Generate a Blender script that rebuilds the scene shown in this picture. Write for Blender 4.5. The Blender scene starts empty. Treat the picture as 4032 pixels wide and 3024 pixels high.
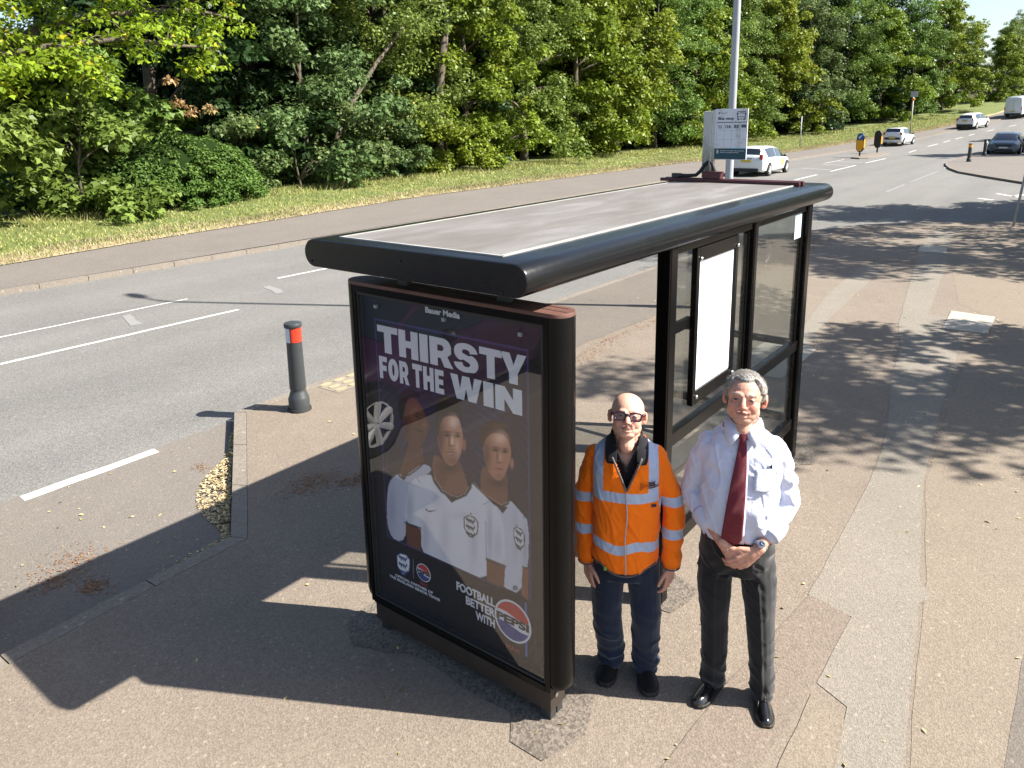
import bpy, bmesh, math, random
import numpy as np
from mathutils import Vector, Matrix, noise

# ---------------------------------------------------------------- camera, sky, sun, exposure
SC = bpy.context.scene
COL = SC.collection
R = math.radians
cam_d = bpy.data.cameras.new("camera"); cam = bpy.data.objects.new("camera", cam_d); COL.objects.link(cam)
SC.camera = cam
CAMP = Vector((-2.63396, -1.85667, 2.94189))
_r = Vector((0.607719013, -0.793977392, -0.016658417))
_d = Vector((-0.186823785, -0.122546402, -0.974720089))
_f = Vector((0.771864285, 0.595468119, -0.22280764))
cam.matrix_world = Matrix(((_r.x, -_d.x, -_f.x, CAMP.x), (_r.y, -_d.y, -_f.y, CAMP.y), (_r.z, -_d.z, -_f.z, CAMP.z), (0, 0, 0, 1)))
cam_d.sensor_width = 36; cam_d.lens = 26.588
cam_d.shift_y = -0.08878          # the photograph is a crop: its optical axis sits above the middle
cam_d.clip_start = 0.05; cam_d.clip_end = 3000

SUN_EL, SUN_AZ = R(43.5), math.atan2(0.477, -0.879)
W = bpy.data.worlds.new("World"); SC.world = W; W.use_nodes = True
wn = W.node_tree; wn.nodes.clear()
sky = wn.nodes.new("ShaderNodeTexSky"); sky.sky_type = 'NISHITA'; sky.sun_disc = False
sky.sun_elevation = SUN_EL; sky.sun_rotation = SUN_AZ
sky.air_density = 1.0; sky.dust_density = 1.4; sky.ozone_density = 1.0
bg = wn.nodes.new("ShaderNodeBackground"); bg.inputs[1].default_value = 0.074
wo = wn.nodes.new("ShaderNodeOutputWorld")
wn.links.new(sky.outputs[0], bg.inputs[0]); wn.links.new(bg.outputs[0], wo.inputs[0])
sun_d = bpy.data.lights.new("sun", 'SUN'); sun_d.energy = 5.0; sun_d.angle = R(0.5); sun_d.color = (1, 0.95, 0.87)
sun = bpy.data.objects.new("sun", sun_d); COL.objects.link(sun)
_sd = Vector((0.477, -0.879, math.tan(SUN_EL))).normalized()
sun.rotation_euler = _sd.to_track_quat('Z', 'Y').to_euler(); sun.location = (20, -30, 40)
SC.view_settings.view_transform = 'Standard'; SC.view_settings.look = 'None'
SC.view_settings.exposure = 1.55; SC.view_settings.gamma = 1.0; SC.view_settings.use_curve_mapping = False
SC.cycles.max_bounces = 8; SC.cycles.diffuse_bounces = 3; SC.cycles.glossy_bounces = 4
SC.cycles.transparent_max_bounces = 12; SC.cycles.transmission_bounces = 6
SC.cycles.caustics_reflective = False; SC.cycles.caustics_refractive = False

rng = random.Random(7)
NR = np.random.default_rng(11)

# ---------------------------------------------------------------- helpers
def link(o, parent=None):
    COL.objects.link(o)
    if parent: o.parent = parent
    return o

def tag(o, label=None, cat=None, group=None, kind=None):
    if label: o['label'] = label
    if cat: o['category'] = cat
    if group: o['group'] = group
    if kind: o['kind'] = kind
    return o

def empty(name, loc=(0, 0, 0), rz=0.0):
    o = bpy.data.objects.new(name, None); COL.objects.link(o); o.location = loc; o.rotation_euler = (0, 0, rz)
    o.empty_display_size = 0.2
    return o

def raw(name, V, F, mats, parent=None, smooth=False, mi=None, loc=None):
    me = bpy.data.meshes.new(name); me.from_pydata([tuple(v) for v in V], [], [tuple(f) for f in F]); me.validate(); me.update()
    if not isinstance(mats, (list, tuple)): mats = [mats]
    for m in mats: me.materials.append(m)
    if mi is not None and len(mi) == len(me.polygons): me.polygons.foreach_set('material_index', mi)
    if smooth: me.polygons.foreach_set('use_smooth', [True] * len(me.polygons))
    o = bpy.data.objects.new(name, me); link(o, parent)
    if loc: o.location = loc
    return o

class MB:
    """collects shapes that become one mesh object"""
    def __init__(s): s.v = []; s.f = []; s.m = []; s.cur = 0
    def add(s, V, F):
        n = len(s.v); s.v += [Vector(v) for v in V]; s.f += [tuple(i + n for i in f) for f in F]; s.m += [s.cur] * len(F); return s
    def mat(s, i): s.cur = i; return s
    def box(s, c, d, rot=None, taper=None):
        x, y, z = d[0] / 2, d[1] / 2, d[2] / 2; V = []
        for k in (-1, 1):
            t = (taper if taper and k > 0 else 1)
            for a, b in ((-1, -1), (1, -1), (1, 1), (-1, 1)): V.append(Vector((a * x * t, b * y * t, k * z)))
        if rot is not None: V = [rot @ v for v in V]
        V = [v + Vector(c) for v in V]
        return s.add(V, [(3, 2, 1, 0), (4, 5, 6, 7), (0, 1, 5, 4), (1, 2, 6, 5), (2, 3, 7, 6), (3, 0, 4, 7)])
    def span(s, x0, x1, y0, y1, z0, z1): return s.box(((x0 + x1) / 2, (y0 + y1) / 2, (z0 + z1) / 2), (x1 - x0, y1 - y0, z1 - z0))
    def prism(s, poly, z0, z1):
        n = len(poly); V = [(x, y, z0) for x, y in poly] + [(x, y, z1) for x, y in poly]
        return s.add(V, [tuple(range(n))[::-1], tuple(range(n, 2 * n))] + [(i, (i + 1) % n, n + (i + 1) % n, n + i) for i in range(n)])
    def tube(s, P, r, n=12, cap=True, sq=(1, 1), up=None):
        P = [Vector(q) for q in P]; r = r if isinstance(r, (list, tuple)) else [r] * len(P)
        T = [((P[min(i + 1, len(P) - 1)] - P[max(i - 1, 0)]).normalized()) for i in range(len(P))]
        u = Vector(up) if up else (Vector((1, 0, 0)) if abs(T[0].x) < .9 else Vector((0, 1, 0)))
        V = []
        for p_, t, rr in zip(P, T, r):
            u = (u - t * u.dot(t)).normalized(); w = t.cross(u)
            for k in range(n):
                a = 2 * math.pi * k / n; V.append(p_ + (u * math.cos(a) * sq[0] + w * math.sin(a) * sq[1]) * rr)
        F = [(i * n + k, i * n + (k + 1) % n, (i + 1) * n + (k + 1) % n, (i + 1) * n + k) for i in range(len(P) - 1) for k in range(n)]
        if cap: F += [tuple(range(n))[::-1], tuple(range((len(P) - 1) * n, len(P) * n))]
        return s.add(V, F)
    def lathe(s, prof, c=(0, 0, 0), n=32, axis='z', ring=False):
        V = []; m = len(prof)
        for r_, z in prof:
            for k in range(n):
                a = 2 * math.pi * k / n; q = (r_ * math.cos(a), r_ * math.sin(a), z)
                if axis == 'x': q = (q[2], q[0], q[1])
                if axis == 'y': q = (q[0], q[2], q[1])
                V.append(Vector(q) + Vector(c))
        F = [(i * n + k, i * n + (k + 1) % n, (i + 1) * n + (k + 1) % n, (i + 1) * n + k) for i in range(m - 1) for k in range(n)]
        if ring: F += [((m - 1) * n + k, (m - 1) * n + (k + 1) % n, (k + 1) % n, k) for k in range(n)]
        else: F += [tuple(range(n))[::-1], tuple(range((m - 1) * n, m * n))]
        return s.add(V, F)
    def loft(s, rings, cap=True):
        n = len(rings[0]); V = [q for r_ in rings for q in r_]
        F = [(i * n + k, i * n + (k + 1) % n, (i + 1) * n + (k + 1) % n, (i + 1) * n + k) for i in range(len(rings) - 1) for k in range(n)]
        if cap: F += [tuple(range(n))[::-1], tuple(range((len(rings) - 1) * n, len(rings) * n))]
        return s.add(V, F)
    def ell(s, c, r, rot=None, nu=20, nv=12):
        V = []; F = []
        for i in range(nv + 1):
            th = math.pi * i / nv
            for k in range(nu):
                a = 2 * math.pi * k / nu; q = Vector((r[0] * math.sin(th) * math.cos(a), r[1] * math.sin(th) * math.sin(a), r[2] * math.cos(th)))
                if rot is not None: q = rot @ q
                V.append(q + Vector(c))
        for i in range(nv):
            for k in range(nu): F.append(((i + 1) * nu + k, (i + 1) * nu + (k + 1) % nu, i * nu + (k + 1) % nu, i * nu + k))
        return s.add(V, F)
    def caps(s, a, b, ra, rb, n=14, sq=(1, 1), up=None):
        """closed tapered limb with round ends"""
        a = Vector(a); b = Vector(b); d = (b - a).normalized(); P = []; r = []
        for t in (-1, -.8, -.45, 0): P.append(a + d * ra * t); r.append(max(ra * math.sqrt(max(0, 1 - t * t)), ra * .02))
        for t in (0, .45, .8, 1): P.append(b + d * rb * t); r.append(max(rb * math.sqrt(max(0, 1 - t * t)), rb * .02))
        return s.tube(P, r, n, sq=sq, up=up)
    def xf(s, M): s.v = [M @ v for v in s.v]; return s
    def build(s, name, mats, parent=None, smooth=False, bevel=0, auto=None):
        o = raw(name, s.v, s.f, mats, parent, smooth, s.m)
        if bevel:
            b = o.modifiers.new('b', 'BEVEL'); b.width = bevel; b.segments = 2; b.limit_method = 'ANGLE'; b.angle_limit = R(40)
        if auto is not None:
            o.data.polygons.foreach_set('use_smooth', [True] * len(o.data.polygons)); o.data.set_sharp_from_angle(angle=R(auto))
        return o

def remeshed(mb, voxel, smooth_it=3, fac=.5):
    """union of the collected closed shapes as one continuous skin -> (verts ndarray, faces list)"""
    me = bpy.data.meshes.new('t'); me.from_pydata([tuple(v) for v in mb.v], [], mb.f); me.update()
    o = bpy.data.objects.new('t', me); COL.objects.link(o)
    m = o.modifiers.new('r', 'REMESH'); m.mode = 'VOXEL'; m.voxel_size = voxel; m.adaptivity = 0
    if smooth_it:
        q = o.modifiers.new('s', 'SMOOTH'); q.iterations = smooth_it; q.factor = fac
    dg = bpy.context.evaluated_depsgraph_get(); me2 = bpy.data.meshes.new_from_object(o.evaluated_get(dg))
    n = len(me2.vertices); co = np.empty(n * 3); me2.vertices.foreach_get('co', co)
    F = [tuple(pl.vertices) for pl in me2.polygons]
    bpy.data.objects.remove(o); bpy.data.meshes.remove(me); bpy.data.meshes.remove(me2)
    return co.reshape(-1, 3), F

def normals(V, F):
    me = bpy.data.meshes.new('t'); me.from_pydata(V.tolist(), [], F); me.update()
    n = np.empty(len(V) * 3); me.vertex_normals.foreach_get('vector', n); bpy.data.meshes.remove(me)
    return n.reshape(-1, 3)

def setcol(o, cols, name='Col'):
    a = o.data.color_attributes.new(name, 'FLOAT_COLOR', 'POINT')
    c = np.ones((len(cols), 4)); c[:, :3] = cols; a.data.foreach_set('color', c.ravel())

def setatt(o, vals, name):
    a = o.data.attributes.new(name, 'FLOAT', 'POINT'); a.data.foreach_set('value', np.asarray(vals, dtype=np.float32))

def text_mesh(s, size, bold=0.0, extrude=.0006, align='LEFT', sx=1.0, space=1.0):
    """built-in lettering turned into a mesh in the x,y plane -> verts, faces"""
    cu = bpy.data.curves.new('t', 'FONT'); cu.body = s; cu.size = size; cu.offset = bold; cu.extrude = extrude; cu.align_x = align
    cu.resolution_u = 4; cu.space_character = space
    o = bpy.data.objects.new('t', cu); COL.objects.link(o)
    dg = bpy.context.evaluated_depsgraph_get(); me = bpy.data.meshes.new_from_object(o.evaluated_get(dg))
    V = [Vector((v.co.x * sx, v.co.y, v.co.z)) for v in me.vertices]; F = [tuple(pl.vertices) for pl in me.polygons]
    bpy.data.objects.remove(o); bpy.data.curves.remove(cu); bpy.data.meshes.remove(me)
    return V, F

# ---------------------------------------------------------------- materials
def lin(c):
    if isinstance(c, str):
        c = c.lstrip('#'); c = [int(c[i:i + 2], 16) / 255 for i in (0, 2, 4)]
        return tuple(x / 12.92 if x <= .04045 else ((x + .055) / 1.055) ** 2.4 for x in c)
    return tuple(c)

class NT:
    def __init__(s, name):
        s.m = bpy.data.materials.new(name); s.m.use_nodes = True; s.t = s.m.node_tree; s.b = s.t.nodes['Principled BSDF']; s.o = s.t.nodes['Material Output']
        s.tc = s.n('ShaderNodeTexCoord')
    def n(s, ty, **k):
        x = s.t.nodes.new(ty)
        for a, b in k.items(): setattr(x, a, b)
        return x
    def l(s, a, b): s.t.links.new(a, b); return b
    def noise(s, scale, detail=4, rough=.6, vec=None, dist=0.0):
        x = s.n('ShaderNodeTexNoise'); x.inputs['Scale'].default_value = scale; x.inputs['Detail'].default_value = detail
        x.inputs['Roughness'].default_value = rough; x.inputs['Distortion'].default_value = dist
        s.l(vec if vec else s.tc.outputs['Object'], x.inputs['Vector']); return x.outputs['Fac']
    def ramp(s, fac, stops, interp='LINEAR'):
        x = s.n('ShaderNodeValToRGB'); x.color_ramp.interpolation = interp; e = x.color_ramp.elements
        while len(e) < len(stops): e.new(.5)
        for i, (p_, c) in enumerate(stops):
            e[i].position = p_; e[i].color = (*c, 1) if len(c) == 3 else c
        s.l(fac, x.inputs[0]); return x.outputs[0]
    def mix(s, fac, a, b, mode='MIX'):
        x = s.n('ShaderNodeMix'); x.data_type = 'RGBA'; x.blend_type = mode
        for k, v in ((0, fac), (6, a), (7, b)):
            if hasattr(v, 'is_linked') or hasattr(v, 'links'): s.l(v, x.inputs[k])
            else: x.inputs[k].default_value = v if k == 0 else (*v[:3], 1)
        return x.outputs[2]
    def math(s, op, a, b=None, c=None, clamp=False):
        x = s.n('ShaderNodeMath', operation=op); x.use_clamp = clamp
        for k, v in ((0, a), (1, b), (2, c)):
            if v is None: continue
            if hasattr(v, 'links'): s.l(v, x.inputs[k])
            else: x.inputs[k].default_value = v
        return x.outputs[0]
    def attr(s, name):
        return s.n('ShaderNodeAttribute', attribute_name=name)
    def bump(s, h, dist=.01, strength=1.0):
        x = s.n('ShaderNodeBump'); x.inputs['Distance'].default_value = dist; x.inputs['Strength'].default_value = strength
        s.l(h, x.inputs['Height']); s.l(x.outputs[0], s.b.inputs['Normal']); return x
    def col(s, c):
        if hasattr(c, 'links'): s.l(c, s.b.inputs['Base Color'])
        else: s.b.inputs['Base Color'].default_value = (*c[:3], 1)
        return s
    def rough(s, r):
        if hasattr(r, 'links'): s.l(r, s.b.inputs['Roughness'])
        else: s.b.inputs['Roughness'].default_value = r
        return s
    def set(s, **k):
        for a, b in k.items(): s.b.inputs[a.replace('_', ' ')].default_value = b
        return s

def paint(name, c, rough=.5, var=.12, scale=6, spec=.5, metal=0, bump=0, bscale=60, coat=0, rvar=.1):
    """plain surface with a little unevenness in tone, gloss and relief"""
    t = NT(name); c = lin(c); f = t.noise(scale, 5)
    t.col(t.mix(f, [x * (1 - var) for x in c], [min(1, x * (1 + var)) for x in c]))
    r_ = t.noise(scale * 2.3, 3)
    t.rough(t.math('MULTIPLY_ADD', r_, rvar * 2, rough - rvar))
    t.set(Metallic=metal, Specular_IOR_Level=spec, Coat_Weight=coat, Coat_Roughness=.06)
    if bump: t.bump(t.noise(bscale, 4), bump)
    return t.m

def asphalt(name, c, speck=.35, grain=140, stain=.16, rough=.88, warm=None, streak=0):
    t = NT(name); c = lin(c)
    g = t.n('ShaderNodeTexVoronoi'); g.inputs['Scale'].default_value = grain; t.l(t.tc.outputs['Object'], g.inputs['Vector'])
    sep = t.n('ShaderNodeSeparateColor'); t.l(g.outputs['Color'], sep.inputs[0])
    base = t.mix(sep.outputs[0], [x * (1 - speck) for x in c], [min(1, x * (1 + speck)) for x in c])
    big = t.noise(.55, 6, .62); med = t.noise(3.5, 5, .65)
    k = t.math('ADD', t.math('MULTIPLY_ADD', big, stain * 3.0, 1 - stain * 1.5), t.math('MULTIPLY_ADD', med, stain * 1.4, -stain * .7))
    if streak:   # wheel-polished bands running along the carriageway
        mp = t.n('ShaderNodeMapping'); mp.inputs['Scale'].default_value = (.035, .75, 1); t.l(t.tc.outputs['Object'], mp.inputs[0]); k = t.math('ADD', k, t.math('MULTIPLY_ADD', t.noise(1.0, 3, .5, mp.outputs[0]), streak * 3, -streak * 1.5))
    kk = t.n('ShaderNodeCombineColor')
    for i in range(3): t.l(k, kk.inputs[i])
    base = t.mix(1.0, base, kk.outputs[0], 'MULTIPLY')
    # odd pale and dark grit
    v2 = t.n('ShaderNodeTexVoronoi'); v2.inputs['Scale'].default_value = grain * .32; t.l(t.tc.outputs['Object'], v2.inputs['Vector'])
    s2 = t.n('ShaderNodeSeparateColor'); t.l(v2.outputs['Color'], s2.inputs[0])
    pale = t.math('MULTIPLY', t.math('GREATER_THAN', s2.outputs[1], .93), t.math('LESS_THAN', v2.outputs['Distance'], .35))
    base = t.mix(t.math('MULTIPLY', pale, .38), base, [min(1, x * 2.0) for x in c])
    if warm: base = t.mix(t.math('MULTIPLY', t.ramp(t.noise(1.3, 5, .6), [(.45, (0, 0, 0)), (.7, (1, 1, 1))]), .7), base, lin(warm))
    t.col(base).rough(rough); t.set(Specular_IOR_Level=.3)
    t.bump(t.math('ADD', g.outputs['Distance'], t.math('MULTIPLY', med, .6)), .0026, .7)
    return t.m

MT = {}
MT['road'] = asphalt('road asphalt', (.145, .14, .13), .3, 95, .10, streak=.16)
MT['bay'] = asphalt('bay asphalt', (.15, .132, .114), .18, 120, .09)
MT['path'] = asphalt('pinkish footpath asphalt', (.175, .143, .112), .22, 120, .13)
MT['pathdark'] = asphalt('relaid dark asphalt', (.13, .112, .094), .2, 120, .12)
MT['strip'] = asphalt('grey trench reinstatement', (.187, .165, .135), .2, 130, .09)
MT['redstrip'] = asphalt('reddish trench reinstatement', (.165, .132, .105), .22, 115, .1)
MT['tan'] = asphalt('tan footpath asphalt', (.185, .151, .115), .2, 120, .1)
MT['farpath'] = asphalt('far footpath asphalt', (.145, .128, .112), .2, 60, .12)
MT['kerb'] = asphalt('kerb concrete', (.18, .155, .128), .15, 60, .15)
MT['kerbfar'] = asphalt('far kerb concrete', (.17, .147, .122), .12, 40, .14)
MT['rubble'] = asphalt('crumbled patching tar', (.125, .105, .085), .4, 85, .25)
MT['conc'] = asphalt('old concrete cover', (.34, .31, .26), .12, 60, .2)
MT['white'] = paint('road marking paint', (.5, .49, .46), .7, .2, 14)
MT['faint'] = paint('worn road marking', (.2, .196, .186), .8, .2, 20)
MT['black'] = paint('black gloss coach paint', (.0045, .0043, .0042), .22, .35, 9, .16, bump=.0005, bscale=45, coat=0, rvar=.06)
MT['roofblack'] = paint('weathered black roof edge', (.007, .0075, .0085), .24, .3, 7, .32, bump=.0008, bscale=40, coat=0, rvar=.07)
MT['darkmetal'] = paint('dark metal', (.03, .03, .03), .5, .25, 12)
MT['steel'] = paint('brushed steel', (.6, .6, .6), .3, .08, 30, metal=1)
MT['galv'] = paint('galvanised post grey', (.34, .36, .385), .5, .14, 3.5, bump=.0004, bscale=25)
MT['maroon'] = paint('maroon paint', (.075, .016, .018), .5, .3, 14, bump=.001, bscale=40)
MT['rubber'] = paint('black rubber', (.018, .018, .018), .75, .2, 20)
MT['paper'] = paint('blank white paper', (.8, .81, .85), .6, .03, 3)

def glass(name, tint=(.9, .95, .93), tr=.86, rough=.0, dirt=.05, refl=.035):
    t = NT(name); t.t.nodes.remove(t.b)
    a = t.n('ShaderNodeBsdfTransparent'); a.inputs[0].default_value = (*[x * tr for x in tint], 1)
    g = t.n('ShaderNodeBsdfGlossy'); g.inputs['Roughness'].default_value = rough
    lw_ = t.n('ShaderNodeLayerWeight'); fc = t.math('POWER', lw_.outputs['Facing'], 4.2)
    mx = t.n('ShaderNodeMixShader'); t.l(t.math('MULTIPLY_ADD', fc, .9, refl, clamp=True), mx.inputs[0]); t.l(a.outputs[0], mx.inputs[1]); t.l(g.outputs[0], mx.inputs[2])
    d = t.n('ShaderNodeBsdfDiffuse'); d.inputs[0].default_value = (.5, .5, .47, 1)
    m2 = t.n('ShaderNodeMixShader'); t.l(t.math('MULTIPLY', t.ramp(t.noise(4, 6, .7), [(.35, (.3, .3, .3)), (.8, (1, 1, 1))]), dirt), m2.inputs[0])
    t.l(mx.outputs[0], m2.inputs[1]); t.l(d.outputs[0], m2.inputs[2]); t.l(m2.outputs[0], t.o.inputs[0])
    return t.m
MT['glass'] = glass('shelter glass', (.95, .97, .965), .92, 0, .015, .03)
MT['posterglass'] = glass('poster case glass', (.96, .97, .97), .94, 0, .01, .12)
MT['lens'] = glass('spectacle lens', (1, .97, .98), .95, 0, 0)
# ---------------------------------------------------------------- the ground
def ter(x):
    """the road climbs beyond about 55 m"""
    if x < 55: return 0.0
    if x < 130: return 1.6 * ((x - 55) / 45) ** 2
    return 1.6 * (75 / 45) ** 2 + (x - 130) * 1.6 * 2 * 75 / 45 ** 2
def ip(x, pts):
    if x <= pts[0][0]: return pts[0][1]
    for (a, b), (c, d) in zip(pts, pts[1:]):
        if x <= c: return b + (d - b) * (x - a) / (c - a)
    (a, b), (c, d) = pts[-2:]
    return d + (d - b) / (c - a) * (x - c)
ROADZ = -.1
KF = [(-40, 14.1), (9, 14.15), (30, 14.6), (55, 15.1), (63, 14.9), (73, 13.4), (91, 11.2), (110, 7.4), (130, 2.2), (170, -12)]     # far kerb
GF = [(-40, 16.2), (-2, 16.6), (3.5, 17.05), (6, 17.6), (19, 19.6), (43, 20.0), (60, 18.3), (82, 16.4), (89, 14.1), (101, 11.7), (118, 8.2), (140, 1), (170, -10)]  # grass edge
TF = [(-40, 20.8), (5, 21.6), (14, 23.6), (30, 24.4), (54, 26.2), (75, 25), (97, 17.4), (114, 12.6), (140, 6), (170, -5)]  # tree line
KN = [(-60, 5.07), (62, 5.5), (76, 4.5), (90, 1.5), (110, -4), (130, -10), (170, -24)]  # near road edge beyond the junction
def CD(x): return ip(x, [(-20, 9.27), (10, 9.3), (40, 9.85), (50, 10.05), (72, 10.1), (82, 9.4), (90, 8.4), (110, 3.6), (130, -2.5)])

def sheet(name, xs, ys, zf, m, kind='structure', parent=None):
    V = []; F = []; ny = len(ys(xs[0]))
    for x in xs:
        for y in ys(x): V.append((x, y, zf(x, y)))
    for i in range(len(xs) - 1):
        for j in range(ny - 1):
            a = i * ny + j; F.append((a, a + ny, a + ny + 1, a + 1))
    o = raw(name, V, F, m, parent, smooth=True)
    if kind: o['kind'] = kind
    return o
def fr(a, b, st):
    n = max(1, int(round((b - a) / st))); return [a + (b - a) * i / n for i in range(n + 1)]

XS = fr(-60, 40, 20) + fr(45, 170, 2.5)[0:] + [200, 260, 400, 900]
XS = sorted(set(XS))
def terfar(x):
    return ter(min(x, 190)) + max(0, x - 190) * .02
# one big land sheet out to the horizon (woodland floor beyond the verge)
t = NT('woodland floor'); t.col(t.ramp(t.noise(2.2, 8, .7), [(.3, (.02, .016, .009)), (.55, (.05, .038, .02)), (.75, (.03, .05, .012))])).rough(1); t.bump(t.noise(9, 6), .05); MT['soil'] = t.m
t = NT('verge turf'); v_ = t.noise(1.1, 6, .7); v3 = t.noise(30, 3, .6)
t.col(t.mix(v3, t.ramp(v_, [(.3, (.09, .13, .022)), (.55, (.19, .2, .05)), (.8, (.32, .27, .12))]), (.05, .08, .015))).rough(1); t.bump(v3, .03); MT['turf'] = t.m
t = NT('dry straw turf'); t.col(t.ramp(t.noise(14, 6, .7), [(.3, (.2, .16, .08)), (.6, (.38, .31, .18)), (.8, (.22, .22, .08))])).rough(1); t.bump(t.noise(30, 3), .02); MT['straw'] = t.m
t = NT('leaf strewn turf'); t.col(t.ramp(t.noise(22, 6, .75), [(.35, (.16, .1, .04)), (.5, (.4, .26, .1)), (.62, (.14, .14, .03)), (.8, (.07, .1, .02))])).rough(1); MT['litter'] = t.m

land = sheet('terrain', [-900, -300] + XS, lambda x: [-900, -300, -60, -25, ip(x, KN) - 16, ip(x, KN) - 1, ip(x, GF) - 1.5, ip(x, TF) + 1, ip(x, TF) + 8, 60, 120, 400, 900],
             lambda x, y: terfar(x) - .35 + (.0 if y < 40 else (y - 40) * .03), MT['soil'])
road = sheet('road', [-200] + XS, lambda x: [-70 + min(0, ip(x, KN)) if x < 50 else ip(x, KN) - (14 if x < 62 else 7), -3.0 if x < 50 else ip(x, KN) - (6 if x < 62 else 3), ip(x, KN), CD(x), ip(x, KF) + .06], lambda x, y: terfar(x) + ROADZ, MT['road'])
farpath = sheet('far_footpath', [-200] + XS, lambda x: [ip(x, KF) + .14, (ip(x, KF) + ip(x, GF)) / 2, ip(x, GF) + .25], lambda x, y: terfar(x) + .0, MT['farpath'])
vg = sheet('grass_verge', [-200] + XS, lambda x: [ip(x, GF) + .12, ip(x, GF) + 1.0, ip(x, GF) + 2.4, ip(x, TF), ip(x, TF) + 3.0, ip(x, TF) + 6.5],
           lambda x, y: terfar(x) + .012 + min(.3, max(0, y - ip(x, GF) - .1) * .05), MT['turf'])
drygrass = sheet('dry_verge_edge', [-200] + fr(-58, 170, 2) , lambda x: [ip(x, GF) + .02 + .15 * noise.noise((x * .7, 0, 3)), ip(x, GF) + .6 + .5 * noise.noise((x * .31, 2, 0))], lambda x, y: terfar(x) + .02 + min(.3, max(0, y - ip(x, GF) - .1) * .05), MT['straw'])
# kerb of the far side, long stones
mb = MB(); x = -60.0
while x < 150:
    x1 = x + (.915 if x < 60 else 3)
    a, b = ip(x, KF), ip(x1, KF); z0, z1 = terfar(x), terfar(x1)
    g = .006
    V = [(x + g, a, z0 + ROADZ - .05), (x1 - g, b, z1 + ROADZ - .05), (x1 - g, b + .14, z1 + ROADZ - .05), (x + g, a + .14, z0 + ROADZ - .05),
         (x + g, a + .012, z0 + .003), (x1 - g, b + .012, z1 + .003), (x1 - g, b + .14, z1 + .003), (x + g, a + .14, z0 + .003)]
    mb.add(V, [(3, 2, 1, 0), (4, 5, 6, 7), (0, 1, 5, 4), (1, 2, 6, 5), (2, 3, 7, 6), (3, 0, 4, 7)]); x = x1
mb.build('far_kerb', MT['kerbfar'], bevel=0)['kind'] = 'structure'

# near footpath: raised slab with the cut-out of the bus bay and the side road corner
BAY = [(-60, 2.75), (-1.46, 2.81), (-.59, 2.85), (.05, 2.87), (1.49, 5.05), (2.6, 5.08), (6, 5.09), (11.5, 5.06), (13.6, 4.95), (15.6, 4.6), (17.75, 3.94), (19.5, 3.1), (20.5, 2.17), (21.2, 1.16), (22.0, .17), (22.6, -1.5), (23.2, -5), (23.4, -12), (23.5, -60)]
def inset(path, d):
    out = []
    for i, p_ in enumerate(path):
        a = Vector(path[max(i - 1, 0)]); b = Vector(path[min(i + 1, len(path) - 1)])
        if 0 < i < len(path) - 1:
            t1 = (Vector(p_) - a).normalized(); t2 = (b - Vector(p_)).normalized(); n1 = Vector((t1.y, -t1.x)); n2 = Vector((t2.y, -t2.x)); n = (n1 + n2); n = n / max(.3, n.dot(n1))
        else:
            t1 = (b - a).normalized(); n = Vector((t1.y, -t1.x))
        q = Vector(p_) + n * d; out.append((q.x, q.y))
    return out
KI = inset(BAY, .13)
def kerbline(path, name, m, L=.915):
    mb = MB(); inn = inset(path, .127)
    for (a, b), (ai, bi) in zip(zip(path, path[1:]), zip(inn, inn[1:])):
        ln = (Vector(b) - Vector(a)).length; n = max(1, round(ln / L)) if ln < 30 else 12
        for k in range(n):
            t0, t1 = k / n + .004 / ln, (k + 1) / n - .004 / ln
            P = [Vector(a).lerp(Vector(b), t0), Vector(a).lerp(Vector(b), t1), Vector(ai).lerp(Vector(bi), t1), Vector(ai).lerp(Vector(bi), t0)]
            n_ = (P[3] - P[0]).normalized() * .012
            top = [P[0] + n_, P[1] + n_, P[2], P[3]]; zj = rng.uniform(-.0015, .0015)
            V = [(q.x, q.y, ROADZ - .05) for q in P] + [(q.x, q.y, .003 + zj) for q in top]
            mb.add(V, [(3, 2, 1, 0), (4, 5, 6, 7), (0, 1, 5, 4), (1, 2, 6, 5), (2, 3, 7, 6), (3, 0, 4, 7)])
    o = mb.build(name, m); o['kind'] = 'structure'; return o
kerbline(BAY, 'near_kerb', MT['kerb'])
def slab(name, poly, z, m, zb=None, kind='structure'):
    """flat polygon sheet (optionally with a skirt)"""
    bm = bmesh.new(); vs = [bm.verts.new((x, y, z)) for x, y in poly]; f = bm.faces.new(vs)
    if f.normal.z < 0: f.normal_flip()
    bmesh.ops.triangulate(bm, faces=bm.faces[:]); me = bpy.data.meshes.new(name); bm.to_mesh(me); bm.free(); me.materials.append(m)
    o = bpy.data.objects.new(name, me); link(o)
    if kind: o['kind'] = kind
    return o
slab('footpath', KI + [(-60, -60)], 0.0, MT['path'])
# relaid ground between the kerb and the walking strip, and the reinstated trenches
def wob(poly, amp=.012, step=.12, seed=0):
    out = []
    for a, b in zip(poly, poly[1:] + poly[:1]):
        a, b = Vector(a), Vector(b); n = max(1, int((b - a).length / step))
        for k in range(n):
            q = a.lerp(b, k / n); out.append((q.x + amp * noise.noise((q.x * 3, q.y * 3, seed)), q.y + amp * noise.noise((q.x * 3, q.y * 3, seed + 9))))
    return out
def patch(name, poly, lvl, m, amp=.012, seed=1): return slab(name, wob(poly, amp, .12, seed), lvl * .0035, m)
kin = inset(BAY, .135)
patch('footpath_bay_side', [q for q in kin if 3.3 < q[0] <= 21.2][0:] + [(20.6, 1.2), (19.2, 2.4), (18.3, 3.0), (16, 3.3), (13.5, 3.2), (10.8, 3.3), (8.6, 3.12), (7.2, 3.25), (5.4, 3.35), (4.2, 3.9), (3.4, 4.3)], 1, MT['pathdark'], .03, 3)
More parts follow.
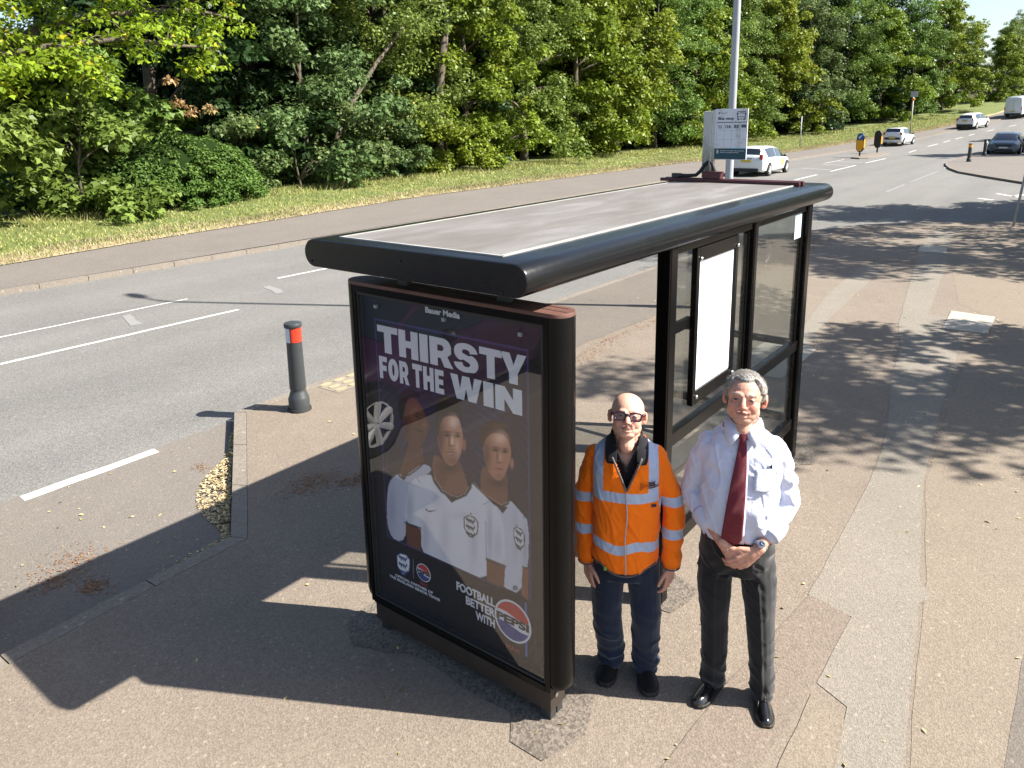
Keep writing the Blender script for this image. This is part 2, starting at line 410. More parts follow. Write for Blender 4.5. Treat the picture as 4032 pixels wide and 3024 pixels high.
patch('footpath_strip', [(19.91, .9), (16.67, .6), (13.6, .24), (9.83, -.1), (9.83, -.36), (8.95, -.45), (8.98, -.68), (7.88, -.75), (5.66, -.89), (3.91, -1.03), (2.38, -1.27), (2.24, -1.36), (2.13, -1.31), (1.06, -1.44), (.3, -1.54), (-2, -1.9), (-2, -1.62), (.57, -1.22), (.98, -1.18), (1.06, -1.0), (1.74, -1.01), (1.82, -.74), (3.66, -.68), (4.38, -.62), (5.16, -.51), (6.41, -.28), (7.88, -.1), (8.9, .13), (11.78, .52), (16.12, 1.09), (19.67, 1.34)], 1, MT['strip'], .012, 5)
patch('footpath_red_patch', [(1.82, -.742), (1.74, -1.006), (1.06, -.99), (.72, -.98), (.36, -.93), (-.6, -.78), (-.55, -.55), (.7, -.62)], 1.4, MT['redstrip'], .018, 7)
patch('footpath_tan_patch', [(.97, -1.005), (.93, -1.18), (.57, -1.23), (-.4, -1.38), (-1.2, -1.5), (-1.2, -1.18), (-.2, -1.04)], 1.4, MT['tan'], .018, 8)
patch('footpath_tan_side', [(19, .4), (13.6, .1), (10.9, -.35), (9.9, -1.0), (8.98, -.97), (7.9, -.86), (5.66, -.95), (3.9, -1.05), (2.4, -1.3), (1.06, -1.46), (-2, -1.93), (-2, -2.3), (.3, -1.9), (1.04, -1.86), (1.89, -1.87), (4, -1.9), (12, -3.5), (20, -5), (22, -2)], 0.55, MT['tan'], .012, 9)
patch('footpath_edge_strip', [(1.89, -1.86), (1.04, -1.85), (-1, -1.9), (-1, -2.4), (1.2, -2.2), (3, -2.1), (5, -1.95)], 1, MT['pathdark'], .012, 10)
patch('footpath_trench', [(13.22, 1.63), (13.75, 1.26), (10.04, 1.09), (8.21, 1.0), (6.2, .72), (6.1, .95), (8.15, 1.22), (10.4, 1.5)], 1, MT['strip'], .012, 11)
patch('footpath_service_cover', [(16.54, 1.15), (16.52, .6), (15.69, .52), (15.64, 1.06)], 2.4, MT['conc'], .0, 12)
patch('footpath_tar_patch', [(.24, .05), (.3, -.1), (.06, -.2), (-.2, -.12), (-.2, .05), (-.06, .2), (-.05, .9), (-.22, 1.22), (-.1, 1.4), (.2, 1.42), (.26, 1.3), (.22, .4)], 1.3, MT['rubble'], .07, 13)
patch('footpath_post_patch', [(1.55, .12), (1.45, -.14), (1.15, -.12), (1.1, .15)], 1.3, MT['rubble'], .06, 14)
patch('footpath_rear_patch', [(4.1, .15), (4.05, -.15), (3.7, -.2), (3.55, -.05), (3.6, .15)], 1.3, MT['rubble'], .05, 15)
patch('bay_surface', [(-60, 2.86), (-1.46, 2.83), (.04, 2.9), (1.47, 5.07), (-60, 5.0)][::1], 0, MT['bay'], 0, 16).location.z = ROADZ + .004
def cover(name, poly, m, label, grp=None):
    mb = MB(); mb.prism(poly if sum((x1 - x0) * (y1 + y0) for (x0, y0), (x1, y1) in zip(poly, poly[1:] + poly[:1])) < 0 else poly[::-1], -.05, .011); o = mb.build(name, m)
    tag(o, label, 'access cover', grp); return o
cover('access_cover', [(10.24, -.35), (10.19, -.92), (9.12, -.93), (9.08, -.4)], MT['conc'], 'mottled pale concrete access cover set in the open footpath right of the bus shelter')
cover('access_cover', [(7.15, .74), (5.74, .73), (5.72, 1.15), (6.2, 1.42), (7.14, 1.38)], MT['conc'], 'large bleached concrete access cover seen through the lower glass of the shelter back wall')

# painted markings
def mark(name, poly, m, seed=0, z=ROADZ + .005, amp=.012):
    o = slab(name, wob(poly, amp, .1, seed), 0, m); xm = sum(q[0] for q in poly) / len(poly)
    for v in o.data.vertices: v.co.z = terfar(v.co.x) + z
    return o
def dash(x0, x1, yf, w=.1, m='white', seed=0):
    mark('road_marking', [(x0, yf(x0) - w / 2), (x1, yf(x1) - w / 2), (x1, yf(x1) + w / 2), (x0, yf(x0) + w / 2)], MT[m], seed)
# hatched centre of the main road near the shelter
dash(-3.0, 4.36, lambda x: 9.38, .085, 'white', 1)
dash(6.8, 9.5, lambda x: 9.33, .11, 'white', 2)
dash(12, 17, lambda x: 9.4, .11, 'white', 2)
dash(-4, 4.3, lambda x: 10.88, .06, 'white', 3)
dash(6.35, 12, lambda x: 11.05, .09, 'white', 4)
for i, x in enumerate((-1.6, 2.9, 5.6, 8.8)):
    mark('road_marking', [(x - .14, 9.85), (x + .04, 9.85), (x + .25, 10.6), (x + .1, 10.6)], MT['faint'], 40 + i, amp=.04)
for i in range(7):
    dash(-.55 - i * 2.2, .62 - i * 2.2, lambda x: 5.0, .12, 'white', 50 + i)
for i, (a, b) in enumerate(((34.8, 38.7), (41.4, 47.3), (49.9, 55.8))): dash(a, b, lambda x: CD(x) - .05, .13, 'white', 60 + i)
for i, (a, b) in enumerate(((48.8, 53.5), (36, 41))): dash(a, b, lambda x: 12.2, .1, 'white', 65 + i)
for i, (x, a) in enumerate(((42.4, 0), (46.5, 0), (49.8, 0))): mark('road_marking', [(x, 10.2), (x + .5, 10.2), (x + 1.3, 12.0), (x + .8, 12.0)], MT['faint'], 70 + i)
for i, (a, b) in enumerate(((64, 67), (72, 75.5), (77.5, 80), (82, 84.3), (86.5, 88.5), (92, 94), (98, 100), (105, 107), (112, 114), (120, 122))): dash(a, b, lambda x: CD(x), .13, 'white', 80 + i)
for i, (a, b, c, d) in enumerate(((31.6, 1.1, 30.4, .28), (30.6, .5, 31.7, .25), (29.4, 1.45, 29.0, .95), (48, 5.1, 46.4, 5.0), (44, 4.95, 36, 4.85), (34.5, 4.83, 30.5, 4.75))):
    v = Vector((c - a, d - b)); n = Vector((-v.y, v.x)).normalized() * (.09 if i < 4 else .05)
    mark('road_marking', [(a - n.x, b - n.y), (c - n.x, d - n.y), (c + n.x, d + n.y), (a + n.x, b + n.y)], MT['white' if i < 4 else 'faint'], 90 + i, amp=.04)

# the corner across the side road (wedge footpath with bollards) and the centre island
ISL = [(62, -.2), (62, 5.5), (54.5, 5.75), (50.5, 5.6), (47.8, 5.2), (45, 4.6), (42.5, 3.85), (39.5, 2.3), (36.5, .6), (33.6, -1.4), (31, -6), (30.5, -40), (62, -40)]
kerbline([(x, y) for x, y in ISL[1:-1]][::-1], 'corner_kerb', MT['kerb'])
slab('corner_footpath', [(62, -40)] + [(62, 5.4)] + inset(ISL[2:-2][::-1], .13)[::-1] + [(30.7, -40)], 0, MT['farpath'])
ci = [(54.2, 11.4), (54.9, 10.95), (58, 10.85), (61.5, 10.95), (63.6, 11.6), (62.5, 12.3), (58, 12.35), (54.8, 12.1)]
mb = MB(); mb.prism([(x, y) for x, y in ci], ROADZ - .02, ROADZ + .11); o = mb.build('centre_island', MT['kerbfar'], bevel=.03); o['kind'] = 'structure'

# tactile slab by the kerb and the scattered litter of seeds, blossom and leaves
slab('tactile_paving', wob([(2.5, 4.58), (4.2, 4.58), (4.2, 4.99), (2.5, 4.99)], .008, .1, 3), .004, paint('tactile slab', (.2, .17, .13), .85, .15, 8))
mb = MB()
for r_ in range(3):
    for k in range(9):
        x = 2.6 + k * .2 + .02 * (r_ % 2); y = 4.655 + r_ * .132; P_ = [(x + .075 * math.copysign(abs(math.cos(a)) ** .7, math.cos(a)), y + .034 * math.sin(a)) for a in [2 * math.pi * i / 16 for i in range(16)]]
        mb.prism(P_, .003, .0115)
mb.build('tactile_lozenges', paint('buff tactile paint', (.3, .25, .15), .8, .25, 12))['kind'] = 'structure'
def flakes(name, pts, size, cols, label, z0=.004, kind='stuff', curl=.6):
    g = np.random.default_rng(len(pts)); pts = np.array(pts); k = len(pts); an = g.uniform(0, 6.28, k); s_ = size * g.uniform(.5, 1.5, k); w = s_ * g.uniform(.3, .6, k)
    t1 = np.stack([np.cos(an), np.sin(an), g.normal(size=k) * .25], 1); t2 = np.stack([-np.sin(an), np.cos(an), g.normal(size=k) * .35], 1); up = np.array([0, 0, 1.0]); c = pts + up * (.003 + s_[:, None] * .12)
    V = np.stack([c - t1 * s_[:, None], c - t2 * w[:, None] + up * s_[:, None] * .2 * curl, c + t1 * s_[:, None], c + t2 * w[:, None] + up * s_[:, None] * .25 * curl], 1).reshape(-1, 3)
    t = NT(name + ' tones'); t.col(t.ramp(t.attr('tone').outputs['Fac'], [(i / max(1, len(cols) - 1), c_) for i, c_ in enumerate(cols)])).rough(.85)
    V[:, 2] = np.maximum(V[:, 2], np.repeat(pts[:, 2], 4) + .001)
    me = bpy.data.meshes.new(name); me.from_pydata(V.tolist(), [], np.arange(k * 4).reshape(k, 4).tolist()); me.materials.append(t.m); a = me.attributes.new('tone', 'FLOAT', 'POINT'); a.data.foreach_set('value', np.repeat(g.random(k), 4).astype(np.float32)); o = bpy.data.objects.new(name, me); link(o); return tag(o, label, 'leaf litter', kind=kind)
g_l = random.Random(8); pts = []
E1, E2 = Vector((.05, 2.87)), Vector((1.49, 5.05)); dn = (E2 - E1).normalized(); nn = Vector((-dn.y, dn.x))
for i in range(2600):   # drift of pale seed wings against the kerb face
    u = g_l.random(); w = (.22 * max(0, math.sin(math.pi * min(1, max(0, (u - .12) / .62)))) + .05) if u < .78 else .02; v = g_l.random() ** 1.6 * w; q = E1 + (E2 - E1) * u * .86 + nn * (.015 + v); pts.append((q.x, q.y, ROADZ + .004 + .05 * (1 - v / (w + .01)) * (w > .1) * g_l.random()))
for i in range(900):
    u = g_l.random() ** 1.5; v = abs(g_l.gauss(0, .045)) * (1.2 - u) + .01; pts.append((.03 - u * 1.15, 2.885 + v + .02 * (u < .3), ROADZ + .006 + .01 * g_l.random()))
flakes('seed_drift', pts, .016, [(.16, .12, .05), (.42, .33, .17), (.55, .46, .28), (.3, .2, .09)], 'drift of pale yellow seed wings lying against the angled bay kerb')
def cluster(c, rx, ry, n, z, gg): return [(c[0] + gg.gauss(0, rx), c[1] + gg.gauss(0, ry), z + .001) for _ in range(n)]
pts = []
for c, rx, ry, n, z in (((-.72, 3.62), .13, .13, 300, ROADZ + .004), ((-.9, 3.48), .08, .06, 200, ROADZ + .004), ((-.78, 3.2), .05, .06, 200, ROADZ + .004), ((.65, 4.3), .04, .04, 70, ROADZ + .004), ((.95, 3.05), .16, .09, 500, 0), ((1.2, 2.8), .1, .06, 300, 0), ((5.3, 3.0), .3, .1, 350, .004), ((6.0, 3.15), .35, .06, 300, .004), ((7.2, 3.1), .4, .08, 300, .004), ((9.4, 3.1), .8, .1, 500, .004), ((11.5, 3.15), 1.0, .12, 900, .004), ((13.8, 3.1), 1.0, .12, 900, .004), ((16, 3.2), 1.0, .16, 900, .004), ((18.2, 2.8), .8, .3, 900, .004), ((19.9, 1.6), .6, .5, 700, .004), ((13.9, 1.5), .3, .2, 160, .004), ((14, .9), .3, .12, 160, .004), ((19.5, .1), .9, .5, 500, .004), ((21.2, -.6), .5, .5, 400, .004)): pts += cluster(c, rx, ry, n, z, g_l)
flakes('rusty_blossom', pts, .009, [(.12, .055, .025), (.22, .1, .04), (.28, .15, .06), (.16, .075, .035)], 'rust-orange fallen blossom scattered in patches over the footpath and bay')
pts = [(g_l.uniform(-2, 22), g_l.uniform(-2, 4.9), .003) for _ in range(750)]; pts = [q for q in pts if not (q[0] < 1.6 and q[1] > 2.8)] + [(g_l.uniform(13, 27), g_l.uniform(-1, 6), .003 if 1 else 0) for _ in range(500)]; pts = [(x, y, z if y < 3.6 and x < 20 else ROADZ + .004) if not (x < 20 and y < 5) else (x, y, z) for x, y, z in pts] + [(g_l.uniform(-2, 1), g_l.uniform(3, 5), ROADZ + .005) for _ in range(60)]
flakes('scattered_leaves', pts, .015, [(.12, .09, .04), (.45, .38, .16), (.3, .24, .1), (.5, .45, .25)], 'single dry leaves and seeds scattered over the footpath')
# ---------------------------------------------------------------- the bus shelter
shelter = tag(empty('bus_shelter', (0, 0, 0)), 'black bus shelter with flat grey roof, glass back wall and near-end poster case', 'bus shelter')
RX0, RX1, RY0, RY1, RZ0, RZ1 = -.255, 4.13, -.10, 1.315, 2.232, 2.376
def roof_ring(x, k=1.0, dz=0):
    rr = (RZ1 - RZ0) / 2; cz = (RZ0 + RZ1) / 2; out = []
    for cy, s0 in ((RY0 + rr, math.pi * 1.5), (RY1 - rr, math.pi * .5)):
        for i in range(13):
            a = s0 - math.pi * i / 12 if cy < .5 else s0 - math.pi * i / 12
            out.append((cy, a, i))
    pts = []
    for cy, a, i in out:
        pts.append(Vector((x, cy + rr * k * math.cos(a), cz + rr * k * math.sin(a))))
    return pts
mb = MB(); mb.loft([roof_ring(RX0, .93), roof_ring(RX0 + .003, .97), roof_ring(RX0 + .010, 1)] + [roof_ring(x) for x in fr(RX0 + .3, RX1 - .3, .5)] + [roof_ring(RX1 - .01, 1), roof_ring(RX1, .93)])
roof = mb.build('roof', MT['roofblack'], shelter, auto=35)
# dusty deck with its white sealant border
t = NT('dusty roof deck'); mp = t.n('ShaderNodeMapping'); mp.inputs['Scale'].default_value = (.45, 1.5, 1); t.l(t.tc.outputs['Object'], mp.inputs[0])
n1 = t.noise(3.2, 7, .62, mp.outputs[0], .4); n2 = t.noise(90, 4, .7)
c_ = t.ramp(n1, [(.25, (.095, .083, .073)), (.5, (.15, .138, .125)), (.68, (.215, .208, .203)), (.85, (.15, .135, .12))])
t.col(t.mix(t.math('MULTIPLY', n2, .45), c_, (.11, .1, .09))).rough(.75); t.bump(n2, .001); MT['deck'] = t.m
MT['sealant'] = paint('white sealant bead', (.33, .32, .30), .6, .3, 25, bump=.001, bscale=60)
mb = MB(); mb.span(-.14, 3.705, .125, 1.14, RZ1 - .01, RZ1 + .0035); mb.build('roof_deck', MT['deck'], shelter)
def wavybar(mb, a, b, w, z0, z1, seed):
    a = Vector(a); b = Vector(b); n = max(2, int((b - a).length / .05)); d = (b - a).normalized(); nn = Vector((-d.y, d.x)); L = []; Q = []
    for i in range(n + 1):
        p_ = a.lerp(b, i / n); k = w * (.5 + .35 * noise.noise((p_.x * 9, p_.y * 9, seed)))
        L.append(p_ + nn * k); Q.append(p_ - nn * k)
    V = [(q.x, q.y, z0) for q in L + Q] + [(q.x, q.y, z1) for q in L + Q]; m = n + 1; F = []
    for i in range(n): F += [(2 * m + i, 3 * m + i, 3 * m + i + 1, 2 * m + i + 1), (i, i + 1, 2 * m + i + 1, 2 * m + i), (m + i + 1, m + i, 3 * m + i, 3 * m + i + 1)]
    mb.add(V, F)
mb = MB()
wavybar(mb, (-.15, .113), (3.70, .113), .014, RZ1 - .004, RZ1 + .0075, 1); wavybar(mb, (-.15, 1.15), (3.70, 1.15), .007, RZ1 - .004, RZ1 + .0065, 2)
wavybar(mb, (-.151, .105), (-.151, 1.155), .014, RZ1 - .004, RZ1 + .007, 3)
mb.build('roof_sealant', MT['sealant'], shelter)
for y, z in ((.03, 2.25), (.62, 2.325), (1.26, 2.262)):
    mb = MB(); mb.lathe([(.005, -.003), (.005, .001), (.002, .002)], (RX0 - .003, y, z), 10, 'x'); mb.build('roof_screw', MT['rubber'], shelter)
for y in (.265, .925):
    mb = MB(); mb.span(.045, .085, y - .035, y + .035, 2.12, 2.2345); mb.build('roof_bracket', MT['darkmetal'], shelter)

# advert case at the near end
case = tag(empty('advert_case', (0, 0, 0)), None); case.parent = shelter
def case_ring(z, k=1.0):
    pts = []; r_ = .08 * k; x0, x1 = -.02 + (1 - k) * .09, .14 - (1 - k) * .09
    cx = (x0 + x1) / 2; hx = (x1 - x0) / 2
    for i in range(17):
        a = math.pi + math.pi * i / 16; pts.append(Vector((cx + hx * math.cos(a), -.036 + .075 * k * math.sin(a), z)))
    for i in range(17):
        a = math.pi * i / 16; pts.append(Vector((cx + hx * math.cos(a), 1.247 + .075 * k * math.sin(a), z)))
    return pts
# sides as rounded covers, front as a door frame around the glass
def end_cover(y0, sgn):
    rings = []
    for z, k in ((.2, .7), (.215, .88), (.25, .98), (.3, 1), (1.2, 1), (2.095, 1), (2.105, .97)):
        ring = []
        for i in range(15):
            a = math.pi * i / 14; ring.append(Vector((.06 - .08 * k * math.cos(a), y0 + sgn * .075 * k * math.sin(a), z)))
        if sgn < 0: ring = ring[::-1]
        rings.append(ring)
    return rings
for y0, sg in ((-.037, -1), (1.248, 1)):
    mb = MB(); mb.loft(end_cover(y0, sg)); mb.build('end_cover', MT['black'], case, auto=40)
mb = MB()
mb.span(-.02, .03, -.034, -.004, .19, 2.1); mb.span(-.02, .03, 1.223, 1.245, .19, 2.1)
mb.span(-.021, .03, -.004, 1.223, 2.062, 2.1); mb.span(-.021, .03, -.004, 1.223, .185, .22)
mb.span(.029, .139, -.035, 1.246, .185, 2.1)
o = mb.build('door_frame', MT['black'], case, bevel=.003)
mb = MB()  # inner gasket
for a in ((-.012, .02, 0, .008, .222, 2.06), (-.012, .02, 1.212, 1.22, .222, 2.06), (-.012, .02, .008, 1.212, 2.048, 2.06), (-.012, .02, .008, 1.212, .222, .236)): mb.span(*a)
mb.build('gasket', MT['rubber'], case)
# faded lid
t = NT('sun faded maroon lid'); n1 = t.noise(5, 6, .7); n2 = t.noise(34, 5, .7)
t.col(t.mix(t.math('MULTIPLY', n2, .5), t.ramp(n1, [(.3, (.075, .03, .022)), (.55, (.14, .06, .045)), (.75, (.09, .05, .033))]), (.07, .035, .025))).rough(.65); t.bump(n2, .0015); MT['lid'] = t.m
mb = MB(); mb.loft([case_ring(2.1, 1.0), case_ring(2.113, 1.0), case_ring(2.118, .97)]); mb.build('lid', MT['lid'], case, auto=40)
mb = MB(); mb.span(.045, .05, -.09, 1.3, 2.1165, 2.1195); mb.span(.10, .105, -.06, 1.27, 2.1165, 2.1195); mb.build('lid_seam', MT['darkmetal'], case)
# plinth
MT['plinth'] = paint('worn brown black plinth', (.03, .022, .017), .55, .5, 8, bump=.001)
mb = MB(); mb.span(.0, .128, -.023, 1.235, .06, .186); mb.build('plinth', MT['plinth'], case, bevel=.003)
for a_ in ((.012, .062, -.014, .05), (.072, .12, -.014, .05), (.012, .12, 1.15, 1.205)):
    mb = MB(); mb.span(*a_, -.02, .06); mb.build('foot', MT['darkmetal'], case, bevel=.002)
mb = MB(); mb.lathe([(.014, 0), (.014, -.004), (.006, -.007)], (.05, -.024, .135), 14, 'y'); mb.build('bolt', MT['steel'], case)

# the printed poster: colour painted on a fine grid (print, not light)
HA = np.array([[-0.0006859529429285338, 4.533004142709217e-06, 1.3178749053723433], [0.00036947442263860896, -0.0006650438456340143, 2.1390042894937413], [0.0001287775709622299, -3.958854792689125e-05, 1.0]])
HB = np.array([[-0.0011167331815610828, 7.379742575994581e-06, 1.2982597082525669], [0.0006015053244566502, -0.0010826931165885218, 1.2255371078149289], [0.00020965022166150426, -6.445025935877474e-05, 1.0]])
PST = .0036
gy = np.arange(0.004, 1.218, PST); gz = np.arange(.23, 2.052, PST); NY, NZ = len(gy), len(gz)
GY, GZ = np.meshgrid(gy, gz, indexing='ij')
def inv(H):
    q = np.linalg.inv(H) @ np.stack([GY.ravel(), GZ.ravel(), np.ones(GY.size)]); return (q[0] / q[2]).reshape(GY.shape), (q[1] / q[2]).reshape(GY.shape)
BX, BY = inv(HB)
def lc(h): return np.array(lin(h))
C = np.zeros((NY, NZ, 3))
def inpoly(poly, X=None, Y=None):
    X = BX if X is None else X; Y = BY if Y is None else Y
    r_ = np.zeros(X.shape, bool); n = len(poly)
    for i in range(n):
        x0, y0 = poly[i]; x1, y1 = poly[(i + 1) % n]
        if y0 == y1: continue
        c = ((y0 > Y) != (y1 > Y)) & (X < (x1 - x0) * (Y - y0) / (y1 - y0) + x0); r_ ^= c
    return r_
def smoothpoly(poly, n=3):
    for _ in range(n):
        out = []
        for i in range(len(poly)):
            a = poly[i]; b = poly[(i + 1) % len(poly)]
            out += [(a[0] * .75 + b[0] * .25, a[1] * .75 + b[1] * .25), (a[0] * .25 + b[0] * .75, a[1] * .25 + b[1] * .75)]
        poly = out
    return poly
def blur(M, k):
    M = M.astype(float)
    for _ in range(k):
        P_ = np.pad(M, 1, mode='edge'); M = (P_[1:-1, 1:-1] * 4 + P_[:-2, 1:-1] + P_[2:, 1:-1] + P_[1:-1, :-2] + P_[1:-1, 2:]) / 8
    return M
def fill(poly, col, a=1.0, b=1, sm=2, clip=None):
    M = blur(inpoly(smoothpoly(poly, sm) if sm else poly), b) * a
    if clip is not None: M = M * clip
    C[:] = C * (1 - M[..., None]) + (lc(col) if isinstance(col, str) else col) * M[..., None]; return M
def dot(x, y, rx, ry, col, a=1.0, ang=0, clip=None, p_=2):
    c, s = math.cos(ang), math.sin(ang); dx = (BX - x); dy = (BY - y); u = (dx * c + dy * s) / rx; v = (-dx * s + dy * c) / ry
    M = np.exp(-(u * u + v * v) ** (p_ / 2)) * a
    if clip is not None: M = M * clip
    C[:] = C * (1 - M[..., None]) + lc(col) * M[..., None]
def stroke(P_, w, col, a=1.0, clip=None):
    D = np.full(BX.shape, 1e9)
    for (x0, y0), (x1, y1) in zip(P_, P_[1:]):
        dx, dy = x1 - x0, y1 - y0; t_ = np.clip(((BX - x0) * dx + (BY - y0) * dy) / (dx * dx + dy * dy + 1e-9), 0, 1)
        D = np.minimum(D, np.hypot(BX - x0 - t_ * dx, BY - y0 - t_ * dy))
    M = np.clip(1.5 - D / w, 0, 1) * a
    if clip is not None: M = M * clip
    C[:] = C * (1 - M[..., None]) + lc(col) * M[..., None]
# ground colours of the print
C[:] = lc('17141f')
C[:] = C + (lc('33204a') - C) * np.clip((GZ - 1.1) / 1.2, 0, 1)[..., None] * .55
C[:] = C + (lc('0f1524') - C) * np.clip((.75 - GZ) / .4, 0, 1)[..., None] * .7
fr_in = ((GY < 1.125) & (GY > .115) & (GZ < 1.915) & (GZ > .622)).astype(float)
ring = np.sin(np.hypot((GY - .55) * 1.0, (GZ - 1.0)) * 150); mid = fr_in * (GZ < 1.6) * (ring > .55) * np.clip((np.sin(GY * 23) * .5 + .6), 0, 1)
C += (lc('3b3458') * .55) * (np.exp(-((GY - .62) / .42) ** 2 - ((GZ - 1.33) / .28) ** 2) * fr_in)[..., None]
C += (lc('4a4a86') * .6) * (blur(mid, 1) * .7)[..., None]
dots = fr_in * ((np.sin(GY * 330) * np.sin(GZ * 330)) > .3) * (np.sin(GY * 9 + 2) * np.sin(GZ * 7 + 1) > .2) * (GZ < 1.55)
C += (lc('3c3c66') * .4) * (blur(dots, 1) * .6)[..., None]
# three footballers in white shirts, generic faces
SK1, SK2, SK3 = '6f4636', 'b98a74', 'b88771'
sh1 = fill([(160, 330), (215, 265), (300, 250), (395, 190), (455, 250), (300, 310), (275, 420), (285, 700), (160, 655)], 'b9bcc8')
dot(190, 470, 30, 160, '8a8ea2', .45, clip=sh1)
fill([(235, 255), (275, 150), (300, 60), (365, 60), (380, 130), (398, 188), (330, 235), (260, 290)], '6a4334')
f1 = fill([(268, -230), (330, -215), (380, -150), (400, -90), (425, -50), (420, -15), (400, 40), (385, 80), (330, 110), (280, 70), (255, -60)], SK1, b=2)
fill([(225, -160), (245, -250), (300, -275), (350, -250), (375, -200), (330, -215), (290, -205), (270, -150), (262, -70), (235, -80)], '0d0b0d', b=2)
dot(330, -120, 40, 50, 'a2705a', .5, clip=f1); dot(345, -95, 20, 8, '1b100d', .85, .5, clip=f1); dot(392, -40, 12, 14, '9a6a55', .7, clip=f1); dot(365, -5, 26, 7, '2c1613', .8, .4, clip=f1); dot(280, 0, 26, 90, '3a2119', .6, clip=f1); dot(352, -112, 26, 5, '120b0a', .8, .5, clip=f1)
stroke([(222, 250), (245, 285), (300, 270), (360, 225), (395, 190)], 5, '2a2430', .9); fill([(240, 280), (262, 305), (285, 285)], '2a2630', sm=0)
# right-hand player
sh3 = fill([(690, 312), (705, 330), (800, 440), (880, 490), (915, 412), (1000, 510), (1042, 560), (1042, 850), (1005, 845), (997, 1015), (880, 970), (700, 800), (690, 500)], 'c4c6cf', sm=1)
fill([(755, 180), (830, 310), (880, 310), (905, 240), (912, 400), (912, 440), (880, 475), (830, 440), (765, 400), (735, 350)], '835c4b', b=2); dot(850, 315, 60, 36, '46302a', .8, clip=blur(inpoly([(755, 180), (830, 310), (905, 240), (912, 440), (880, 475), (735, 350)]), 2))
f3 = fill([(758, 20), (800, -30), (870, -30), (925, 25), (932, 110), (932, 170), (905, 250), (872, 310), (832, 303), (785, 245), (757, 130)], SK3, b=2)
fill([(735, 40), (745, -20), (780, -62), (850, -72), (915, -30), (942, 40), (946, 130), (930, 110), (918, 55), (880, 18), (830, 8), (788, 26), (768, 60), (760, 110)], '4a2f20', b=1)
dot(860, -35, 50, 14, '7d5a42', .5)
dot(868, 40, 45, 40, 'ecc9b4', .75, clip=f3); dot(778, 150, 30, 110, '5d3e31', .7, clip=f3); dot(835, 112, 24, 11, '5a3a2e', .8, .1, clip=f3); dot(895, 122, 18, 11, '5a3a2e', .8, .1, clip=f3); dot(848, 160, 7, 34, '6b4638', .65, clip=f3); dot(835, 118, 17, 6, '33201a', .9, .12, clip=f3); dot(895, 128, 14, 6, '33201a', .9, .12, clip=f3); dot(835, 98, 22, 4, '4a3022', .8, .1, clip=f3); dot(897, 108, 17, 4, '4a3022', .8, .15, clip=f3)
dot(866, 165, 11, 28, 'd9b19b', .6, clip=f3); dot(862, 195, 18, 6, '6f4638', .7, .1, clip=f3); dot(858, 233, 27, 5, '7a3f3c', .9, .1, clip=f3); dot(858, 242, 22, 4, 'b5736a', .7, .1, clip=f3); dot(775, 170, 20, 90, '7c5444', .6, clip=f3); dot(860, 285, 40, 22, '8c6352', .5, clip=f3)
dot(938, 200, 12, 34, 'b5836d', 1, p_=4)
stroke([(692, 320), (760, 400), (830, 445), (870, 472), (912, 450), (920, 415)], 6, '2c2832', .95); stroke([(700, 318), (765, 390), (835, 432), (872, 458), (902, 440)], 2.5, 'a98d78', .9); fill([(845, 465), (880, 512), (912, 470)], '2c2a36', sm=0)
a3 = fill([(1003, 848), (1042, 858), (1040, 1055), (997, 1020)], '8a5c4a', sm=0); stroke([(1003, 842), (1042, 852)], 4, '2d2933', .9)
dot(960, 640, 16, 150, '9a9dab', .4, clip=sh3); dot(1020, 720, 16, 120, '8f92a2', .5, clip=sh3); stroke([(1010, 500), (1013, 545)], 2, '55566a', .8)
# central player
sh2 = fill([(300, 300), (440, 258), (455, 310), (500, 370), (560, 402), (600, 414), (650, 390), (678, 350), (684, 316), (700, 335), (800, 430), (860, 500), (892, 600), (897, 845), (780, 795), (782, 932), (600, 850), (440, 782), (372, 745), (374, 605), (270, 565), (272, 450)], 'd2d3da', sm=1)
for x, y, rx, ry, al in ((300, 470, 26, 120, .5), (400, 640, 24, 130, .35), (520, 640, 30, 170, .28), (700, 700, 26, 150, .3), (800, 640, 18, 190, .5), (620, 520, 60, 30, .22), (850, 700, 26, 110, .35), (470, 420, 30, 60, .25)): dot(x, y, rx, ry, '8f93a8', al, clip=sh2)
fill([(455, 130), (520, 195), (565, 220), (612, 175), (632, 245), (660, 320), (665, 355), (610, 402), (540, 385), (480, 330), (448, 270), (440, 200)], '8a6350', b=2)
dot(545, 225, 70, 42, '4a3026', .8, clip=blur(inpoly([(440, 130), (612, 170), (665, 355), (610, 402), (480, 330), (440, 200)]), 2)); dot(500, 270, 34, 90, '6a4739', .7, clip=None if False else blur(inpoly([(440, 130), (612, 170), (665, 355), (610, 402), (480, 330), (440, 200)]), 2))
f2 = fill([(470, -85), (520, -125), (590, -125), (618, -50), (634, 30), (628, 120), (602, 185), (562, 222), (520, 195), (485, 110), (470, 10)], SK2, b=2)
fill([(466, -20), (456, -100), (462, -175), (505, -236), (575, -222), (626, -165), (630, -70), (618, -60), (600, -86), (560, -98), (520, -92), (498, -66), (487, -20), (485, 35), (468, 25)], '2b1f19', b=1)
dot(550, -195, 50, 16, '5a4536', .55); dot(540, -160, 70, 12, '241a15', .5)
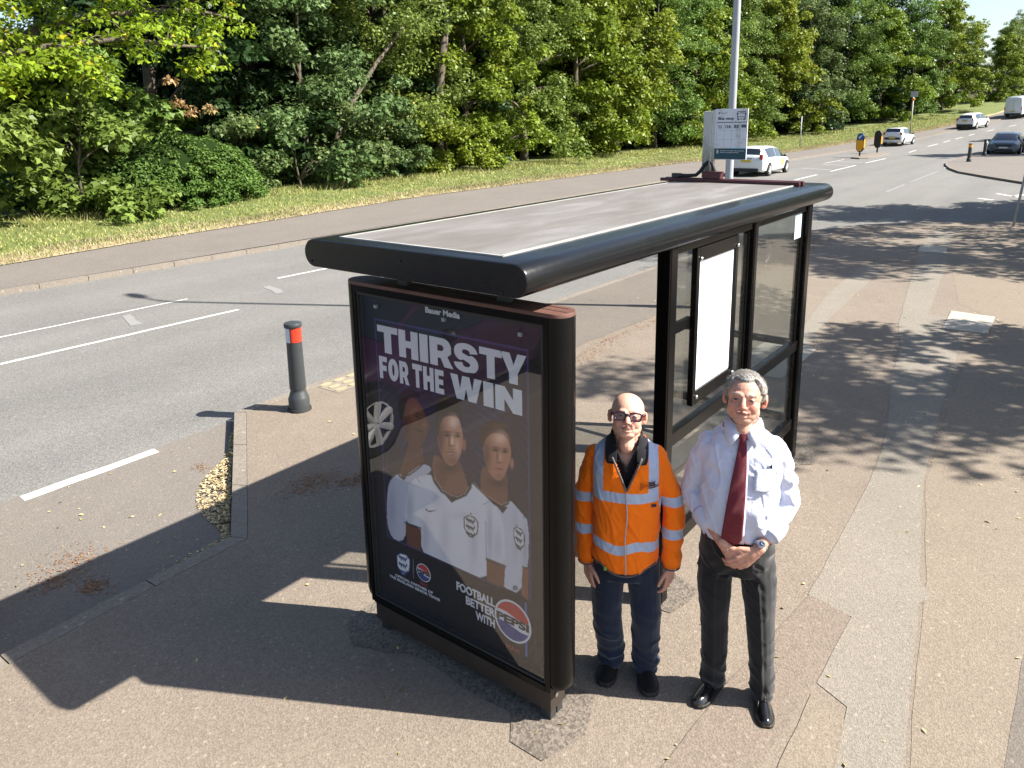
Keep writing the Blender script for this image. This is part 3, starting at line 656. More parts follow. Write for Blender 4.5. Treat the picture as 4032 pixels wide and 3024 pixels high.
dot(575, -60, 34, 40, 'f0d0bc', .8, clip=f2); dot(492, 40, 34, 130, '5d3d30', .75, clip=f2); dot(596, 95, 16, 50, 'ecc9b4', .5, clip=f2); dot(548, 60, 7, 34, '6b4638', .7, clip=f2); dot(535, 22, 24, 11, '5a3a2e', .8, .05, clip=f2); dot(598, 26, 18, 11, '5a3a2e', .8, .1, clip=f2); dot(536, 26, 16, 6, '140c0a', 1, .05, clip=f2); dot(597, 30, 13, 6, '140c0a', 1, .12, clip=f2); dot(535, 4, 24, 5, '2b1c16', .9, .0, clip=f2); dot(600, 10, 16, 5, '2b1c16', .9, .15, clip=f2)
dot(566, 62, 10, 28, 'f0cdb8', .85, clip=f2); dot(560, 90, 18, 6, '6f4537', .75, clip=f2); dot(557, 132, 27, 6, '5a2a28', .95, .05, clip=f2); dot(557, 136, 18, 2.5, 'e2d6cf', .8, .05, clip=f2); dot(558, 148, 20, 4, 'b06a60', .7, clip=f2)
dot(560, 185, 60, 38, '6b4e40', .55, clip=f2); dot(488, 70, 16, 100, '6f4b3d', .7, clip=f2); dot(560, 112, 30, 6, '7a5748', .5, clip=f2)
dot(640, 85, 12, 36, 'b5836d', 1, p_=4); dot(641, 85, 6, 20, '7d5143', .6)
stroke([(440, 262), (455, 312), (500, 375), (560, 408), (600, 418), (650, 396), (678, 352), (684, 318)], 7, '2c2832', .95); stroke([(452, 285), (505, 364), (560, 396), (602, 406), (645, 385), (668, 345)], 2.6, 'b09480', .9)
fill([(520, 395), (563, 445), (612, 415)], '2c2b38', sm=0)
a1 = fill([(276, 575), (372, 608), (372, 745), (285, 705)], '74503f', sm=0); stroke([(270, 566), (372, 602)], 4, '2d2933', .9)
a2 = fill([(780, 800), (895, 848), (888, 978), (782, 932)], '80594a', sm=0); stroke([(780, 795), (896, 842)], 6, '2d2933', .95); stroke([(780, 785), (896, 832)], 2, 'a98d78', .8)
stroke([(345, 285), (365, 318)], 1.6, '55566a', .8); stroke([(760, 455), (795, 437)], 1.6, '55566a', .8); stroke([(775, 560), (778, 790)], 3, '85889a', .6)
# tick-shaped mark, badge shields with small lions, stars
fill([(397, 470), (402, 492), (418, 502), (440, 500), (478, 490), (445, 492), (420, 493), (408, 486)], '23222c', b=0, sm=1)
def badge(cx, cy, w, h, sk, rim, ink, base, n=3):
    poly = [(-.5, -.5), (.5, -.5 + sk), (.5, .15 + sk), (.3, .42), (0, .55), (-.3, .3), (-.5, .05)]
    P_ = [(cx + w * a, cy + h * b) for a, b in poly]; fill(P_, rim, sm=1, b=0); fill([(cx + w * a * .86, cy + h * b * .9) for a, b in poly], base, sm=1, b=0)
    for i in range(n):
        yy = cy + h * (-.3 + i * .29) + h * .1 * 0
        for a, b, rx, ry in ((-.2, -.02, .11, .05), (-.05, 0, .15, .055), (.12, .03, .12, .05), (.24, -.04, .05, .07), (-.28, -.05, .06, .06), (-.16, .08, .04, .05), (.14, .1, .04, .05), (.0, .09, .03, .04)):
            dot(cx + w * a, yy + h * (b + sk * (a + .5)), w * rx, h * ry, ink, .95, p_=4)
badge(682, 588, 92, 145, .16, '3a3740', '3a3740', 'd0d0d4'); badge(982, 660, 68, 150, .22, '3a3740', '3a3740', 'cfcfd3'); dot(682, 514, 8, 8, 'a78f6c', .9, p_=4); dot(967, 587, 6, 7, 'a78f6c', .9, p_=4)
badge(262, 822, 86, 146, .16, '24407e', '24407e', 'd8dae4')
# mask everything outside the printed frame, then the frame line and the can
keep = blur(fr_in, 0)
for _m in (0,):
    out = (1 - keep) * (BY < 700) * (GZ > .64)
    C[:] = C * (1 - out[..., None]) + lc('17141f') * out[..., None]
lw = .0045
for cond in ((abs(GY - 1.129) < lw) & (GZ < 1.916) & (GZ > .62), (abs(GY - .112) < lw) & (GZ < 1.916) & (GZ > .62), (abs(GZ - 1.914) < lw) & (GY < 1.13) & (GY > .11), (abs(GZ - .62) < lw) & (GY < 1.13) & (GY > .3)):
    C[:] = np.where(cond[..., None], lc('4a4775'), C)
C[:] = np.where(((GY < .322) & (GY > .122) & (GZ > .29) & (GZ < .6))[..., None], C * .4 + lc('24262e') * .6 * (.4 + .9 * np.exp(-((GY - .17) / .02) ** 2) + .3 * np.exp(-((GY - .28) / .02) ** 2))[..., None], C)
C[:] = np.where(((GY < .15) & (GY > .137) & (GZ > .29) & (GZ < .6))[..., None], C * .4 + lc('8a92d8') * .55, C)
dot(958, 975, 16, 16, '2a2a30', .9, p_=4); dot(958, 978, 8, 8, '9a9aa2', .9, p_=4); stroke([(323, 797), (325, 915)], 1.6, '9a9ca6', .9)
fold = blur((NR.random((NY, NZ)) - .5), 2) * .10
C = np.clip((np.maximum(C, 0) ** 1.22) * 1.28 * (1 + fold[..., None]) + .001, .0005, .85)
V = np.stack([np.full(GY.size, .026), GY.ravel(), GZ.ravel()], 1)
idx = np.arange(NY * NZ).reshape(NY, NZ); Fq = np.stack([idx[:-1, :-1], idx[:-1, 1:], idx[1:, 1:], idx[1:, :-1]], -1).reshape(-1, 4)
def fastmesh(name, V, F, mats, parent=None, smooth=True):
    me = bpy.data.meshes.new(name); k = F.shape[1]
    me.vertices.add(len(V)); me.vertices.foreach_set('co', V.astype(np.float32).ravel()); me.loops.add(F.size); me.loops.foreach_set('vertex_index', F.astype(np.int32).ravel())
    me.polygons.add(len(F)); me.polygons.foreach_set('loop_start', np.arange(0, F.size, k, dtype=np.int32)); me.polygons.foreach_set('loop_total', np.full(len(F), k, dtype=np.int32))
    if smooth: me.polygons.foreach_set('use_smooth', np.ones(len(F), bool))
    me.update(calc_edges=True)
    for m in (mats if isinstance(mats, (list, tuple)) else [mats]): me.materials.append(m)
    o = bpy.data.objects.new(name, me); link(o, parent); return o
t = NT('poster print'); a_ = t.attr('Col'); t.col(a_.outputs['Color']).rough(.55); t.set(Specular_IOR_Level=.35); MT['print'] = t.m
o = fastmesh('poster', V, Fq, MT['print'], case); setcol(o, C.reshape(-1, 3))

MT['pwhite'] = paint('poster white ink', (.7, .72, .78), .6, .05, 8); MT['pred'] = paint('poster red ink', (.5, .03, .03), .6, .15, 8); MT['pblue'] = paint('poster blue ink', (.03, .05, .25), .6, .15, 8); MT['pblack'] = paint('poster black ink', (.02, .02, .025), .6, .1, 8); MT['pmax'] = paint('poster dull red ink', (.32, .03, .035), .6, .1, 8)
PX = .0245
def ptext(mb, s, y0, y1, z0, z1, bold, x=PX, slant=0.0, taper=0.0, space=1.0):
    """lettering fitted into y0 (left) .. y1 (right), z0 .. z1 on the poster plane"""
    V, F = text_mesh(s, 1.0, bold, .0006, space=space)
    xs = [v.x for v in V]; ys = [v.y for v in V]; xa, xb = min(xs), max(xs); ya, yb = min(ys), max(ys)
    out = []
    for v in V:
        a = (v.x - xa) / (xb - xa); b = (v.y - ya) / (yb - ya); out.append((x - v.z, y0 + (y1 - y0) * a, z0 + (z1 - z0) * b))
    mb.add(out, [f[::-1] for f in F])
mb = MB()
def glyphs(mb, table, x):
    """heavy block capitals as flat outlines: (polygons with holes split by hand) in unit boxes"""
    for (y0, y1, z0, z1, polys) in table:
        for P_ in polys:
            V = [(x, y0 + (y1 - y0) * a, z0 + (z1 - z0) * b) for a, b in P_]; n = len(V); V += [(x + .0009, q[1], q[2]) for q in V]
            mb.add(V, [tuple(range(n)), tuple(range(n, 2 * n))[::-1]] + [((i + 1) % n, i, n + i, n + (i + 1) % n) for i in range(n)])
def arc(cx, cy, rx, ry, a0, a1, n=10): return [(cx + rx * math.cos(R(a0 + (a1 - a0) * i / n)), cy + ry * math.sin(R(a0 + (a1 - a0) * i / n))) for i in range(n + 1)]
G_ = {
 'T': [[(0, 1), (0, .76), (.33, .76), (.33, 0), (.68, 0), (.68, .76), (1, .76), (1, 1)]],
 'H': [[(0, 0), (.36, 0), (.36, .38), (.64, .38), (.64, 0), (1, 0), (1, 1), (.64, 1), (.64, .63), (.36, .63), (.36, 1), (0, 1)]],
 'I': [[(0, 0), (1, 0), (1, 1), (0, 1)]],
 'N': [[(0, 0), (.34, 0), (.34, .5), (.66, 0), (1, 0), (1, 1), (.67, 1), (.67, .52), (.36, 1), (0, 1)]],
 'F': [[(0, 0), (.42, 0), (.42, .36), (.92, .36), (.92, .6), (.42, .6), (.42, .77), (1, .77), (1, 1), (0, 1)]],
 'E': [[(0, 0), (1, 0), (1, .23), (.42, .23), (.42, .39), (.93, .39), (.93, .61), (.42, .61), (.42, .77), (1, .77), (1, 1), (0, 1)]],
 'Y': [[(.32, 0), (.66, 0), (.66, .36), (1, 1), (.66, 1), (.5, .62), (.35, 1), (-.02, 1), (.32, .36)]],
 'W': [[(.19, 0), (.43, 0), (.5, .5), (.57, 0), (.82, 0), (1, 1), (.77, 1), (.7, .44), (.62, 1), (.39, 1), (.31, .44), (.24, 1), (0, 1)]],
 'R': [[(0, 0), (.35, 0), (.35, 1), (0, 1)], [(.35, .3), (.48, .3), (.64, 0), (1.03, 0), (.78, .38)] + [(.95, .5)] + arc(.6, .68, .36, .32, -10, 90, 8) + [(.35, 1), (.35, .76), (.5, .76)] + arc(.5, .65, .13, .11, 90, -90, 6) + [(.35, .54)]],
 'O': [arc(.5, .5, .5, .5, 90, 450, 36) + arc(.5, .5, .12, .26, 90, -270, 36)],
 'S': [[(.98, .7), (.66, .66)] + arc(.5, .7, .17, .09, 0, 140, 6) + [(.35, .66), (.6, .58)] + arc(.66, .31, .34, .31, 75, -60, 10) + arc(.45, .3, .45, .3, -70, -178, 8) + [(.35, .33)] + arc(.52, .29, .16, .1, -150, 0, 6) + [(.64, .34), (.4, .43)] + arc(.36, .68, .34, .3, 255, 120, 10) + arc(.5, .72, .46, .28, 110, 12, 8)],
}
def block(mb, s, bounds, z0, z1): glyphs(mb, [(a, b, z0, z1, G_[c]) for c, (a, b) in zip(s, bounds)], PX)
def yb(*px):  # left/right edges given along the headline
    return px
W1 = [(1.113, .960), (.952, .812), (.800, .742), (.729, .576), (.566, .408), (.400, .262), (.268, .118)]
block(mb, 'THIRSTY', W1, 1.737, 1.887)
block(mb, 'FOR', [(1.112, 1.052), (1.043, .966), (.957, .890)], 1.587, 1.713)
block(mb, 'THE', [(.860, .792), (.783, .710), (.700, .640)], 1.588, 1.716)
block(mb, 'WIN', [(.594, .390), (.380, .318), (.306, .146)], 1.589, 1.715)
mb.build('headline_lettering', MT['pwhite'], case)
mb = MB(); ptext(mb, 'FOOTBALL', .604, .341, .489, .540, .035); ptext(mb, 'BETTER', .540, .341, .428, .478, .035); ptext(mb, 'WITH', .474, .344, .364, .414, .035)
mb.build('slogan_lettering', MT['pwhite'], case); mb = MB()
ptext(mb, 'OFFICIAL PARTNER OF', 1.081, .784, .386, .402, .03); ptext(mb, 'THE ENGLAND SENIOR TEAMS', 1.128, .733, .362, .379, .03); mb.build('partner_lettering', MT['pwhite'], case)
mb = MB(); ptext(mb, 'Bauer Media', .741, .511, 2.007, 2.038, .03, x=.018); mb.build('header_lettering', MT['pwhite'], case)
for a_ in ((.880, .822, .413, .432), (.27, .18, .285, .312)): mb = MB(); ptext(mb, 'MAX', *a_, .04); mb.build('variant_lettering', MT['pmax'], case)
def globe(cy, cz, r_, x):
    def disc(r, m, name, x, cut=None):
        mb = MB(); n = 48; P_ = []
        if cut is None: P_ = [(r * math.cos(2 * math.pi * i / n), r * math.sin(2 * math.pi * i / n)) for i in range(n)]
        elif cut > 0:
            P_ = [(r * math.cos(R(a)), r * math.sin(R(a))) for a in np.linspace(16, 164, 30)]; P_ += [(u, r * (.30 + .10 * math.sin(-u / r * 2.6))) for u in np.linspace(-r * .93, r * .93, 14)]
        else:
            P_ = [(r * math.cos(R(a)), r * math.sin(R(a))) for a in np.linspace(196, 344, 30)]; P_ += [(u, -r * (.30 + .10 * math.sin(u / r * 2.6))) for u in np.linspace(r * .93, -r * .93, 14)]
        V = [(x, cy - a, cz + b) for a, b in P_]; n = len(V); V += [(x + .0007, q[1], q[2]) for q in V]
        mb.add(V, [tuple(range(n))[::-1], tuple(range(n, 2 * n))] + [(i, (i + 1) % n, n + (i + 1) % n, n + i) for i in range(n)]); mb.build(name, m, case)
    disc(r_, MT['pwhite'], 'logo_disc', x); disc(r_ * .9, MT['pred'], 'logo_red', x - .0008, 1); disc(r_ * .9, MT['pblue'], 'logo_blue', x - .0008, -1)
    mb = MB(); ptext(mb, 'PEPSI', cy + r_ * .88, cy - r_ * .88, cz - r_ * .19, cz + r_ * .2, .045, x=x - .0012); mb.build('logo_lettering', MT['pblack'], case)
globe(.8495, .495, .0545, PX); globe(.2265, .457, .118, PX)
mb = MB(); mb.add([(-.005, .004, .226), (-.005, 1.216, .226), (-.005, 1.216, 2.058), (-.005, .004, 2.058)], [(0, 3, 2, 1)]); mb.build('poster_glass', MT['posterglass'], case)
for y in (1.098, .611, .14):
    mb = MB(); mb.span(.004, .018, y - .01, y + .01, 1.982, 2.0); mb.build('poster_clip', MT['galv'], case)

# back wall: posts, rails and glass
def post(x0, x1, y0=-.04, y1=.04, name='post'):
    mb = MB(); mb.span(x0, x1, y0, y1, -.02, RZ0 + .003); mb.span(x0 + .012, x1 - .012, y0 - .004, y0 + .004, 0.02, RZ0); return mb.build(name, MT['black'], shelter, bevel=.004)
post(1.16, 1.26); post(2.46, 2.535); post(3.66, 3.78)
def jamb(x0, x1, y0=-.012, y1=.03):
    mb = MB(); mb.span(x0, x1, y0, y1, .3, RZ0 + .002); mb.build('jamb', MT['black'], shelter, bevel=.002)
jamb(1.262, 1.29); jamb(2.43, 2.458); jamb(2.537, 2.562); jamb(3.60, 3.655)
for x0, x1 in ((1.262, 2.458), (2.537, 3.658)):
    for z0, z1 in ((1.012, 1.098), (.30, .395), (2.185, RZ0 + .003)):
        mb = MB(); mb.span(x0, x1, -.028, .032, z0, z1); mb.build('rail', MT['black'], shelter, bevel=.006)
    mb = MB(); mb.span(x0 + .02, x1 - .02, -.003, .003, 1.1, 2.19); mb.build('glass_pane', MT['glass'], shelter)
    mb = MB(); mb.span(x0 + .02, x1 - .02, -.003, .003, .392, 1.016); mb.build('glass_pane', MT['glass'], shelter)
# far end wall of the shelter
for y0, y1 in ((.0, .0),):
    mb = MB(); mb.span(3.70, 3.76, 1.13, 1.2, -.02, RZ0 + .002); mb.build('post', MT['black'], shelter, bevel=.004)
    mb = MB(); mb.span(3.727, 3.733, .045, 1.13, .4, 2.15); mb.build('glass_pane', MT['glass'], shelter)
    mb = MB(); mb.span(3.71, 3.75, .042, 1.13, .33, .4); mb.build('rail', MT['black'], shelter, bevel=.004); mb = MB(); mb.span(3.71, 3.75, .042, 1.13, 1.02, 1.08); mb.build('rail', MT['black'], shelter, bevel=.004)
# perch bench
mb = MB(); mb.box((2.35, .22, .62), (1.7, .2, .035), Matrix.Rotation(-.18, 3, 'X')); o = mb.build('perch_seat', MT['roofblack'], shelter, bevel=.01)
for x in (1.62, 3.05): mb = MB(); mb.span(x, x + .04, .03, .2, .5, .6); mb.build('seat_bracket', MT['darkmetal'], shelter)
# timetable frame held off the glass, blank white sheet inside
tf = tag(empty('timetable_frame', (0, 0, 0))); tf.parent = shelter
mb = MB(); z0, z1, x0, x1 = 1.19, 2.185, 1.535, 2.19
mb.span(x0, x0 + .045, -.035, .0, z0, z1); mb.span(x1 - .045, x1, -.035, .0, z0, z1); mb.span(x0 + .045, x1 - .045, -.035, .0, z1 - .085, z1); mb.span(x0 + .045, x1 - .045, -.035, .0, z0, z0 + .085); mb.span(x0 + .01, x1 - .01, -.001, .006, z0 + .01, z1 - .01)
mb.build('frame', MT['black'], tf, bevel=.003)
mb = MB(); mb.span(x0 + .046, x1 - .046, -.02, -.012, z0 + .086, z1 - .086); mb.build('blank_sheet', MT['paper'], tf)
for x in (x0 + .05, x1 - .022):
    for z in (z0 + .05, z1 - .07): mb = MB(); mb.ell((x, -.04, z), (.013, .009, .013)); mb.build('rivet', MT['steel'], tf, smooth=True)
mb = MB(); mb.span(1.29, 1.54, -.005, .022, 1.70, 1.765); mb.build('frame_arm', MT['black'], shelter, bevel=.003)
mb = MB(); mb.span(1.305, 1.325, .03, .06, 1.2, RZ0); mb.build('frame_arm', MT['black'], shelter, bevel=.003)
mb = MB(); mb.span(3.44, 3.61, -.0085, -.0045, 1.98, 2.19); o = mb.build('notice_sheet', paint('pale blue notice paper', (.5, .62, .68), .4, .05, 6), shelter)

# ---------------------------------------------------------------- bus stop flag standing on the roof
flag = tag(empty('bus_stop_flag', (3.8, .7, RZ1)), 'weathered white bus stop flag with route numbers on the far end of the shelter roof', 'bus stop sign')
def inflag(mb): return mb.xf(Matrix.Translation((-3.8, -.7, -RZ1)))
mb = MB(); mb.span(3.745, 3.785, .075, 1.325, RZ1 + .002, RZ1 + .03); mb.span(3.80, 3.84, .06, 1.30, RZ1 + .002, RZ1 + .034); mb.span(3.775, 3.81, .075, 1.32, RZ1 + .002, RZ1 + .012)
inflag(mb).build('mounting_beam', MT['maroon'], flag, bevel=.002)
mb = MB(); mb.span(3.765, 3.86, .77, .925, RZ1 + .034, RZ1 + .085); mb.prism([(3.765, .765), (3.865, .765), (3.865, .93), (3.765, .93)], RZ1 + .085, RZ1 + .094)
inflag(mb).build('mounting_box', MT['maroon'], flag, bevel=.002)
mb = MB(); mb.span(3.862, 3.88, .865, .885, RZ1 + .03, 2.62); inflag(mb).build('upright', MT['maroon'], flag)
t = NT('weathered sign white'); n1 = t.noise(6, 8, .75); mp = t.n('ShaderNodeMapping'); mp.inputs['Scale'].default_value = (14, 14, 1.6); t.l(t.tc.outputs['Object'], mp.inputs[0]); n2 = t.noise(1, 7, .75, mp.outputs[0])
dirt = t.math('MULTIPLY', t.ramp(n1, [(.48, (0, 0, 0)), (.66, (1, 1, 1))]), t.ramp(n2, [(.45, (0, 0, 0)), (.62, (1, 1, 1))]))
t.col(t.mix(dirt, (.6, .63, .68), (.2, .19, .13))).rough(.45); MT['signwhite'] = t.m
t = NT('lichened sign back'); sz = t.n('ShaderNodeSeparateXYZ'); t.l(t.tc.outputs['Object'], sz.inputs[0]); n1 = t.noise(9, 8, .75)
g_ = t.math('ADD', n1, t.math('MULTIPLY', t.math('SUBTRACT', .32, sz.outputs[2]), 1.3))
t.col(t.ramp(g_, [(.42, (.5, .51, .5)), (.62, (.34, .34, .3)), (.85, (.16, .15, .1))])).rough(.7); MT['signside'] = t.m
SX, SY0, SY1, SZ0, SZ1 = 3.855, .865, .573, 2.573, 3.007
mb = MB(); mb.span(SX, SX + .012, SY1, SY0, SZ0, SZ1); inflag(mb).build('route_panel', MT['signwhite'], flag, bevel=.001)
mb = MB(); a, b = Vector((3.862, .895)), Vector((4.0, 1.025)); nn = Vector((b - a)).orthogonal().normalized() * .012; P_ = [a, b, b + nn, a + nn]
mb.prism([(q.x, q.y) for q in P_], 2.40, 2.99); inflag(mb).build('side_panel', MT['signside'], flag, bevel=.008)
mb = MB(); a, b = Vector((3.857, .868)), Vector((3.864, .893)); mb.prism([(3.856, .866), (3.862, .895), (3.874, .895), (3.868, .866)], 2.41, 3.0); inflag(mb).build('edge_trim', MT['signside'], flag)
teal = paint('dark teal print', (.004, .05, .075), .5, .1, 6); ink = paint('sign ink', (.02, .035, .06), .5, .1, 8); grey = paint('sign hairline', (.3, .32, .36), .5, .1, 8)
def sq(mb, a, b, c, d, x): mb.span(x, x + .002, SY0 + (SY1 - SY0) * b, SY0 + (SY1 - SY0) * a, SZ1 + (SZ0 - SZ1) * d, SZ1 + (SZ0 - SZ1) * c)
def stext(mb, s, a, b, c, d, bold, x=SX - .0012):
    V, F = text_mesh(s, 1, bold, .0005); xs = [v.x for v in V]; ys = [v.y for v in V]; xa, xb, ya, yb_ = min(xs), max(xs), min(ys), max(ys); out = []
    for v in V:
        u = a + (b - a) * (v.x - xa) / (xb - xa); w = d + (c - d) * (v.y - ya) / (yb_ - ya); out.append((x - v.z, SY0 + (SY1 - SY0) * u, SZ1 + (SZ0 - SZ1) * w))
    mb.add(out, [f[::-1] for f in F])
mb = MB(); sq(mb, .01, .99, .785, .99, SX - .0012); inflag(mb).build('footer_band', teal, flag)
mb = MB(); sq(mb, .01, .34, .772, .784, SX - .0012); inflag(mb).build('footer_stripe', paint('tan stripe', (.35, .22, .1), .5), flag)
mb = MB(); sq(mb, .34, .99, .772, .784, SX - .0012); inflag(mb).build('footer_stripe', paint('teal stripe', (.02, .25, .27), .5), flag)
mb = MB(); sq(mb, .06, .97, .256, .270, SX - .0012)
stext(mb, 'Bus stop', .10, .58, .16, .228, .03); stext(mb, '11', .12, .205, .318, .382, .045); stext(mb, '11A', .335, .505, .316, .379, .045); stext(mb, '33', .585, .735, .312, .376, .045); stext(mb, '88', .815, .965, .306, .37, .045)
# bus pictogram
for q in ((.68, .93, .052, .064), (.68, .93, .196, .208), (.68, .93, .148, .157), (.68, .93, .09, .096), (.68, .70, .055, .207), (.912, .93, .055, .207), (.76, .86, .073, .08), (.70, .735, .207, .225), (.875, .91, .207, .225), (.66, .68, .09, .12), (.93, .95, .09, .12), (.705, .725, .173, .183), (.885, .905, .173, .183)): sq(mb, *q, SX - .0012)
stext(mb, 'Stagecoach', .16, .37, .07, .092, .0)
mb.lathe([(.007, 0), (.007, .001), (.005, .001), (.005, 0)], (SX - .001, SY0 + (SY1 - SY0) * .12, SZ1 + (SZ0 - SZ1) * .08), 14, 'x')
inflag(mb).build('route_lettering', ink, flag)
mb = MB()
for q in ((.06, .97, .425, .428), (.06, .97, .60, .603), (.295, .299, .27, .772), (.53, .534, .27, .772), (.77, .774, .27, .772), (.06, .063, .27, .772)): sq(mb, *q, SX - .0012)
inflag(mb).build('route_grid', grey, flag)
mb = MB(); stext(mb, 'Buy tickets \u2022 Live updates \u2022 Plan your journey', .2, .93, .815, .835, .012, SX - .0024); stext(mb, 'Download the Stagecoach Bus App', .2, .77, .85, .868, .005, SX - .0024)
for q in ((.085, .145, .805, .811), (.085, .145, .872, .878), (.085, .093, .811, .872), (.137, .145, .811, .872), (.105, .125, .825, .86)): sq(mb, *q, SX - .0026)
inflag(mb).build('footer_lettering', MT['paper'], flag)
mb = MB(); mb.tube([(3.79, 1.17, RZ1 + .052), (3.8, 1.08, RZ1 + .052), (3.84, 1.02, RZ1 + .055), (3.87, .99, RZ1 + .09), (3.88, .955, RZ1 + .15), (3.88, .92, RZ1 + .175), (3.875, .885, RZ1 + .16), (3.86, .855, RZ1 + .1), (3.855, .84, RZ1 + .06)], .0165, 12)
inflag(mb).build('conduit', MT['rubber'], flag, smooth=True)
mb = MB(); mb.span(3.77, 3.82, 1.16, 1.225, RZ1 + .034, RZ1 + .072); mb.tube([(3.79, 1.17, RZ1 + .052), (3.795, 1.135, RZ1 + .052)], .021, 12); inflag(mb).build('junction_box', MT['darkmetal'], flag, bevel=.002)

# ---------------------------------------------------------------- street lamp behind the shelter
lamp = tag(empty('street_lamp', (8.56, 2.58, 0)), 'tall grey galvanised lamp post rising beside the footpath behind the far end of the shelter', 'street lamp')
mb = MB(); mb.lathe([(.0, -.3), (.085, -.3), (.085, 1.35), (.062, 1.45), (.056, 3), (.045, 8.95), (.0, 8.97)], n=24); mb.build('post', MT['galv'], lamp, auto=30)
mb = MB(); mb.tube([(0, 0, 8.85), (0, .08, 9.05), (0, .3, 9.13), (0, .5, 9.15)], [.04, .035, .03, .03], 10); mb.build('arm', MT['galv'], lamp, smooth=True)
mb = MB(); mb.ell((0, .8, 9.15), (.12, .34, .06)); mb.build('lantern', paint('grey lantern shell', (.3, .31, .32), .5), lamp, smooth=True)
mb = MB(); mb.span(-.07, .07, -.09, -.075, .55, 1.15); mb.build('access_door', MT['galv'], lamp)

# leaning sign pole at the right-hand edge
pole = tag(empty('sign_pole', (21.06, -.26, 0)), 'thin grey sign pole leaning right in the tree shade at the side road corner', 'sign pole')
mb = MB(); ax = Vector((.045, -.085, 1)).normalized(); mb.tube([ax * -.2, ax * 3.3], .032, 14); mb.build('tube', MT['galv'], pole, smooth=True)
mb = MB(); mb.lathe([(.033, 0), (.034, 0), (.034, .01), (.0, .03)], ax * 3.3, 14); mb.build('cap', MT['rubber'], pole)

# ---------------------------------------------------------------- bollards
red = paint('red reflective band', (.62, .045, .02), .35, .05, 20); wht = paint('white reflective band', (.55, .6, .65), .35, .05, 20); yel = paint('yellow reflective band', (.75, .33, .01), .35, .05, 20)
bolgrey = paint('dark grey plastic', (.035, .04, .043), .5, .3, 9, bump=.0006, bscale=70)
def arcband(mb, r_, z0, z1, a0, a1, n=18, th=.0025):
    V = []; 
    for z in (z0, z1):
        for rr in (r_, r_ + th):
            for i in range(n + 1):
                a = R(a0 + (a1 - a0) * i / n); V.append((rr * math.cos(a), rr * math.sin(a), z))
    m = n + 1; F = []
    for i in range(n):
        F += [(m + i, m + i + 1, 3 * m + i + 1, 3 * m + i), (i + 1, i, 2 * m + i, 2 * m + i + 1), (2 * m + i, 3 * m + i, 3 * m + i + 1, 2 * m + i + 1), (i, i + 1, m + i + 1, m + i)]
    mb.add(V, F)
def bollard(name, loc, label, bandm, tilt=None, grp=None):
    b = tag(empty(name, loc), label, 'bollard', grp)
    mb = MB(); mb.lathe([(0, -.02), (.125, -.02), (.125, .012), (.118, .03), (.1, .032), (0, .032)], n=36); mb.build('base_ring', MT['rubber'], b, auto=35)
    mb = MB(); mb.lathe([(0, .02), (.108, .02), (.108, .135), (.1, .15), (.083, .205), (.078, .215), (.078, .245), (0, .245)], n=40); mb.build('base', bolgrey, b, auto=30)
    mb = MB(); mb.lathe([(0, .24), (.0835, .24), (.0845, .25), (.079, .75), (.0785, .915), (0, .915)], n=40); mb.build('body', bolgrey, b, auto=30)
    mb = MB(); mb.lathe([(0, .905), (.088, .905), (.091, .912), (.091, .935), (.085, .948), (.05, .958), (0, .961)], n=40); mb.build('cap', bolgrey, b, auto=30)
    mb = MB()
    a0, a1 = (215, 322) if len(bandm) > 1 else (0, 360); arcband(mb, .0795, .752, .902, a0, a1)
    mb.build('reflective_band', bandm[0], b)
    if len(bandm) > 1:
        mb = MB(); arcband(mb, .0795, .752, .902, 148, 207); mb.build('reflective_band', bandm[1], b)
    return b
bollard('bollard', (1.944, 4.535, 0), 'dark grey bollard with red and white bands on the kerb beside the bus bay', (red, wht))
B2 = 'bollards on the far corner of the side road'
b2 = bollard('bollard', (51.6, 4.5, 0), 'black bollard with yellow top band, nearest the road on the far corner footpath', (yel,), grp=B2); b2.scale = (1.25, 1.25, 1.15)
b3 = bollard('bollard', (59.6, 4.55, 0), 'black bollard in shade just in front of the dark blue-grey oncoming car', (wht, MT['rubber']), grp=B2); b3.scale = (1.25, 1.25, 1.15)
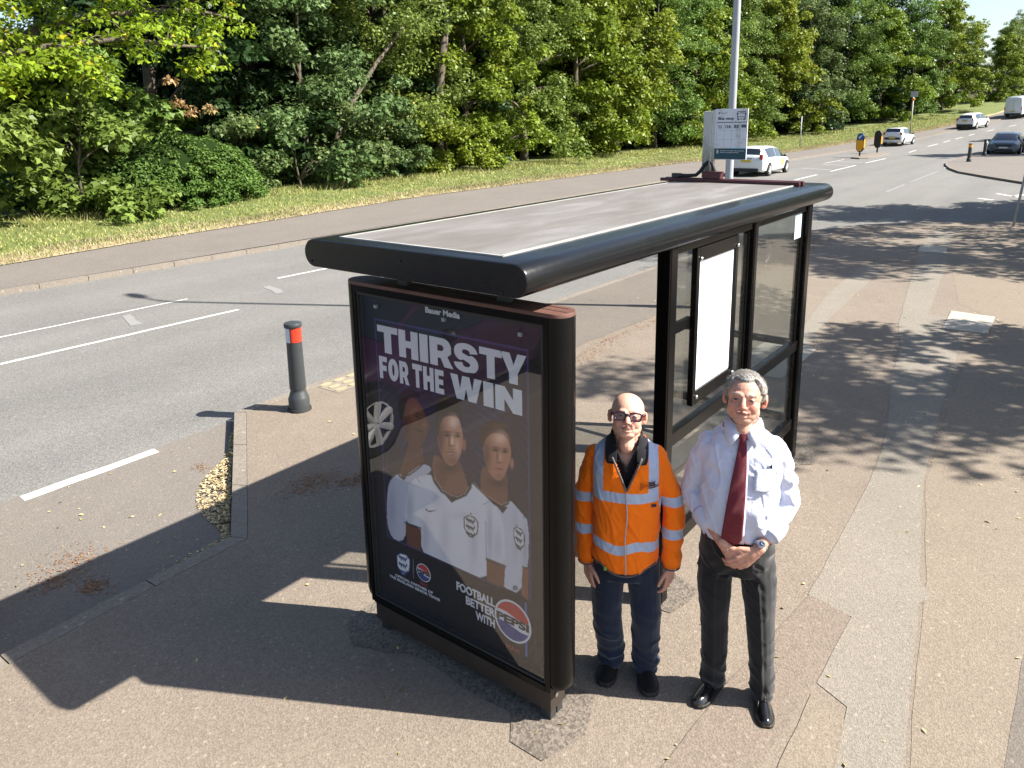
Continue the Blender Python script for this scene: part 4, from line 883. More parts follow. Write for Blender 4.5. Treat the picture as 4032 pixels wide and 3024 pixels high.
# keep-left bollards on the centre island
ylw = paint('yellow plastic shell', (.75, .33, .005), .35, .06, 6, coat=.4); blu = paint('blue sign face', (.01, .09, .35), .4, .05, 6); blk = paint('black plastic', (.012, .012, .014), .45, .2, 8)
def keepleft(loc, label, front):
    k = tag(empty('keep_left_bollard', loc, R(-14)), label, 'traffic bollard', 'traffic bollards on the centre island')
    def outline(w, z0, z1, zt, n=14, r_=1.0):
        P_ = [(-w * .45, z0), (w * .45, z0), (w, z0 + .22), (w, zt)]
        P_ += [(w * math.cos(math.pi * i / n), zt + (z1 - zt) * math.sin(math.pi * i / n)) for i in range(1, n)] + [(-w, zt), (-w, z0 + .22)]
        return P_
    def plate(P_, x0, x1):
        mb = MB(); n = len(P_); V = [(x0, y, z) for y, z in P_] + [(x1, y, z) for y, z in P_]
        mb.add(V, [tuple(range(n)), tuple(range(n, 2 * n))[::-1]] + [((i + 1) % n, i, n + i, n + (i + 1) % n) for i in range(n)]); return mb
    plate(outline(.27, .3, 1.62, 1.32), -.085, .085).build('shell', blk, k, bevel=.01)
    mb = MB(); mb.span(-.09, .09, -.2, .2, .62, 1.2) if not front else None
    mb = plate([(y, min(z, 1.17)) for y, z in outline(.235, .36, 1.2, 1.0)], -.095 if front else -.02, .095); 
    if front: mb.build('front_panel', ylw, k)
    for y_ in (-.285, .262): mb = MB(); mb.span(-.07, .07, y_, y_ + .023, .6, 1.18); mb.build('side_panel', ylw, k)
    mb = MB(); mb.lathe([(0, -.2), (.06, -.2), (.06, .32), (0, .32)], n=12); mb.build('stem', blk, k)
    if front:
        mb = MB(); mb.lathe([(0, 0), (.24, 0), (.24, -.012), (0, -.012)], (-.088, 0, 1.36), 36, 'x'); mb.build('sign_disc', blu, k)
        mb = MB(); rt = Matrix.Rotation(R(-45), 3, 'X'); 
        V = [(-.104, y, z) for y, z in ((-.03, .15), (.03, .15), (.03, -.02), (.085, -.02), (0, -.16), (-.085, -.02), (-.03, -.02))]; V = [rt.inverted() @ Vector(v) + Vector((0, 0, 1.36)) for v in V]; n = 7
        V += [v + Vector((.003, 0, 0)) for v in V]; mb.add(V, [tuple(range(n)), tuple(range(n, 2 * n))[::-1]] + [((i + 1) % n, i, n + i, n + (i + 1) % n) for i in range(n)]); mb.build('arrow', MT['paper'], k)
    return k
keepleft((56.6, 11.95, 0.0), 'yellow keep-left bollard with a blue arrow disc at the near end of the centre island', True)
keepleft((62.2, 12.0, 0.08), 'black-backed keep-left bollard with yellow edges beside the white hatchback', False)
# far bus-stop pole and short post on the verge
pl = tag(empty('signpost', (89.5, 14.7, ter(89.5))), 'slim weathered signpost with a small grey plate on the verge beyond the white hatchback', 'signpost')
mb = MB(); mb.tube([(0, 0, -.2), (.1, .05, 3.7)], .07, 10); mb.build('post', paint('flaky white post', (.45, .43, .38), .7, .5, 5), pl, smooth=True)
mb = MB(); mb.span(-.02, .02, -.36, .3, 3.7, 4.3); mb.build('plate', MT['galv'], pl); mb = MB(); mb.ell((0, 0, 3.45), (.1, .16, .13)); mb.build('orange_marker', paint('orange marker', (.8, .25, .02), .5), pl, smooth=True)
pl = tag(empty('signpost', (66.4, 19.2, .35)), 'short thin grey post standing in the grass verge in front of the chestnut trees', 'post')
mb = MB(); mb.tube([(0, 0, -.4), (0, 0, 2.5)], .05, 8); mb.build('post', MT['galv'], pl, smooth=True)
# ---------------------------------------------------------------- trees, bushes and grass
def leafmat(name, dark, light, yellow, trans=.35, yfrac=.06, rough=.45):
    t = NT(name); a = t.attr('tone'); oi = t.n('ShaderNodeObjectInfo')
    c = t.mix(a.outputs['Fac'], lin(dark), lin(light))
    c = t.mix(t.math('MULTIPLY', t.math('GREATER_THAN', a.outputs['Fac'], 1 - yfrac), .75), c, lin(yellow))
    big = t.noise(.28, 3, .5)
    hs = t.n('ShaderNodeHueSaturation'); t.l(c, hs.inputs['Color']); t.l(t.math('MULTIPLY_ADD', oi.outputs['Random'], .03, .487), hs.inputs['Hue']); t.l(t.math('MULTIPLY_ADD', big, .9, .55), hs.inputs['Value'])
    t.col(hs.outputs[0]).rough(rough); t.set(Specular_IOR_Level=.2)
    tr = t.n('ShaderNodeBsdfTranslucent'); m2 = t.mix(.5, hs.outputs[0], (.25, .32, .03), 'MIX'); t.l(hs.outputs[0], tr.inputs[0])
    mx = t.n('ShaderNodeMixShader'); mx.inputs[0].default_value = trans; t.l(t.b.outputs[0], mx.inputs[1]); t.l(tr.outputs[0], mx.inputs[2]); t.l(mx.outputs[0], t.o.inputs[0])
    return t.m
LM = {
 'lime': leafmat('lime maple leaves', (.14, .21, .014), (.33, .41, .03), (.5, .38, .03), .42, .10),
 'syc': leafmat('grey green sycamore leaves', (.05, .09, .02), (.17, .24, .085), (.4, .33, .06), .3, .05, .55),
 'chest': leafmat('horse chestnut leaves', (.085, .13, .012), (.24, .3, .032), (.36, .27, .03), .36, .07),
 'ash': leafmat('mid green ash leaves', (.075, .12, .018), (.2, .28, .06), (.34, .3, .05), .34, .04),
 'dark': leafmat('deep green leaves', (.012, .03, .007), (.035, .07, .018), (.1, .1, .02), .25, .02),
 'gloss': leafmat('glossy shrub leaves', (.04, .08, .012), (.10, .17, .03), (.2, .25, .03), .2, .02, .62),
 'dead': leafmat('withered brown leaves', (.2, .11, .05), (.42, .27, .14), (.45, .36, .16), .3, .1),
}
t = NT('tree bark'); mp = t.n('ShaderNodeMapping'); mp.inputs['Scale'].default_value = (6, 6, 1.5); t.l(t.tc.outputs['Object'], mp.inputs[0]); n1 = t.noise(2, 8, .7, mp.outputs[0])
t.col(t.ramp(n1, [(.3, (.045, .036, .024)), (.55, (.11, .09, .062)), (.75, (.17, .15, .1))])).rough(.95); t.bump(n1, .04); BARK = t.m

def leaves(centres, radii, per, size, g, droop=.3, shape='kite', spread=1.0):
    """little leaf faces scattered through sprays: centres (n,3), radii (n,) -> verts, faces, tone"""
    n = len(centres); k = n * per
    c = np.repeat(centres, per, 0); r_ = np.repeat(radii, per)
    d = g.normal(size=(k, 3)); d /= np.linalg.norm(d, axis=1)[:, None]; q = g.random(k) ** .45
    off = d * q[:, None] * r_[:, None]; off[:, 2] *= .55; off[:, 2] -= droop * (off[:, 0] ** 2 + off[:, 1] ** 2) / np.maximum(r_, .1)
    pos = c + off
    nrm = d * .7 + g.normal(size=(k, 3)) * .55 + np.array([0, 0, .75]); nrm /= np.linalg.norm(nrm, axis=1)[:, None]
    t1 = np.cross(nrm, g.normal(size=(k, 3))); t1 /= np.linalg.norm(t1, axis=1)[:, None]; t1[:, 2] -= droop * .8; t1 /= np.linalg.norm(t1, axis=1)[:, None]
    t2 = np.cross(nrm, t1); s = size * g.uniform(.6, 1.35, k)[:, None]
    if shape == 'kite':
        P_ = [pos, pos + t1 * s * .45 + t2 * s * .38 - nrm * s * .08, pos + t1 * s * 1.05, pos + t1 * s * .45 - t2 * s * .38 - nrm * s * .08]; m = 4
    else:   # lobed
        P_ = [pos, pos + t1 * s * .25 + t2 * s * .5, pos + t1 * s * .5 + t2 * s * .22, pos + t1 * s * 1.05, pos + t1 * s * .5 - t2 * s * .22, pos + t1 * s * .25 - t2 * s * .5]; m = 6
    V = np.stack(P_, 1).reshape(-1, 3); F = np.arange(k * m).reshape(k, m)
    tone = np.repeat(np.clip(g.random(k) * .75 + np.repeat(g.random(n), per) * .25, 0, 1), m)
    return V, F, tone

def crown_mesh(name, seed, R0, H0, H1, n, per, size, mat, droop=.3, shape='kite', shell=.55, lowfill=.8, rad=(.5, .95), R1=None):
    """a crown from H0 (lowest leaves) to H1; sprays gathered into boughs with gaps between"""
    g = np.random.default_rng(seed); nb = max(6, n // 9); C0 = []
    for i in range(nb):
        u = (i + .5) / nb; z = H0 + (H1 - H0) * u
        prof = math.sin(math.pi * min(1, max(0, (u * .86 + .14))) ** lowfill) ** .55
        a = i * 2.399 + g.uniform(-.5, .5); rr = R0 * prof * g.uniform(shell, 1.08); C0.append((rr * math.cos(a), rr * math.sin(a), z + g.uniform(-.5, .5)))
    C0 = np.array(C0); cs = []
    for i in range(n):
        b = C0[i % nb]; q = g.uniform(.35, 1.12) ** .7; p_ = b * np.array([q, q, 1]) + g.normal(size=3) * np.array([.75, .75, .5]) * (R0 / 4.5); p_[2] += (1 - q) * .5
        cs.append(p_)
    cs = np.array(cs); cs[:, 2] = np.maximum(cs[:, 2], H0 * .8)
    V, F, tone = leaves(cs, g.uniform(rad[0], rad[1], n), per, size, g, droop, shape)
    me = bpy.data.meshes.new(name)
    k = F.shape[1]; me.vertices.add(len(V)); me.vertices.foreach_set('co', V.astype(np.float32).ravel()); me.loops.add(F.size); me.loops.foreach_set('vertex_index', F.astype(np.int32).ravel())
    me.polygons.add(len(F)); me.polygons.foreach_set('loop_start', np.arange(0, F.size, k, dtype=np.int32)); me.polygons.foreach_set('loop_total', np.full(len(F), k, dtype=np.int32)); me.update(calc_edges=True)
    a = me.attributes.new('tone', 'FLOAT', 'POINT'); a.data.foreach_set('value', tone.astype(np.float32)); me.materials.append(mat)
    return me, cs
def trunk_mesh(name, seed, H, r0, tips, lean=(0, 0), nl=14, fork=.3):
    g = random.Random(seed); mb = MB(); P_ = []
    for i in range(9):
        u = i / 8; P_.append((lean[0] * u * H + .12 * math.sin(u * 5 + seed), lean[1] * u * H + .1 * math.sin(u * 4 + seed * 2), -.4 + (H + .4) * u))
    mb.tube(P_, [r0 * (1.35 if i == 0 else 1 - .85 * i / 8) for i in range(9)], 10)
    order = list(range(len(tips))); g.shuffle(order)
    for j in order[:nl]:
        tp = Vector(tips[j]); zb = max(.12 * H, min(.9 * H, tp.z - .35 * math.hypot(tp.x, tp.y) - .3)); u = (zb + .4) / (H + .4); k = min(7, int(u * 8)); f = u * 8 - k
        b = Vector(P_[k]).lerp(Vector(P_[k + 1]), f); m_ = b.lerp(tp, .5) + Vector((g.uniform(-.3, .3), g.uniform(-.3, .3), g.uniform(.1, .5)))
        rr = max(.03, r0 * (1 - .85 * u) * .55); mb.tube([b, b.lerp(m_, .5) + Vector((0, 0, .1)), m_, m_.lerp(tp, .6), tp], [rr, rr * .8, rr * .6, rr * .35, .012], 6)
    me = bpy.data.meshes.new(name); me.from_pydata([tuple(v) for v in mb.v], [], mb.f); me.polygons.foreach_set('use_smooth', [True] * len(me.polygons)); me.materials.append(BARK); return me
def kind_of_tree(key, seed, R0, H0, H1, n, per, size, mat, r0=.25, **kw):
    nl = kw.pop('nl', 16); c, cs = crown_mesh(key + ' crown', seed, R0, H0, H1, n, per, size, mat, **kw); return c, trunk_mesh(key + ' trunk', seed, H1 * .93, r0, cs, nl=nl)
TK = {
 'chest': [kind_of_tree('chestnut', 1, 4.6, .9, 12.5, 250, 125, .24, LM['chest'], .28, droop=.5, lowfill=.6), kind_of_tree('chestnut b', 2, 4.3, .5, 12, 250, 125, .24, LM['chest'], .28, droop=.5, lowfill=.55)],
 'ash': [kind_of_tree('ash', 3, 4.6, 1.2, 14, 260, 130, .17, LM['ash'], .25, droop=.35), kind_of_tree('ash b', 4, 4.2, .8, 13, 250, 130, .17, LM['ash'], .25, droop=.35, lowfill=.6)],
 'syc': [kind_of_tree('sycamore', 5, 4.4, 1.4, 13, 230, 110, .19, LM['syc'], .2, droop=.35, shape='lobed'), kind_of_tree('sycamore b', 6, 4.2, .6, 12, 230, 110, .19, LM['syc'], .2, droop=.35, shape='lobed', lowfill=.6)],
 'dark': [kind_of_tree('dark wood', 7, 5.2, .3, 15, 230, 100, .27, LM['dark'], .3, droop=.3, lowfill=.5), kind_of_tree('dark wood b', 8, 4.8, .3, 14, 220, 100, .27, LM['dark'], .3, droop=.3, lowfill=.5)],
 'bush': [kind_of_tree('bush', 9, 1.9, .15, 2.9, 70, 95, .15, LM['syc'], .05, droop=.3, shape='lobed', lowfill=.45, rad=(.35, .6), nl=8), kind_of_tree('bush b', 10, 1.7, .15, 2.6, 70, 95, .17, LM['chest'], .05, droop=.45, lowfill=.45, rad=(.35, .6), nl=8)],
}
def plant(name, crown, trunk, x, y, z, s, rz, label, cat='tree', group=None):
    e = tag(empty(name, (x, y, z), rz), label, cat, group); e.scale = (s, s, s)
    o = bpy.data.objects.new('trunk' if cat == 'tree' else 'stem', trunk); link(o, e); o = bpy.data.objects.new('crown' if cat == 'tree' else 'foliage', crown); link(o, e); return e
def gz0(x, y): return ter(x) + .28
WOOD = 'trees of the roadside wood'
DESC = {'chest': 'yellow-green horse chestnut with drooping leaves', 'ash': 'feathery mid-green ash', 'syc': 'grey-green sycamore with pale leaf undersides', 'dark': 'deep green tree'}
# front row along the verge: (x, y offset from tree line, kind, variant, scale, turn, where)
FRONT = [
 (20.5, 2.6, 'syc', 1, 1.02, 2.1, 'just left of the tall bare trunk'),
 (26.5, 2.8, 'ash', 0, 1.05, 1.0, 'right of the tall bare trunk'), (32.5, 2.4, 'chest', 0, .98, .2, 'left of the bus stop flag'),
 (38.5, 2.2, 'ash', 1, 1.05, 2.6, 'directly behind the bus stop flag'), (45, 1.8, 'chest', 1, 1.12, 1.4, 'right behind the lamp post'),
 (51.5, 1.6, 'chest', 0, 1.15, 3.3, 'behind the white taxi roof'), (58.5, 1.8, 'ash', 0, 1.1, 5.0, 'right of the white taxi'),
 (66, 2.0, 'chest', 1, 1.15, .8, 'behind the yellow keep-left bollard'), (73.5, 2.0, 'ash', 1, 1.2, 4.1, 'behind the white hatchback'),
 (81, 2.2, 'chest', 0, 1.1, 2.0, 'between the white hatchback and the signpost'), (88, 3.2, 'syc', 1, 1.15, 1.0, 'behind the slim signpost'),
 (95, 3.6, 'ash', 0, 1.15, 3.0, 'behind the white off-roader'), (102, 3.2, 'chest', 1, 1.1, 5.0, 'right of the white off-roader'),
 (109, 3.0, 'ash', 1, 1.1, 1.8, 'left of the white van'), (117, 3.0, 'chest', 0, 1.1, 4.0, 'behind the white van')]
for x, dy, k, v, s, rz, where in FRONT:
    c, tr = TK[k][v]; plant(k if False else {'chest': 'chestnut_tree', 'ash': 'ash_tree', 'syc': 'sycamore_tree'}[k], c, tr, x, ip(x, TF) + dy + 1.6, gz0(x, 0), s, rz, DESC[k] + ' ' + where, 'tree', 'trees along the far verge')
g = random.Random(5)
for i in range(18):   # farther up the hill
    x = 124 + i * 7.5 + g.uniform(-2, 2); y = ip(min(x, 168), TF) - max(0, x - 168) * .6 + g.choice((2, 9)) ; k = g.choice(('chest', 'ash', 'ash', 'syc')); c, tr = TK[k][g.randrange(2)]
    plant('hill_tree', c, tr, x, y, terfar(x) - .3, g.uniform(.72, .84), g.uniform(0, 6), 'far green tree on the rising skyline where the road climbs out of sight', 'tree', 'far trees where the road climbs')
for i in range(16):
    x = 128 + i * 9 + g.uniform(-2, 2); k = g.choice(('chest', 'ash')); c, tr = TK[k][g.randrange(2)]
    plant('hill_tree', c, tr, x, ip(min(x, 168), TF) + 16 + g.uniform(-3, 3), terfar(x), g.uniform(.7, .82), g.uniform(0, 6), 'far green tree on the rising skyline where the road climbs out of sight', 'tree', 'far trees where the road climbs')
# the wood behind: dark rows, left open behind the maple where sky shows
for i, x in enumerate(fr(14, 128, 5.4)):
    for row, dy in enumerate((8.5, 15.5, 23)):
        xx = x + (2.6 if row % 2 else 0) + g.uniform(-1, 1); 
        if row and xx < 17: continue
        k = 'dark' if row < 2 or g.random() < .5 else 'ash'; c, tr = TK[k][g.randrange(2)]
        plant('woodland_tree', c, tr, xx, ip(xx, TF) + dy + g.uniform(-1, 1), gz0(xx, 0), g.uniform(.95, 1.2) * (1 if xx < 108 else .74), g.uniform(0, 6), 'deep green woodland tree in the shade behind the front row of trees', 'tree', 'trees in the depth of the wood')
# low dark growth beneath the gap behind the maple
for i in range(15):
    x = 1 + i * 1.9 + g.uniform(-.5, .5); c, tr = TK['bush'][g.randrange(2)]
    plant('understorey_bush', c, tr, x, ip(x, TF) + 7.5 + g.uniform(-1, 3), gz0(x, 0), g.uniform(1.2, 1.75), g.uniform(0, 6), 'dark leafy bush in the shade deep behind the maple', 'bush', 'bushes of the shaded understorey')
# low saplings in front
LOW = [(17.6, 1.2, 0, 1.15, .5, 'grey-green sycamore sapling spilling over the verge right of the glossy shrub', 'sycamore_sapling'),
 (20.6, 1.5, 0, 1.25, 2.0, 'dark leafy sycamore sapling left of the low chestnut at the verge', 'sycamore_sapling'), (15.4, 2.2, 0, 1.05, 4.0, 'dark sapling behind the right end of the glossy shrub', 'sycamore_sapling'),
 (23.6, 1.7, 0, 1.0, 3.0, 'low sapling under the slender leaning trunk', 'sycamore_sapling'), (27.6, 1.4, 1, 1.0, 1.0, 'low chestnut bush at the foot of the tall bare trunk', 'chestnut_bush'),
 (31, 1.8, 1, 1.1, 2.5, 'low chestnut bush just right of the tall bare trunk', 'chestnut_bush'), (62, 2.0, 1, 1.5, 2.5, 'rounded bright chestnut bush behind the centre island', 'chestnut_bush'), (70, 1.6, 1, 1.6, .5, 'big bright chestnut bush behind the white hatchback', 'chestnut_bush'), (86, 2.0, 0, 1.6, 1.5, 'dark bush behind the slim far signpost', 'bush')]
for x, dy, v, s, rz, lab, nm in LOW:
    c, tr = TK['bush'][v]; plant(nm, c, tr, x, ip(x, TF) + dy, gz0(x, 0) - .05, s, rz, lab, 'bush')
# slender trunks that show in the photograph
def bare(P_, r_, lab, name='bare_trunk'):
    mb = MB(); mb.tube(P_, r_, 12); o = mb.build('bark', BARK, smooth=True); o.name = name; tag(o, lab, 'tree trunk'); return o
bare([(28.7, 27.2, -.2), (28.7, 27.25, 3), (29.2, 27.3, 6), (30.2, 27.4, 10)], [.3, .26, .24, .2], 'tall straight bare trunk rising from the verge bushes in the middle of the tree row')
bare([(19.2, 25.6, .2), (21.0, 26.0, 3.2), (23.3, 26.2, 5.6), (25.6, 26.4, 7.6)], [.13, .12, .1, .07], 'slender pale trunk leaning right among the sycamore leaves')

# the big lime-green maple at the left, boughs reaching out over the verge
g2 = np.random.default_rng(21)
maple = tag(empty('maple_tree', (4.2, 24.6, .3)), 'large maple with bright lime-green leaves and spreading mossy boughs at the far left', 'tree')
mb = MB(); mb.tube([(0, 0, -.5), (.0, 0, 1.2), (-.25, 0, 3), (-.5, .1, 5.2), (-.3, .2, 8), (0, .2, 11)], [.62, .46, .4, .36, .26, .1], 14)
tips = []; BO = [((-.3, 0, 3.2), (7.6, -2.6, 4.9), .15), ((-.3, 0, 3.6), (9.4, -1.2, 6.2), .16), ((-.45, 0, 4.6), (8.2, -2.8, 7.4), .15), ((-.45, 0, 5.2), (5.2, -3.4, 8.4), .14), ((-.3, 0, 3.0), (4.0, -3.2, 3.7), .11), ((-.4, 0, 4.2), (-3.8, -2.6, 5.6), .15), ((-.4, 0, 5), (-2.0, -3.4, 8), .13), ((-.4, .1, 6), (2.2, -2.4, 9.6), .12), ((-.3, 0, 4.4), (2.0, -3.2, 6.0), .11), ((-.35, 0, 3.2), (-3.4, -2.4, 3.4), .12), ((-.4, .1, 5.8), (7.5, -1, 9.4), .12), ((-.3, 0, 2.6), (1.2, -2.8, 3.4), .1)]
cs = []; rd = []
for a, b, r_ in BO:
    a = Vector(a); b = Vector(b); P_ = [a]; L = (b - a).length; nseg = 7
    for i in range(1, nseg + 1):
        u = i / nseg; q = a.lerp(b, u) + Vector((g2.uniform(-.25, .25), g2.uniform(-.25, .25), .9 * math.sin(math.pi * u * .9) + g2.uniform(-.15, .15))); P_.append(q)
    mb.tube(P_, [r_ * (1 - .8 * i / nseg) + .012 for i in range(nseg + 1)], 8)
    for i in range(2, nseg + 1):
        for k in range(4):
            q = P_[i] + Vector((g2.uniform(-1.1, 1.1), g2.uniform(-.9, .9), g2.uniform(-.7, .75)))
            mb.tube([P_[i], P_[i].lerp(q, .55) + Vector((0, 0, .12)), q], [.03, .02, .008], 5); cs.append(tuple(q)); rd.append(g2.uniform(.38, .72))
        cs.append(tuple(P_[i] + Vector((0, 0, .15)))); rd.append(.5)
mb.build('trunk', BARK, maple, smooth=True)
V, F, tone = leaves(np.array(cs), np.array(rd), 62, .17, g2, .35, 'lobed')
o = fastmesh('crown', V, F, LM['lime'], maple, False); setatt(o, tone, 'tone')
for dc_, dr_ in (((6.4, -3.0, 3.4), .3), ((6.9, -2.9, 3.15), .3), ((7.6, -2.8, 3.25), .28), ((6.2, -3.0, 4.1), .26)):
    V, F, tone = leaves(np.array([dc_]), np.array([dr_]), 45, .13, g2, .5, 'lobed')
    o = fastmesh('withered_spray', V, F, LM['dead'], maple, False); setatt(o, tone, 'tone')
for i, (x, dy, s, lab) in enumerate(((2.2, .9, 1.35, 'maple sapling at the far left edge of the picture under the big maple'), (5.2, .6, 1.25, 'maple sapling at the foot of the big maple trunk'), (8.2, 1.0, 1.3, 'maple sapling between the maple trunk and the glossy shrub'), (-1, 1.4, 1.4, 'maple sapling spreading beside the verge left of the maple trunk'), (7.4, 3.0, 1.6, 'tall maple sapling behind the left end of the glossy shrub'), (10.6, 3.4, 1.5, 'pale maple sapling rising above the glossy shrub'))):
    if i == 0:
        c0, cs0 = crown_mesh('maple sapling', 31, 1.8, .2, 3.0, 70, 85, .17, LM['lime'] if False else LM['ash'], droop=.35, shape='lobed', lowfill=.45, rad=(.35, .62)); t0_ = trunk_mesh('maple sapling stem', 31, 2.6, .05, cs0, nl=8)
    plant('maple_sapling', c0, t0_, x, ip(x, TF) + dy, .25, s, i * 1.3, lab, 'bush')
# dense glossy shrub
g3 = np.random.default_rng(33); sh = tag(empty('glossy_shrub', (11.6, 23.6, .2), R(8)), 'dense rounded shrub with small glossy leaves on the verge left of the bus shelter', 'shrub')
cs = []
while len(cs) < 330:
    p_ = g3.normal(size=3); p_ /= np.linalg.norm(p_); p_[2] = abs(p_[2])
    k = 1 + .16 * noise.noise((p_[0] * 2.2, p_[1] * 2.2, p_[2] * 2.2)); cs.append((p_[0] * 3.1 * k, p_[1] * 1.5 * k, .15 + p_[2] * 2.15 * k))
V, F, tone = leaves(np.array(cs), g3.uniform(.22, .42, len(cs)), 150, .1, g3, .2, 'kite')
o = fastmesh('foliage', V, F, LM['gloss'], sh, False); setatt(o, tone, 'tone')
mb = MB(); mb.ell((0, 0, .9), (2.6, 1.15, 1.5)); mb.build('inner_shade_core', paint('painted inner shade', (.012, .022, .006), 1, .3, 5, 0), sh, smooth=True)  # solid dark core, coloured as the shade inside the shrub
# trees beside and behind the photographer's side: they throw the dappled shade
SHD = [(9.6, -7.0, 'syc', 0, .68, .4), (20.6, -7.2, 'ash', 0, .95, 1.4), (27.8, -6.4, 'chest', 1, .95, 2.4), (66, -3.8, 'ash', 1, .95, .4), (86, -5.2, 'chest', 1, 1.0, 3.4)]
for x, y, k, v, s, rz in SHD:
    c, tr = TK[k][v]; plant('roadside_tree', c, tr, x, y, ter(x), s, rz, 'leafy roadside tree on the near side, seen mainly by its dappled shade', 'tree', 'trees on the near side of the road')

# grass of the verge and its dry edge
def grassblades(name, n, xr, yf, hr, m, seed, w=.012, zf=None):
    g = np.random.default_rng(seed); k = n; u = g.random(k) ** 1.35; x = xr[0] + (xr[1] - xr[0]) * u; v = g.random(k)
    a = np.array([yf(q) for q in x]); y = a[:, 0] + (a[:, 1] - a[:, 0]) * v
    z = np.array([ter(q) for q in x]) + .01 + np.minimum(.3, np.maximum(0, (y - np.array([ip(q, GF) for q in x]) - .1)) * .05)
    h = g.uniform(hr[0], hr[1], k); far = 1 + u * 3; an = g.uniform(0, math.pi, k); w_ = w * far * g.uniform(.7, 1.4, k)
    dx, dy = np.cos(an) * w_, np.sin(an) * w_; lx, ly = g.normal(size=k) * h * .45, g.normal(size=k) * h * .45
    P_ = [np.stack([x - dx, y - dy, z], 1), np.stack([x + dx, y + dy, z], 1), np.stack([x + lx, y + ly, z + h], 1)]
    V = np.stack(P_, 1).reshape(-1, 3); F = np.arange(k * 3).reshape(k, 3); o = fastmesh(name, V, F, m, None, False); setatt(o, np.repeat(g.random(k), 3), 'tone')
    return o
GM = leafmat('verge grass blades', (.15, .18, .035), (.38, .39, .11), (.52, .44, .23), .3, .35, .6); SM = leafmat('dry straw blades', (.3, .24, .13), (.55, .47, .31), (.24, .28, .08), .3, .3, .6)
tag(grassblades('verge_grass', 60000, (-2, 110), lambda x: (ip(x, GF) + .35, ip(x, TF) + 2.4), (.04, .10), GM, 1), 'green mown grass of the far roadside verge', 'grass', kind='stuff')
tag(grassblades('dry_grass', 36000, (-2, 110), lambda x: (ip(x, GF) + .0, ip(x, GF) + 1.35 + .6 * noise.noise((x * .4, 0, 0))), (.03, .12), SM, 2), 'straw-coloured dry grass along the edge of the far footpath', 'dry grass', kind='stuff')
tag(grassblades('tall_grass', 5000, (6, 90), lambda x: (ip(x, TF) - .4, ip(x, TF) + 1.2), (.12, .32), GM, 3, .008), 'taller grass stems growing along the foot of the trees', 'grass', kind='stuff')
# ---------------------------------------------------------------- vehicles
def carpaint(name, c, coat=.8): return paint(name, c, .35, .03, 3, .5, coat=coat, rvar=.03)
t = NT('car window glass'); t.col((.012, .016, .02)).rough(.06); t.set(Specular_IOR_Level=.8, Coat_Weight=.5); MT['cargl'] = t.m
MT['trim'] = paint('black car trim', (.012, .012, .013), .5, .2, 9); MT['tyre'] = paint('tyre rubber', (.018, .018, .018), .85, .2, 20); MT['alloy'] = paint('alloy wheel', (.5, .5, .5), .4, .1, 9, metal=.2)
MT['tail'] = paint('red tail lamp', (.4, .01, .015), .2, .1, 5, coat=.6); MT['lamp'] = paint('clear headlamp', (.5, .52, .55), .15, .1, 5, coat=.8); MT['ylplate'] = paint('yellow number plate', (.6, .42, .03), .5, .05); MT['wplate'] = paint('white number plate', (.65, .66, .65), .5, .05)
def interp(tab, x):
    return [ip(x, [(r_[0], r_[k]) for r_ in tab]) for k in range(1, len(tab[0]))]
